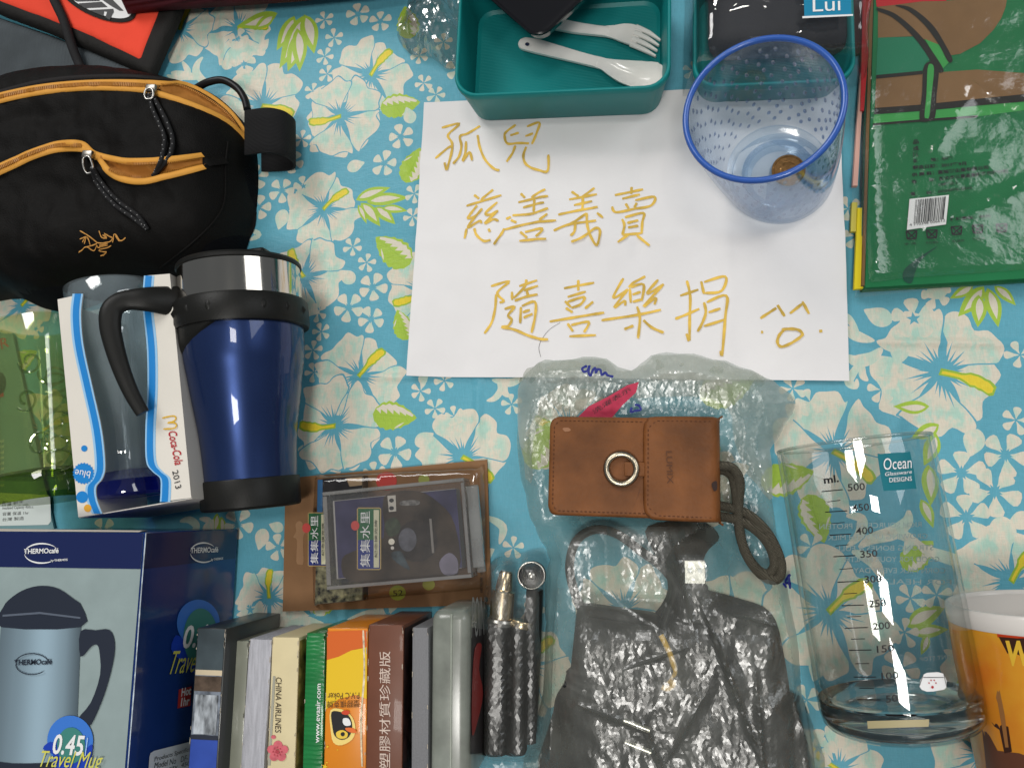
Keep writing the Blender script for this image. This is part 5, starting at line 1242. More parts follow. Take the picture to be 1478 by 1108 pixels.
topstrip(t, pl, Wd, LB, .024, .027, mat('cream_print', (.62, .52, .36), .4))
topstrip(t, pl, Wd, LB, .027, .062, mat('photo_grey_print', (.22, .25, .30), .35, var=(140, .7)), nm='photo_print')
topstrip(t, pl, Wd, LB, .0275, .036, mat('photo_brown_print', (.10, .07, .05), .35, var=(150, .6)), .0005, 'photo_roof')
topstrip(t, pl, Wd, LB, .038, .060, mat('photo_fountain_print', (.38, .41, .44), .35, var=(260, .9, (1, .35, 1))), .0006, 'photo_fountain', .0022)
topstrip(t, pl, Wd, LB, .0605, .063, mat('photo_dark_print', (.03, .035, .05), .35), .0006)
topstrip(t, pl, Wd, LB, .063, .0915, mat('blue_gradient_print', (.04, .09, .42), .35, var=(30, .3)))
t, pl, sp_, u, v, Wd, c = cardbox('card_box', 'plain glossy grey-green box beside the pale linen box', 'card box', 327, 359, 924, 318, 347, ZC - .002, LB, mat('grey_green_box', (.27, .28, .22), .35, coat=.3, var=(25, .15), bump2=(40, .5)))
t, pl, sp_, u, v, Wd, c = cardbox('card_box', 'pale lilac linen-textured box beside the cream airline box', 'card box', 360, 393, 922, 347, 381, ZC - .001, LB, mat('linen_box', (.46, .46, .50), .6, wave=(350, .3, 'X', .4), bump=(1200, .3), var=(700, .2, (1, .1, 1))))
# airline box
CRM = mat('cream_box', (.70, .60, .36), .5, var=(40, .08))
t, pl, sp_, u, v, Wd, c = cardbox('card_box', 'cream card box lettered China Airlines with a pink plum blossom', 'card box', 393, 432, 919, 383, 428, ZC, LB, CRM)
text(t, 'CHINA AIRLINES', pl, D4(422, 318), D4(418, 580), mat('dark_brown_ink', (.05, .035, .02), .5), h=9.5, shear=.12)
trace('grey_line', [D4(408, 312), D4(420, 312), D4(396, 735), D4(384, 735)], pl, mat('grey_ink', (.36, .35, .28), .5), t, .0003)
PINK = mat('pink_ink', (.66, .14, .17), .5, var=(200, .3)); PCR = mat('deep_pink_ink', (.42, .05, .07), .5)
fc = D4(432, 668)
for i in range(5):
    a = math.radians(90 + 72 * i); cxp = (fc[0] + 9.2 * math.cos(a), fc[1] - 9.2 * math.sin(a))
    trace('blossom_petal', ellpx(*cxp, 6.6, 6.2, 20), pl, PINK, t, .0004 + .0001 * i)
trace('blossom_heart', ellpx(*fc, 3, 3, 12), pl, PCR, t, .0011); trace('blossom_bud', ellpx(*D4(411, 600), 3.6, 2.8, 14), pl, PINK, t, .0004)
for i in range(8):
    a = i * math.pi / 4; trace('blossom_stamen', ellpx(fc[0] + 6 * math.cos(a), fc[1] + 6 * math.sin(a), 1.1, 1.1, 8), pl, PCR, t, .0012)
flat('side_print', [sp_.at(x, y, 0) for x, y in ((-LB / 2 + .002, -.055), (LB / 2 - .002, -.055), (LB / 2 - .002, -.0005), (-LB / 2 + .002, -.0005))], sp_.n, mat('landscape_print', (.38, .26, .07), .5, var=(110, .9)), t, .0003)
GRN = mat('green_box', (.018, .20, .055), .28, coat=.5, wave=(120, .25, 'Y', 3), var=(60, .2, (.3, 2, 1)))
t, pl, sp_, u, v, Wd, c = cardbox('card_box', 'glossy green card box with a white web address on its spine', 'card box', 442, 470, 913, 437, 465, ZC, LB, GRN)
text(t, 'www.evaair.com', pl, D4(628, 628), D4(636, 348), WHITEINK, h=7.5, bold=.01)
OR1, OR2, YL1 = mat('orange_red_print', (.66, .13, .02), .35, coat=.3), mat('orange_print', (.78, .26, .02), .35, coat=.3, var=(14, .15)), mat('yellow_print', (.80, .52, .02), .35, coat=.3)
t, pl, sp_, u, v, Wd, c = cardbox('card_box', 'orange and yellow card box with a toucan head on its spine', 'card box', 472, 531, 906, 466, 529, ZC + .004, LB, OR2)
trace('red_swoosh', sp2([D4(664, 100), D4(850, 95), D4(853, 172), D4(780, 190), D4(720, 220), D4(664, 236)], 1), pl, OR1, t, .0003)
trace('yellow_swoosh', [D4(664, 236), D4(720, 220), D4(780, 190), D4(853, 176), D4(852, 420), D4(800, 400), D4(720, 420), D4(658, 470)], pl, YL1, t, .0004)
BRI = mat('brown_ink', (.10, .045, .015), .5)
text(t, 'P.V.C Poker', pl, D4(818, 388), D4(668, 392), BRI, h=8.5, off=.0007); text(t, '塑膠撲克牌', pl, D4(818, 425), D4(665, 428), BRI, h=9.5, off=.0007)
trace('bird_outline', sp2([D4(682, 472), D4(740, 470), D4(785, 505), D4(800, 560), D4(785, 610), D4(735, 638), D4(695, 625), D4(682, 560)], 3), pl, mat('pale_yellow_ink', (.85, .65, .2), .5), t, .0006)
trace('bird_head', sp2([D4(688, 480), D4(735, 482), D4(770, 500), D4(785, 545), D4(772, 595), D4(735, 612), D4(702, 592), D4(690, 540)], 3), pl, BLACKINK, t, .0009)
trace('bird_cheek', sp2([D4(745, 510), D4(770, 512), D4(780, 540), D4(755, 545), D4(742, 530)], 3), pl, WHITEINK, t, .0012)
trace('bird_face', sp2([D4(712, 575), D4(740, 565), D4(765, 580), D4(758, 602), D4(730, 606), D4(712, 595)], 3), pl, mat('bird_yellow', (.8, .55, .06), .5), t, .0012)
trace('bird_eye', ellpx(*D4(742, 584), 3, 3, 14), pl, BLACKINK, t, .0015)
trace('bird_beak', sp2([D4(755, 555), D4(790, 556), D4(808, 575), D4(785, 578), D4(760, 568)], 3), pl, mat('beak_orange', (.75, .16, .03), .5), t, .0012)
trace('bird_crest', sp2([D4(735, 482), D4(750, 472), D4(772, 476), D4(768, 492), D4(745, 492)], 3), pl, mat('crest_red', (.6, .06, .02), .5), t, .0012)
for x, y, s in ((655, 740, 10), (668, 645, 5), (665, 720, 4), (715, 660, 3)):
    cx_, cy_ = D4(x, y); trace('print_star', [(cx_ + s * .5 * (1 if i % 2 == 0 else .4) * math.cos(i * math.pi / 5), cy_ + s * .5 * (1 if i % 2 == 0 else .4) * math.sin(i * math.pi / 5)) for i in range(10)], pl, YL1, t, .0006)
strokes('worn_edge', [[D4(835, 95), D4(840, 300), D4(825, 520), D4(830, 740)]], .0011, lambda a, b_: A(a, b_, ZC + .0045), mat('worn_board', (.75, .62, .42), .8, var=(300, .5)), t)
BRB = mat('brown_box', (.16, .060, .035), .42, coat=.15, var=(60, .10))
t, pl, sp_, u, v, Wd, c = cardbox('card_box', 'brown card box with pale Chinese lettering along its spine', 'card box', 532, 583, 901, 529, 579, ZC + .004, LB, BRB)
text(t, '塑膠材質珍藏版', pl, D4(965, 750), D4(965, 195), mat('pale_pink_ink', (.66, .52, .44), .5), h=17.5)
flat('side_print', [sp_.at(x, y, 0) for x, y in ((-LB / 2 + .002, -.055), (LB / 2 - .002, -.055), (LB / 2 - .002, -.0005), (-LB / 2 + .002, -.0005))], sp_.n, mat('dark_photo_print', (.035, .016, .014), .4, var=(150, 1.0)), t, .0003)
t, pl, sp_, u, v, Wd, c = cardbox('card_box', 'grey cloth-textured box between the brown box and the frosted case', 'card box', 595, 619, 905, 594, 618, ZC, LB, mat('grey_cloth_box', (.20, .20, .21), .6, bump=(1200, .3), wave=(350, .25, 'X', .4)))
# frosted plastic case with cards inside
FROST = film('frosted_plastic', (.86, .89, .84), .62, (.62, .66, .58), 1.5, .25, (.6, .62, .55))
p0, p1 = A(622, 882, .064), A(677, 878, .064); q0 = A(648, 1108, .064); cc_ = (p0 + p1) / 2; vv_ = (cc_ - q0).normalized(); uu_ = vv_.cross(Z); wd_ = (p1 - p0).length; cc_ = cc_ - vv_ * .05
fr_ = thing('frosted_card_case', 'frosted translucent plastic case holding red and black playing cards', 'card case', (cc_.x, cc_.y, 0))
rbox('case_shell', mx(Vector((cc_.x, cc_.y, .001)), uu_, vv_, Z), wd_, .100, .063, .006, FROST, fr_, 4)
rbox('seam_ridge', mx(Vector((cc_.x, cc_.y, .0637)) + uu_ * .001, uu_, vv_, Z), .0014, .096, .0009, .0003, FROST, fr_, 1)
rbox('card_stack', mx(Vector((cc_.x, cc_.y, .003)) + uu_ * (wd_ / 2 - .0075), uu_, vv_, Z), .010, .090, .052, .0008, mat('dark_card', (.05, .045, .045), .4), fr_, 1)
scp = Pl(Vector((cc_.x, cc_.y, .064)) + uu_ * (wd_ / 2), vv_ * -1, Z)
if scp.n.dot(uu_) < 0: scp = Pl(scp.o, vv_, Z)
trace('card_print', [(680, 905), (702, 908), (704, 1085), (678, 1088)], scp, mat('case_black', (.035, .03, .03), .4), fr_, .0003)
trace('red_print', sp2([(684, 935), (694, 930), (690, 965), (696, 1000), (688, 1040), (680, 1060), (680, 990)], 3), scp, mat('case_red', (.36, .04, .035), .4), fr_, .0006)
text(fr_, 'POINT', scp, (679, 921), (702, 915), mat('case_grey_ink', (.35, .35, .33), .5), h=11, off=.0006)

# ================================================================== kraft blister card and clear card case
kz = .0022; kpl2 = hpl(kz)
kq = [(437, 683), (704, 664), (709, 872), (408, 882), (412, 700)]
kc_ = A(560, 775)
kr = thing('kraft_card_pack', 'kraft cardboard pack with a blister of cards under the clear case', 'card pack', (kc_.x, kc_.y, 0))
KR = mat('kraft_board', (.26, .135, .06), .7, var=(40, .12), bump=(700, .15))
prism('backing_card', [kpl2.px(*p) for p in [(412, 690), (703, 663), (709, 872), (408, 882)]][::-1], Z, .0014, KR, kr)
N3 = lambda pts: crop(400, 650, .2233, pts)
trace('hang_hole', sp2(N3([(120, 480), (140, 455), (165, 465), (168, 500), (190, 520), (170, 560), (172, 720), (148, 735), (125, 715), (130, 580), (105, 560), (125, 520)]), 3), kpl2, mat('kraft_pressed', (.36, .20, .10), .7), kr, .0003)
pbz = .0125; kp3 = hpl(pbz)
rbox('card_deck', mx(Vector((0, 0, 0)), X, Y, Z) @ Matrix.Identity(4), .001, .001, .001, 0, KR, kr, 1) if False else None
dq = [(462, 700), (690, 684), (694, 842), (456, 868)]
prism('card_deck', [kp3.px(*p) for p in [(458, 692), (524, 686), (524, 866), (455, 872)]][::-1], Z, pbz - kz, mat('deck_edge', (.10, .075, .05), .5), kr)
trace('deck_sky', [(459, 692), (523, 687), (523, 724), (459, 728)], kp3, mat('deck_black', (.016, .014, .016), .35), kr, .0003)
trace('deck_blue', [(459, 692), (466, 692), (466, 800), (457, 802)], kp3, mat('deck_blue_print', (.03, .13, .30), .35), kr, .0005)
trace('deck_branches', [(456, 818), (523, 812), (523, 865), (455, 871)], kp3, mat('deck_bark_print', (.20, .19, .11), .5, var=(190, 1.2)), kr, .0003)
trace('deck_steam', [(500, 690), (523, 688), (523, 700), (505, 702)], kp3, mat('deck_tan_print', (.35, .24, .14), .5), kr, .0006)
def label(par, x0, y0, x1, y1, pl, o):
    """name plate: rounded plate, blue lower half, green upper half, cream strip, four characters reading upwards"""
    xs_, ys_ = x1 - x0, y1 - y0
    P = lambda a, b_: (x0 + a * xs_ - (b_) * 3 * 0, y0 + b_ * ys_)
    trace('plate_border', [P(0, .02), P(.08, 0), P(.92, 0), P(1, .02), P(1, .98), P(.92, 1), P(.08, 1), P(0, .98)], pl, mat('plate_border', (.42, .30, .12), .4), par, o)
    trace('plate_green', [P(.05, .02), P(.95, .02), P(.95, .52), P(.05, .52)], pl, mat('plate_green', (.02, .12, .045), .4), par, o + .0002)
    trace('plate_blue', [P(.05, .52), P(.95, .52), P(.95, .98), P(.05, .98)], pl, mat('plate_blue', (.02, .035, .20), .4), par, o + .0002)
    trace('plate_strip', [P(.70, .04), P(.92, .04), P(.92, .96), P(.70, .96)], pl, mat('plate_cream', (.62, .60, .42), .4), par, o + .0004)
    text(par, '集集水里', pl, P(.55, .95), P(.55, .06), WHITEINK, h=xs_ * .42, off=o + .0006)
    text(par, '紀念撲克牌', pl, P(.86, .8), P(.86, .2), BLACKINK, h=xs_ * .13, off=o + .0008)
    trace('plate_seal', ellpx(P(-.06, .29)[0], P(0, .29)[1], 6, 7, 20), pl, mat('seal_red', (.55, .07, .06), .4), par, o + .0005)
label(kr, 445, 739, 473, 817, kp3, .0008)
for (x, y, r, col) in ((558, 694, 15, (.55, .05, .04)), (574, 855, 12, (.30, .36, .04)), (619, 843, 9, (.36, .36, .06)), (612, 692, 8, (.33, .36, .08))):
    trace('sticker', ellpx(x, y, r, r * .9, 24), kpl2, mat('sticker', col, .5), kr, .0004)
text(kr, '52', kpl2, (568, 860), (582, 859), BLACKINK, h=8, off=.0008)
text(kr, '撲克牌 收藏版 注意事項', kpl2, (697, 855), (697, 775), BLACKINK, h=4, off=.0006)
BLIS = film('blister_plastic', (.96, .95, .93), .0, (.8, .78, .74), 1.6, .08, (.6, .58, .54))
bo = [A(p[0], p[1], .006).to_2d()[:] for p in sp2([(455, 692), (470, 686), (640, 676), (690, 674), (699, 684), (701, 840), (694, 850), (560, 862), (470, 870), (453, 862)], 3)]
vs, fs = patch(bo, .004, lambda p, d: kz + .0004 + .0112 * np.clip(d / .003, 0, 1) ** .6 + nz(p, 60, 3, 2) * .0004, 3, rings=(.0005, .0015, .003))
mk('blister', vs, fs, BLIS, kr, True)
# acrylic case on top
az0 = .0155; ah = .0175; az1 = az0 + ah
a0, a1, a2_, a3 = A(470, 709, az1), A(672, 690, az1), A(680, 832, az1), A(470, 852, az1)
au = ((a1 - a0) + (a2_ - a3)).normalized(); av = Z.cross(au); AW = ((a1 - a0).length + (a2_ - a3).length) / 2; AD = ((a0 - a3).length + (a1 - a2_).length) / 2
ac = (a0 + a1 + a2_ + a3) / 4; ac.z = az0
cs = thing('clear_card_case', 'clear acrylic case of cards with a night train picture on the kraft pack', 'card case', ac)
ACR = film('acrylic', (.97, .97, .97), .05, (.6, .57, .55), 2.0, .05, (.7, .72, .72))
ACE = film('acrylic_edge', (.88, .90, .90), .30, (.62, .60, .58), 2.5, .08, (.5, .52, .54))
Mc = mx(ac, au, av, Z)
def bx(name, cx_, cy_, z0, sx, sy, sz, mat_, par, r=.0004): return rbox(name, Mc @ Matrix.Translation((cx_, cy_, z0)), sx, sy, sz, r, mat_, par, 1)
th = .0016
for nm, q in (('case_wall', (0, AD / 2 - th / 2, 0, AW, th, ah)), ('case_wall', (0, -AD / 2 + th / 2, 0, AW, th, ah)), ('case_wall', (-AW / 2 + th / 2, 0, 0, th, AD - 2 * th - .0002, ah)), ('case_wall', (AW / 2 - th / 2, 0, 0, th, AD - 2 * th - .0002, ah))):
    bx(nm, *q, ACE, cs)
bx('case_lid', 0, 0, ah + .0002, AW, AD, .0012, ACR, cs)
bx('case_floor', 0, 0, .0001, AW - .004, AD - .004, .0010, ACR, cs)
LEDG = film('acrylic_bevel', (.9, .9, .9), .42, (.50, .48, .46), 3.0, .10, (.7, .7, .7))
for q in ((0, AD / 2 - .0012, AW - .0002, .0022), (0, -AD / 2 + .0012, AW - .0002, .0022)): bx('lid_edge', q[0], q[1], ah + .0016, q[2], q[3], .0007, LEDG, cs, .0002)
for q in ((-AW / 2 + .0016, 0, .0030, AD - .006), (AW / 2 - .0012, 0, .0022, AD - .006)): bx('lid_edge', q[0], q[1], ah + .0016, q[2], q[3], .0007, LEDG, cs, .0002)
bx('lid_rail', AW / 2 + .0042, 0, ah - .004, .0075, AD * .82, .0030, ACE, cs); bx('lid_rail', AW / 2 + .0032, -AD * .02, .001, .0055, AD * .9, .0030, ACE, cs)
bx('card_stack', -.001, 0, .0014, AW - .012, AD - .012, ah - .0040, mat('card_edges', (.40, .38, .36), .6), cs)
cz_ = az0 + ah - .0024; cp_ = hpl(cz_)
NB = mat('night_blue_print', (.046, .042, .10), .3, var=(45, .5)); DBR = mat('dark_brown_print', (.050, .034, .022), .3, var=(60, .7))
def inset(a, b_): return ac + au * a * (AW - .013) + av * b_ * (AD - .013) + Z * (cz_ - az0)
flat('card_face', [inset(-.5, -.5), inset(.5, -.5), inset(.5, .5), inset(-.5, .5)], Z, NB, cs, .0002)
trace('train_dark', sp2(N3([(690, 300), (900, 260), (1050, 340), (1150, 480), (1170, 800), (900, 830), (480, 850), (420, 700), (520, 640), (690, 560)]), 3), cp_, DBR, cs, .0004)
trace('train_front', ellpx(*N3([(905, 585)])[0], 30, 30, 36), cp_, mat('train_black', (.030, .022, .018), .3, var=(120, .6)), cs, .0006)
trace('boiler_door', ellpx(*N3([(845, 575)])[0], 13, 17, 30), cp_, mat('boiler_grey', (.10, .10, .12), .35, var=(150, .5)), cs, .0008)
trace('headlamp', ellpx(*N3([(742, 588)])[0], 4.5, 4.5, 16), cp_, mat('lamp_print', (.75, .70, .58), .4), cs, .0009); trace('headlamp', ellpx(*N3([(748, 628)])[0], 2.5, 2.5, 12), cp_, mat('lamp_print_small', (.6, .56, .5), .4), cs, .0009)
trace('number_plate', N3([(715, 292), (768, 288), (772, 392), (725, 396)]), cp_, mat('plate_white', (.52, .48, .42), .4), cs, .0008)
for yy in (322, 372): trace('plate_figure', ellpx(*N3([(742, yy)])[0], 3.5, 3, 12), cp_, BLACKINK, cs, .0010)
trace('foliage_print', sp2(N3([(700, 470), (760, 430), (800, 480), (780, 540), (720, 550)]), 3), cp_, mat('foliage_print', (.035, .05, .025), .4, var=(200, .8)), cs, .0007)
trace('foliage_print', sp2(N3([(740, 660), (800, 650), (830, 700), (860, 770), (800, 740), (750, 700)]), 3), cp_, mat('blue_green_print', (.04, .06, .07), .4, var=(200, .8)), cs, .0007)
trace('pale_print', sp2(N3([(1050, 720), (1110, 660), (1165, 700), (1165, 790), (1080, 800)]), 3), cp_, mat('pale_lilac_print', (.20, .18, .24), .4, var=(60, .4)), cs, .0007)
trace('rail_print', N3([(985, 440), (1000, 440), (1018, 660), (1003, 662)]), cp_, mat('rail_print', (.22, .20, .18), .4), cs, .0008)
trace('steam_print', sp2(N3([(800, 330), (860, 320), (920, 325), (915, 350), (850, 355), (800, 352)]), 3), cp_, mat('steam_print', (.17, .16, .15), .4, var=(300, .8)), cs, .0008)
label(cs, 516, 732, 551, 822, cp_, .0012)

# ================================================================== milky bag with charger, cables and plug
BLKR = mat('black_rubber_matte', (.012, .011, .010), .55, bump=(700, .15))
CABLE = mat('black_cable', (.011, .011, .011), .5)
def charger_at(px0, py0, px1, py1, z0, h, name, label, cat, mt, r=.005):
    a, b_, c = A(px0, py0, z0 + h), A(px1, py0, z0 + h), A(px0, py1, z0 + h); cc_ = (b_ + c) / 2
    t = thing(name, label, cat, (cc_.x, cc_.y, z0))
    M = Matrix.Translation((cc_.x, cc_.y, z0)) @ Matrix.Rotation(-.12, 4, 'Z')
    return t, M, (b_ - a).length, (a - c).length
t, M, w_, d_ = charger_at(826, 880, 950, 1000, .001, .024, 'battery_charger', 'black battery charger inside the milky plastic bag', 'charger', BLKR)
rbox('shell', M, w_, d_, .024, .006, BLKR, t, 4)
rbox('raised_cradle', M @ Matrix.Translation((0, .004, .0238)), w_ * .7, d_ * .6, .003, .0014, BLKR, t, 2)
for sx, (px, py) in enumerate(((920, 1046), (922, 1078))):
    P0_, P1_ = A(px - 20, py - 8, .030), A(px + 18, py + 7, .030)
    tube('plug_prong', [P0_, P0_.lerp(P1_, .5), P1_], .0022, mat('prong_steel', (.65, .62, .55), .25, 1.0), t, 8, 4)
cb1 = tube('charger_cable', [A(x, y, z) for x, y, z in ((842, 884, .026), (828, 850, .018), (822, 815, .012), (832, 780, .009), (858, 764, .009), (890, 770, .012), (925, 795, .016), (958, 820, .018), (975, 850, .018), (962, 890, .018), (950, 930, .016))], .0030, CABLE, None, 10, 6)
tag(rebase(cb1), 'black charger cable looping up from the charger inside the milky bag', 'cable')
cb2 = tube('coiled_cable', [A(1070 + (52 - 1.6 * i) * math.cos(i * .55), 940 + (58 - 1.5 * i) * math.sin(i * .55), .008 + .0009 * i) for i in range(28)], .0031, CABLE, None, 10, 3)
tag(rebase(cb2), 'coil of black cable inside the milky bag below the leather pouch strap', 'cable')
cb3 = tube('folded_cable', [A(x, y, .033) for x, y in ((815, 985), (850, 1002), (900, 1000), (950, 985), (965, 965), (930, 975), (880, 990), (835, 985), (825, 968), (870, 975), (930, 958), (960, 940))], .0026, CABLE, None, 10, 5)
tag(rebase(cb3), 'black cable bundled across the charger inside the milky bag', 'cable')
up = thing('usb_plug', 'silver USB plug on a black cable showing through the milky bag', 'usb plug', A(1002, 825, .02))
pa, pb_ = A(1003, 842, .026), A(1002, 808, .026); uv = (pb_ - pa).normalized(); uu = uv.cross(Z)
rbox('metal_shell', mx((pa + pb_) / 2 - Z * .002, uu, uv, Z), .0125, (pb_ - pa).length, .0046, .0004, mat('plug_steel', (.62, .60, .56), .28, 1.0), up, 1)
for sx in (-1, 1): rbox('plug_window', mx((pa + pb_) / 2 + Z * .0026 + uu * sx * .003 + uv * .001, uu, uv, Z), .0026, .0026, .0004, .0001, mat('plug_hole', (.9, .9, .88), .3), up, 1)
rbox('overmould', mx(pa - uv * .012 - Z * .0035, uu, uv, Z), .0155, .024, .0075, .002, CABLE, up, 3)
tube('cable', [pa - uv * .022, A(1012, 905, .026), A(1035, 960, .022), A(1062, 1020, .016), A(1085, 1100, .010), A(1095, 1150, .006)], .0026, CABLE, up, 10, 6)
ty = tube('yellow_wire_tie', [A(x, y, z) for x, y, z in ((954, 916, .030), (962, 932, .031), (970, 952, .031), (973, 972, .030), (958, 978, .030), (972, 985, .029), (964, 993, .029), (955, 990, .029))], .0018, mat('yellow_plastic', (.72, .42, .03), .45), None, 8, 5)
tag(rebase(ty), 'short yellow wire tie inside the milky bag', 'wire tie')
CLB = mat('black_soft_cloth', (.010, .009, .008), .8, bump=(500, .4), bump2=(60, .8))
def lump(name, pts, z, mt, seed, label, cat, h0=.0006):
    o_ = [A(p[0], p[1], z * .5).to_2d()[:] for p in sp2(pts, 4)]
    vs, fs = patch(o_, .0045, lambda p, d: h0 + z * (1 - (1 - np.clip(d / .02, 0, 1)) ** 2) ** .6 + nz(p, 40, seed, 3) * .004 * np.clip(d / .012, 0, 1), seed, rings=(.0008, .0025, .006))
    return tag(rebase(mk(name, vs, fs, mt, None, True)), label, cat)
lump('black_pouch', [(935, 760), (1010, 752), (1040, 775), (1020, 800), (1012, 845), (1060, 862), (1115, 885), (1135, 950), (1150, 1060), (1155, 1160), (800, 1160), (797, 1030), (812, 990), (830, 960), (930, 900), (965, 850), (945, 800)], .014, CLB, 4, 'limp black cloth pouch filling the lower part of the milky bag', 'pouch')
lump('black_case', [(1095, 1010), (1150, 1005), (1172, 1040), (1175, 1160), (1080, 1160), (1080, 1060)], .022, mat('black_nylon_case', (.012, .010, .009), .7, bump=(800, .4)), 6, 'black nylon case at the lower right of the milky bag, above the bottom fold', 'case')
bo = [(752, 690), (745, 580), (760, 528), (800, 516), (862, 513), (900, 532), (925, 526), (950, 510), (1000, 512), (1050, 522), (1100, 540), (1140, 566), (1148, 584), (1125, 625), (1110, 650), (1118, 740), (1132, 820), (1148, 900), (1160, 1000), (1172, 1180), (778, 1180), (782, 1000), (786, 900), (784, 840), (792, 800), (770, 760)]
rj = random.Random(8)
rag = lambda L, k: [(p[0] + rj.uniform(-k, k), p[1] + rj.uniform(-k, k)) for p in L]
bo2 = [A(p[0], p[1], .004).to_2d()[:] for p in rag(sp2(bo, 4), 2.2)]
def softbox(p, px0, py0, px1, py1, h, wd):
    c = np.array(A((px0 + px1) / 2, (py0 + py1) / 2, h).to_2d()); r = np.array([abs((A(px1, py0, h) - A(px0, py0, h)).x) / 2, abs((A(px0, py1, h) - A(px0, py0, h)).y) / 2])
    q = np.maximum(np.abs(p - c) - r, 0); return h * np.exp(-(np.linalg.norm(q, axis=1) / wd) ** 2)
def bfold(p):
    z = 0
    for a, b_, wd, h in BF:
        a, b_ = np.array(A(*a, .03).to_2d()), np.array(A(*b_, .03).to_2d()); ab = b_ - a; t = np.clip((p - a) @ ab / (ab @ ab), 0, 1)
        z = z + h * np.exp(-np.linalg.norm(p - (a + t[:, None] * ab), axis=1) / wd) * (.3 + .7 * np.sin(np.pi * t))
    return z
BF = (((1004, 850), (1105, 1120), .0016, .0040), ((962, 755), (1000, 905), .0016, .0030), ((1085, 960), (1098, 1120), .0014, .0030), ((800, 870), (792, 1100), .0018, .0040), ((925, 1030), (962, 1120), .0014, .0035), ((835, 1010), (930, 1045), .0016, .0030), ((900, 960), (985, 930), .0013, .0020), ((1040, 880), (1120, 900), .0014, .0022), ((870, 850), (955, 905), .0013, .0018), ((1010, 1000), (960, 1090), .0014, .0024), ((1110, 830), (1140, 930), .0014, .0024))
def bagfilm(p, d):
    z = np.full(len(p), .0035)
    for b_ in ((860, 935, 1100, 1190, .0385, .034), (860, 775, 980, 850, .016, .018), (985, 812, 1018, 900, .031, .018), (1040, 890, 1110, 1000, .036, .022), (822, 790, 850, 880, .024, .016), (900, 775, 965, 850, .024, .016), (1100, 1015, 1160, 1190, .030, .010)): z = np.maximum(z, softbox(p, *b_))
    z = z + (.002 + nz(p, 26, 6.0, 3) * .003) * np.clip(z / .02, 0, 1)
    up_ = np.clip((p[:, 1] - A(0, 610).y) / .03, 0, 1)
    z = z + up_ * .006 * np.clip(d / .012, 0, 1)
    e = np.clip(d / .010, 0, 1) ** .6
    pz = np.where(inside(PCH, p), np.clip(edist(PCH, p) / .007, 0, 1), 0)
    q = p @ np.array(((.92, .38), (-.38, .92))) * np.array((1.0, .42))
    cr = crumple(q, 51, 60, 7, .0040) + crumple(q, 54, 170, 6, .0017) + crumple(p, 52, 380, 6, .0008) + bfold(p) + .0025
    z = .0006 + z * e * (1 - .35 * pz) + cr * e * (1 - .45 * pz)
    return np.where(pz > .9, np.minimum(z, .0122), np.maximum(z, .0004))
PCH = np.array([A(p[0], p[1], .010).to_2d()[:] for p in ((784, 598), (1050, 596), (1054, 760), (780, 758))])
MILK = film('milky_polythene', (.90, .92, .89), .18, (.72, .73, .66), 2.6, .28, (.78, .82, .78))
vs, fs = patch(bo2, .0015, bagfilm, 21, lines=[l for l in foldlines([(q[0], q[1]) for q in BF if q[1][1] < 1115 and q[0][1] > 740], .03, .0012)])
mbag = tag(rebase(mk('plastic_bag', vs, fs, MILK, None, False)), 'large milky plastic bag of cables lying under the brown leather pouch', 'plastic bag')
mo = [(748, 640), (745, 580), (760, 528), (800, 516), (862, 513), (900, 532), (925, 526), (950, 510), (1000, 512), (1050, 522), (1100, 540), (1140, 566), (1148, 584), (1125, 625), (1112, 650), (1116, 720), (1090, 700), (1060, 640), (1050, 585), (960, 572), (860, 575), (790, 590), (770, 640), (765, 700)]
mo2 = [A(p[0], p[1], .004).to_2d()[:] for p in rag(sp2(mo, 3), 3.0)]
def mouthz(p, d):
    e = np.clip(d / .022, 0, 1)
    return .0015 + .012 * e + (crumple(p, 71, 60, 7, .010) + crumple(p, 72, 190, 6, .0026) + crumple(p, 73, 420, 5, .0008) + .005) * (.25 + .75 * e)
vs, fs = patch(mo2, .0015, mouthz, 23)
mo_ = mk('bag_mouth', [Vector((v.x, v.y, max(v.z, .001))) for v in vs], fs, film('milky_polythene_fold', (.93, .95, .94), .46, (.84, .88, .82), 2.6, .26, (.80, .84, .80)), None, False)
mo_.parent = mbag; mo_.matrix_parent_inverse = mbag.matrix_basis.inverted()
PEN = mat('blue_pen', (.015, .025, .22), .5)
BG2 = Grid(lambda p: bagfilm(p, edist(np.array(bo2), p)), np.array(bo2).min(0), np.array(bo2).max(0), .0015)
W2 = lambda L: crop(730, 490, .325, L)
for L_ in ([[(365, 130), (345, 140), (350, 155), (368, 150), (375, 128), (372, 160), (380, 172), (390, 150), (400, 140), (404, 160), (412, 145), (424, 150), (430, 170), (445, 160), (455, 172), (480, 178)]], [[(560, 310), (555, 330), (575, 325), (598, 320), (590, 302), (572, 300)]], [[(1262, 1040), (1240, 1075), (1265, 1080)], [(1256, 1050), (1262, 1105)], [(1230, 1080), (1245, 1100)]]):
    pw = strokes('pen_writing', [W2(q) for q in L_], .0016, lambda x, y: BG2.on(x, y, .0008, .01) + Z * (.010 if y < 620 else .0), PEN, None)
    pw.parent = mbag; pw.matrix_parent_inverse = mbag.matrix_basis.inverted()

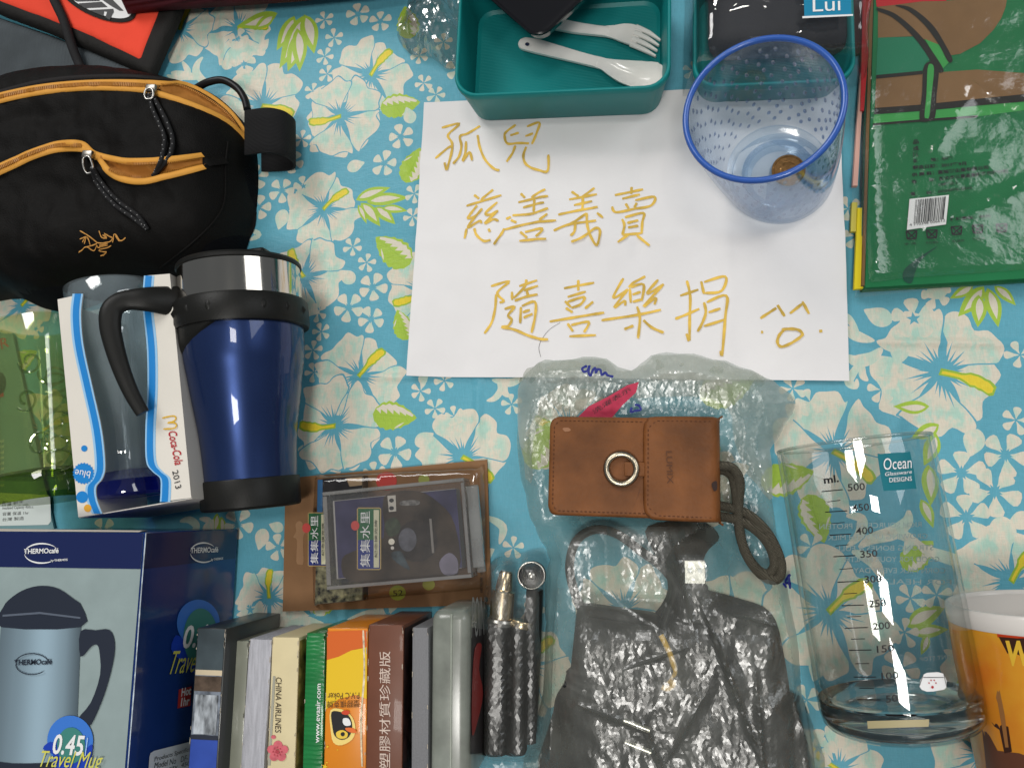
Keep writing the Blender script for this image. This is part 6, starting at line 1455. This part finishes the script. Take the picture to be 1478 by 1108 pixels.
# ================================================================== pink tag
tp = hpl(.0165)
tgo = thing('pink_tag', 'pink paper tag with dark lettering tucked under the leather pouch', 'tag', A(880, 580, .012))
prism('slip', [A(p[0], p[1], z) for p, z in (((834, 602), .013), ((850, 586), .013), ((878, 572), .015), ((905, 556), .017), ((922, 551), .018), ((918, 566), .018), ((898, 585), .016), ((882, 604), .013))][::-1], Z, .0004, mat('pink_paper', (.50, .035, .085), .6), tgo)
text(tgo, '洗濯表示', Pl(A(850, 604, .0152), A(905, 566, .018) - A(850, 604, .0152), Z.cross(A(905, 566, .018) - A(850, 604, .0152))), (858, 598), (912, 564), BLACKINK, h=7, off=.0016)

# ================================================================== leather pouch
LEA = mat('brown_leather', (.20, .072, .021), .52, spec=.22, var=(32, .42), bump=(420, .35), bump2=(70, .6))
LEAD = mat('leather_edge', (.085, .034, .016), .6, bump=(300, .3)); STI = mat('stitch_thread', (.13, .05, .022), .7)
lz = .0365; lb = .0125
l0, l1, l2, l3 = A(795, 601, lz), A(1036, 603, lz), A(1042, 752, lz), A(789, 742, lz)
lu = ((l1 - l0) + (l2 - l3)).normalized(); lv = Z.cross(lu); LW = ((l1 - l0).length + (l2 - l3).length) / 2; LD = ((l0 - l3).length + (l1 - l2).length) / 2
lc = (l0 + l1 + l2 + l3) / 4; lc.z = lb
po = thing('leather_pouch', 'brown leather camera pouch with ring clasp and grey cord strap', 'pouch', lc)
Ml = mx(lc, lu, lv, Z)
rbox('body', Ml, LW, LD, lz - lb - .002, .0045, LEA, po, 4)
R1 = lambda i: rrect(LW - 2 * i, LD - 2 * i, .0065 - i * .5)
loft('front_panel', [(R1(.0008), lz - lb - .0045), (R1(0), lz - lb - .0035), (R1(0), lz - lb - .0018), (R1(.0006), lz - lb - .0008), (R1(.0016), lz - lb - .0002), (R1(.004), lz - lb)], Ml, LEA, po, cap1=True)
lp = Pl(lc + Z * (lz - lb), lu, lv)
# flap wrapping over the right end
fx0 = (lp.px(928, 680) - lp.o).dot(lu); fx1 = LW / 2 + .0012
P2 = [(fx0, -.0), (fx0, LD / 2 - .008), (fx0 + .0022, LD / 2 - .002), (fx0 + .008, LD / 2 + .0006), (fx1 - .001, LD / 2 + .0008), (fx1, LD / 2 - .002), (fx1, -LD / 2 + .002), (fx1 - .001, -LD / 2 - .0010), (fx0 + .010, -LD / 2 - .0010), (fx0 + .0035, -LD / 2 + .001), (fx0 + .0005, -LD / 2 + .007)]
PP = [(p.x, p.y) for p in smoothpoly(P2, 4)]
def flapz(p, d):
    q = (p - np.array((lc.x, lc.y))); a = q @ np.array((lu.x, lu.y))
    return lz + .0028 - .0026 * (1 - np.clip(d / .0018, 0, 1)) ** 2 - .010 * np.clip((a - (fx1 - .006)) / .006, 0, 1) ** 3 + nz(p, 60, 3, 2) * .0005
FW = [(lc + lu * x + lv * y).to_2d()[:] for x, y in PP]
vs, fs = patch(FW, .003, flapz, 5, rings=(.0004, .0012, .0022))
fl = mk('flap', vs, fs, LEA, po, True)
ss = fl.modifiers.new('thickness', 'SOLIDIFY'); ss.thickness = .0024; ss.offset = -1
def stitches(path, parent, closed=False, z=None, pitch=.0027):
    vs, fs = [], []; k = len(path)
    for i in range(k if closed else k - 1):
        a, b_ = path[i], path[(i + 1) % k]; n = max(1, int((b_ - a).length / pitch)); t = (b_ - a).normalized(); s = Z.cross(t)
        for j in range(n):
            c = a.lerp(b_, (j + .5) / n); b0_ = len(vs)
            vs += [c - t * .0008 - s * .0003, c - t * .0008 + s * .0003, c + t * .0008 + s * .0003, c + t * .0008 - s * .0003, c + Z * .0004]
            fs += [(b0_ + m_, b0_ + (m_ + 1) % 4, b0_ + 4) for m_ in range(4)]
    o = mk('stitching', vs, fs, STI, parent); o['kind'] = 'stuff'; return o
stitches([lp.at(x, y, .0002) for x, y in ((fx0, LD / 2 - .0028), (-LW / 2 + .006, LD / 2 - .0028), (-LW / 2 + .003, LD / 2 - .006), (-LW / 2 + .003, -LD / 2 + .006), (-LW / 2 + .006, -LD / 2 + .0028), (fx0 + .002, -LD / 2 + .0028))], po)
stitches([lp.at(x, y, .0030) for x, y in ((fx1 - .006, LD / 2 - .0022), (fx0 + .008, LD / 2 - .0024), (fx0 + .0030, LD / 2 - .007), (fx0 + .0030, -LD / 2 + .007), (fx0 + .009, -LD / 2 + .0018), (fx1 - .006, -LD / 2 + .0016))], fl)
tx_ = text(fl, 'LUMIX', Pl(lp.o + Z * .003, lu, lv), (961, 651), (963, 698), mat('pressed_leather', (.10, .036, .014), .6), h=8.5, off=.0006)
# ring clasp with tab
rc_ = lp.px(897, 677) + Z * .0022
tube('clasp_ring', [rc_ + (lu * math.cos(a) + lv * math.sin(a)) * .0092 for a in [2 * math.pi * i / 40 for i in range(40)]], .0022, mat('ring_steel', (.42, .37, .28), .3, 1.0, bump=(200, .1)), po, 10, 0, True)
rbox('clasp_tab', mx(lp.px(916, 677) + Z * .0004, lu, lv, Z), .0125, .0088, .0022, .0007, LEA, po, 2)
trace('clasp_slot', sp2([(926, 696), (921, 715), (912, 734), (918, 722), (924, 704)], 3), lp, LEAD, po, .0004)
trace('scuff', sp2([(1027, 698), (1034, 694), (1035, 706), (1030, 708)], 3), Pl(lp.o + Z * .003, lu, lv), mat('scuff_dark', (.03, .015, .012), .7), po, .0003)
trace('scuff', sp2([(812, 618), (820, 617), (824, 621), (816, 623)], 3), lp, mat('scuff_light', (.32, .15, .075), .6), po, .0003)
GCORD = mat('grey_braided_cord', (.095, .085, .062), .75, wave=(420, .8, 'DIAGONAL', .2), bump=(1500, .5))
tube('cord_strap', [A(x, y, z) for x, y, z in ((1030, 672, .030), (1042, 672, .030), (1058, 676, .027), (1068, 695, .024), (1066, 730, .020), (1068, 770, .020), (1080, 805, .020), (1100, 830, .018), (1120, 836, .017), (1128, 822, .017), (1122, 795, .017), (1105, 765, .018), (1080, 742, .018), (1052, 732, .019), (1030, 728, .019))], .0030, GCORD, po, 10, 6)
tube('cord_strap', [A(x, y, z) for x, y, z in ((1030, 678, .024), (1046, 679, .024), (1058, 690, .022), (1063, 720, .020), (1067, 760, .0175), (1075, 795, .0165), (1092, 820, .016), (1108, 828, .016), (1118, 815, .0165), (1112, 790, .017), (1095, 768, .018), (1070, 752, .019), (1040, 745, .019), (1020, 745, .018))], .0030, GCORD, po, 10, 6)

# ================================================================== tripod legs in a clear bag
GOLD = mat('champagne_metal', (.62, .50, .32), .25, 1.0)
tp0 = thing('mini_tripod', 'black mini tripod with champagne metal tip inside a narrow clear bag', 'tripod', A(735, 960, 0))
def rod(name, a, b_, prof, mt, par): 
    P, Q = A(*a), A(*b_); L = (Q - P).length
    return lathe(name, P, (Q - P), [(s * L, r) for s, r in prof], mt, par, 28, 35, cap0=True, cap1=True)
rod('tip', (731, 824, .016), (727, 852, .016), [(0, .0036), (.1, .0044), (.9, .0056), (1, .0052)], GOLD, tp0)
rod('tip', (727, 852, .016), (723, 893, .016), [(0, .0066), (.04, .0074), (.95, .0078), (1, .007)], GOLD, tp0)
rod('collar', (723, 893, .016), (722, 902, .016), [(0, .0084), (.4, .0090), (1, .0084)], STEEL, tp0)
rod('leg', (722, 902, .016), (712, 1086, .016), [(0, .0080), (.3, .0088), (.96, .0092), (1, .0080)], BLK, tp0)
rod('leg', (752, 905, .014), (742, 1086, .014), [(0, .0070), (.3, .0080), (.96, .0082), (1, .0070)], BLK, tp0)
rod('leg', (772, 850, .010), (760, 1070, .010), [(0, .0055), (.5, .0062), (1, .0060)], BLK, tp0)
rod('collar', (754, 895, .014), (752, 905, .014), [(0, .0072), (.4, .0078), (1, .0072)], GOLD, tp0)
pc_ = A(767, 830, .018)
lathe('mount_plate', pc_ - Z * .006, Vector((.12, .05, 1)), [(0, .0082), (.001, .0088), (.005, .0088), (.006, .0080), (.0058, .0001)], BLKG, tp0, 40, 35, X, cap0=True)
tube('plate_rim', [pc_ + Vector((.0084 * math.cos(a), .0084 * math.sin(a), -.001 * math.cos(a))) for a in [2 * math.pi * i / 32 for i in range(32)]], .0006, STEEL, tp0, 8, 0, True)
lathe('screw', pc_ - Z * .001, Vector((.12, .05, 1)), [(0, .0024), (.001, .0029), (.002, .0024), (.003, .0029), (.004, .0024), (.005, .0027), (.006, .0018)], STEEL, tp0, 20, 60, X, cap1=True)
tbp = [(700, 830), (716, 805), (750, 798), (788, 792), (794, 830), (790, 900), (792, 1000), (796, 1108), (800, 1160), (690, 1160), (692, 1085), (694, 990), (690, 900)]
tbo = [A(p[0], p[1], .004).to_2d()[:] for p in sp2(tbp, 4)]
def tbz(p, d):
    z = np.full(len(p), .003)
    for b_ in ((718, 825, 730, 900, .0275, .008), (706, 900, 724, 1085, .0285, .008), (744, 900, 750, 1085, .026, .008), (762, 825, 772, 840, .027, .008), (758, 860, 768, 1070, .020, .007)): z = np.maximum(z, softbox(p, *b_))
    e = np.clip(d / .006, 0, 1) ** .6
    return np.maximum(.0006 + (z + crumple(p * np.array((1.0, .22)), 61, 110, 6, .0040) + crumple(p * np.array((1.0, .35)), 63, 260, 5, .0012) + .0012) * e, .0005)
vs, fs = patch(tbo, .0022, tbz, 31)
tag(rebase(mk('clear_bag', vs, fs, film('thin_clear_film', (.96, .96, .95), .10, (.7, .71, .68), 1.3, .30, (.8, .82, .8)), None, False)), 'narrow clear plastic bag wrapped over the black mini tripod', 'plastic bag')

# ================================================================== measuring glass (lying)
class Cyl:
    def __init__(self, P, Q, r0, r1): self.P = P; self.ax = (Q - P).normalized(); self.L = (Q - P).length; self.r0 = r0; self.r1 = r1
    def hit(self, px, py, off=0.0, far=False):
        d = ray(px, py); o = Vector((0, 0, H)); r = (self.r0 + self.r1) / 2
        for _ in range(6):
            w0 = o - self.P; dp = d - self.ax * d.dot(self.ax); wp = w0 - self.ax * w0.dot(self.ax)
            a, b_, c = dp.dot(dp), 2 * dp.dot(wp), wp.dot(wp) - (r + off) ** 2; D = max(b_ * b_ - 4 * a * c, 0)
            t = (-b_ + (1 if far else -1) * math.sqrt(D)) / (2 * a); X_ = o + d * t; s = (X_ - self.P).dot(self.ax); r = self.r0 + (self.r1 - self.r0) * s / self.L
        return X_
def wrap(name, pxs, cyl, mt, parent, off=.0003, s=5, far=False):
    vs, fs = patch([(p[0], -p[1]) for p in pxs], s, lambda p, d: p[:, 0] * 0, 3)
    return mk(name, [cyl.hit(v.x, -v.y, off, far) for v in vs], fs, mt, parent, True)
def wraptext(parent, s, p0, p1, h, cyl, mt, off=.0004, far=False, flip=False, shear=0, bold=0):
    vs, fs, wd, hg = glyphs(s, shear, bold); ux, uy = p1[0] - p0[0], p1[1] - p0[1]; L = math.hypot(ux, uy); ux, uy = ux / L, uy / L; out = []
    for x, y in vs:
        a = (x / wd) * L; a = L - a if flip else a; b_ = y / hg * h
        out.append(cyl.hit(p0[0] + ux * a + uy * b_, p0[1] + uy * a - ux * b_, off, far))
    return mk('lettering', out, fs, mt, parent)
def wrapstroke(name, lines, w_px, cyl, mt, parent, off=.0004):
    vs, fs = [], []
    for a, b_ in lines:
        n = 6; dx, dy = b_[0] - a[0], b_[1] - a[1]; L = math.hypot(dx, dy); sx, sy = -dy / L * w_px / 2, dx / L * w_px / 2; k = len(vs)
        for i in range(n + 1):
            x, y = a[0] + dx * i / n, a[1] + dy * i / n; vs += [cyl.hit(x + sx, y + sy, off), cyl.hit(x - sx, y - sy, off)]
        fs += [(k + 2 * i, k + 2 * i + 2, k + 2 * i + 3, k + 2 * i + 1) for i in range(n)]
    return mk(name, vs, fs, mt, parent)
OG = Cyl(A(1230, 640, .043), A(1304, 1052, .043), .0428, .0428)
og = thing('measuring_glass', 'clear measuring glass with millilitre scale lying on its side', 'glass', (OG.P.x, OG.P.y, 0))
GW = glassy('clear_glass', (.985, .99, .988), (.80, .84, .82), 1.9, .015)
GW2 = film('clear_glass_base', (.95, .97, .96), .03, (.85, .9, .86), 4.0, .02, (.45, .5, .46))
OL = OG.L
lathe('wall', OG.P, OG.ax, [(0, .0410), (.0005, .0424), (.0015, .0428), (.05, .0428), (OL * .8, .0428), (OL * .92, .0424), (OL * .965, .0410), (OL * .985, .0385), (OL * 1.0, .034), (OL, .0001)], GW, og, 96, 50)
lathe('inner_wall', OG.P, OG.ax, [(0, .0410), (.001, .0406), (.05, .0405), (OL * .84, .0402), (OL * .885, .037), (OL * .90, .028), (OL * .905, .0001)], GW, og, 96, 50)
lathe('thick_base', OG.P, OG.ax, [(OL * .908, .0001), (OL * .907, .026), (OL * .897, .0355), (OL * .885, .0395), (OL * .885, .0416), (OL * .94, .0412), (OL * .965, .0398), (OL * .982, .037), (OL * .992, .033), (OL * .985, .028), (OL * .978, .0001)], solid_glass('clear_glass_solid', (.97, .99, .975), .01), og, 96, 40)
tube('rim_bead', [OG.P + (Vector((0, 0, 1)).cross(OG.ax).normalized() * math.cos(a) + OG.ax.cross(Vector((0, 0, 1)).cross(OG.ax).normalized()) * math.sin(a)) * .0419 for a in [2 * math.pi * i / 96 for i in range(96)]], .0009, GW2, og, 8, 0, True)
O4 = lambda x, y: (1080 + x * .4766, 580 + y * .4766)
marks = [(500, (222, 271), (286, 265), (302, 270)), (450, (233, 333), (300, 329), (315, 332)), (400, (246, 403), (312, 399), (327, 402)), (350, (258, 468), (324, 464), (340, 472)), (300, (270, 545), (337, 542), (353, 548)), (250, (283, 616), (350, 614), (366, 622)), (200, (293, 684), (362, 682), (378, 690)), (150, (305, 751), (373, 750), (390, 759)), (100, (319, 832), (388, 832), (404, 841)), (50, (330, 900), (400, 901), (418, 910))]
wrapstroke('scale_marks', [(O4(*a), O4(*b_)) for _, a, b_, _2 in marks], 1.5, OG, BLACKINK, og)
wrapstroke('scale_half_marks', [((O4((a[0] + c[0]) / 2 + 12, (a[1] + c[1]) / 2)), O4((b_[0] + d[0]) / 2 - 14, (b_[1] + d[1]) / 2)) for (_, a, b_, _2), (_3, c, d, _4) in zip(marks, marks[1:])], 1.1, OG, BLACKINK, og)
for v_, a, b_, c in marks: wraptext(og, str(v_), O4(*c), O4(c[0] + (52 if v_ >= 100 else 35), c[1] - 4), 10.5, OG, BLACKINK, bold=.012)
wraptext(og, 'ml.', O4(230, 248), O4(275, 242), 11, OG, BLACKINK, bold=.03)
ll = wrap('logo_label', sp2([O4(*p) for p in ((392, 165), (402, 157), (480, 152), (492, 160), (508, 252), (500, 262), (420, 268), (408, 258))], 2), OG, mat('label_teal', (.008, .16, .20), .35), og, .0004)
wraptext(ll, 'Ocean', O4(411, 206), O4(496, 200), 17, OG, WHITEINK, .0010, shear=.1); wraptext(ll, 'Glassware', O4(415, 224), O4(496, 216), 5.5, OG, WHITEINK, .0010, shear=.2); wraptext(ll, 'DESIGNS', O4(428, 243), O4(496, 238), 6.5, OG, WHITEINK, .0010)
GI = mat('pale_glass_ink', (.40, .50, .50), .5)
for i, s in enumerate(('RICH SOURCE OF PROTEIN', 'GROWING UP WITH MILK', 'STRONG BONES & FULL', 'GOOD FOR YOUR HEALTH', 'CORN MILK EVERY DAY', 'FOR HEALTHY')): wraptext(og, s, O4(215 + i * 26, 385 + i * 33), O4(525 + i * 18, 378 + i * 35), 7.5, OG, GI, -.0004, True, True)
wraptext(og, 'DONT STOP', O4(520, 785), O4(630, 775), 6, OG, GI, -.0004, True, True); wraptext(og, 'AND GROW', O4(628, 845), O4(690, 822), 6, OG, GI, -.0004, True, True)
wrap('bowl_print', sp2([O4(*p) for p in ((518, 860), (530, 825), (555, 818), (592, 822), (601, 862), (580, 872), (540, 876))], 2), OG, WHITEINK, og, .0004)
for dx, dy, r in ((0, 6, 2.0), (-5, 0, 1.1), (-2, -4, 1.1), (2.5, -4, 1.1), (5, 0, 1.1)): wrap('paw_print', ellpx(O4(558, 850)[0] + dx, O4(558, 850)[1] + dy, r, r, 8), OG, RI, og, .0008, 2)
wrapstroke('bowl_outline', [(O4(518, 860), O4(530, 825)), (O4(601, 862), O4(592, 822)), (O4(530, 833), O4(592, 833))], .8, OG, BLACKINK, og, .0007)
wrap('gold_label', [O4(*p) for p in ((360, 965), (548, 960), (546, 982), (362, 988))], OG, mat('gold_label', (.42, .36, .20), .5), og, .0002)

# ================================================================== orange printed cup (lying)
OC = Cyl(A(1500, 870, .047), A(1536, 1130, .042), .0455, .0400)
oc = thing('printed_cup', 'orange printed cup with white rim and gold lettering, lying on its side', 'cup', (OC.P.x, OC.P.y, 0))
CUPW = mat('white_ceramic', (.72, .68, .64), .25, coat=.4)
ORC = bpy.data.materials.new('orange_cup_print'); ORC.use_nodes = True
_nt = ORC.node_tree; _b = _nt.nodes['Principled BSDF']; _tc = _nt.nodes.new('ShaderNodeTexCoord'); _n = _nt.nodes.new('ShaderNodeTexNoise'); _n.inputs['Scale'].default_value = 22; _n.inputs['Detail'].default_value = 5
_r = _nt.nodes.new('ShaderNodeValToRGB'); _r.color_ramp.elements[0].color = (.62, .17, .012, 1); _r.color_ramp.elements[0].position = .42; _r.color_ramp.elements[1].color = (.70, .40, .03, 1); _r.color_ramp.elements[1].position = .78
_nt.links.new(_tc.outputs['Object'], _n.inputs[0]); _nt.links.new(_n.outputs[0], _r.inputs[0]); _nt.links.new(_r.outputs[0], _b.inputs['Base Color']); _b.inputs['Roughness'].default_value = .25
lathe('body', OC.P, OC.ax, [(.009, .0452), (.03, .0448), (OC.L, .0400), (OC.L + .004, .037), (OC.L + .004, .0001)], ORC, oc, 96, 40)
lathe('rim', OC.P, OC.ax, [(.0095, .0453), (.009, .0457), (.002, .0460), (0, .0455), (-.0006, .0445), (0, .0434), (.002, .0430)], CUPW, oc, 96, 60)
lathe('inner_wall', OC.P, OC.ax, [(.001, .0432), (.03, .0428), (OC.L - .004, .0375), (OC.L - .003, .0001)], CUPW, oc, 64, 40)
Q8 = lambda x, y: (1370 + x * .2416, 840 + y * .2416)
DB = mat('cup_dark_print', (.045, .016, .010), .3); GLW = mat('cup_red_print', (.50, .045, .012), .3)
wrap('logo_glow', sp2([Q8(*p) for p in ((285, 305), (380, 295), (520, 290), (520, 590), (440, 580), (370, 545), (330, 430))], 3), OC, GLW, oc, .0003)
wrap('logo_plate', [Q8(*p) for p in ((296, 325), (410, 335), (520, 330), (520, 520), (440, 530), (380, 530), (372, 500), (385, 490), (345, 420))], OC, DB, oc, .0006)
wraptext(oc, 'WANTED', Q8(335, 500), Q8(930, 500), 37, OC, mat('cup_gold_print', (.72, .44, .04), .3), .0010, bold=.035)
wrap('figure_print', [Q8(*p) for p in ((150, 560), (162, 520), (176, 560), (175, 610), (205, 640), (215, 690), (245, 730), (275, 710), (270, 660), (293, 590), (315, 640), (345, 800), (375, 1010), (330, 1020), (300, 880), (270, 860), (250, 830), (215, 820), (185, 770), (170, 680))], OC, DB, oc, .0006, 4)
wrap('figure_print', [Q8(*p) for p in ((190, 830), (250, 930), (290, 1005), (420, 1020), (520, 1060), (520, 1180), (230, 1180), (215, 1040))], OC, mat('cup_brown_print', (.12, .045, .025), .3), oc, .0005, 5)
wrap('blade_print', [Q8(*p) for p in ((292, 600), (305, 660), (330, 780), (345, 900), (355, 985), (335, 985), (315, 860), (290, 720), (280, 690))], OC, mat('cup_tan_print', (.30, .13, .04), .3), oc, .0009, 4)
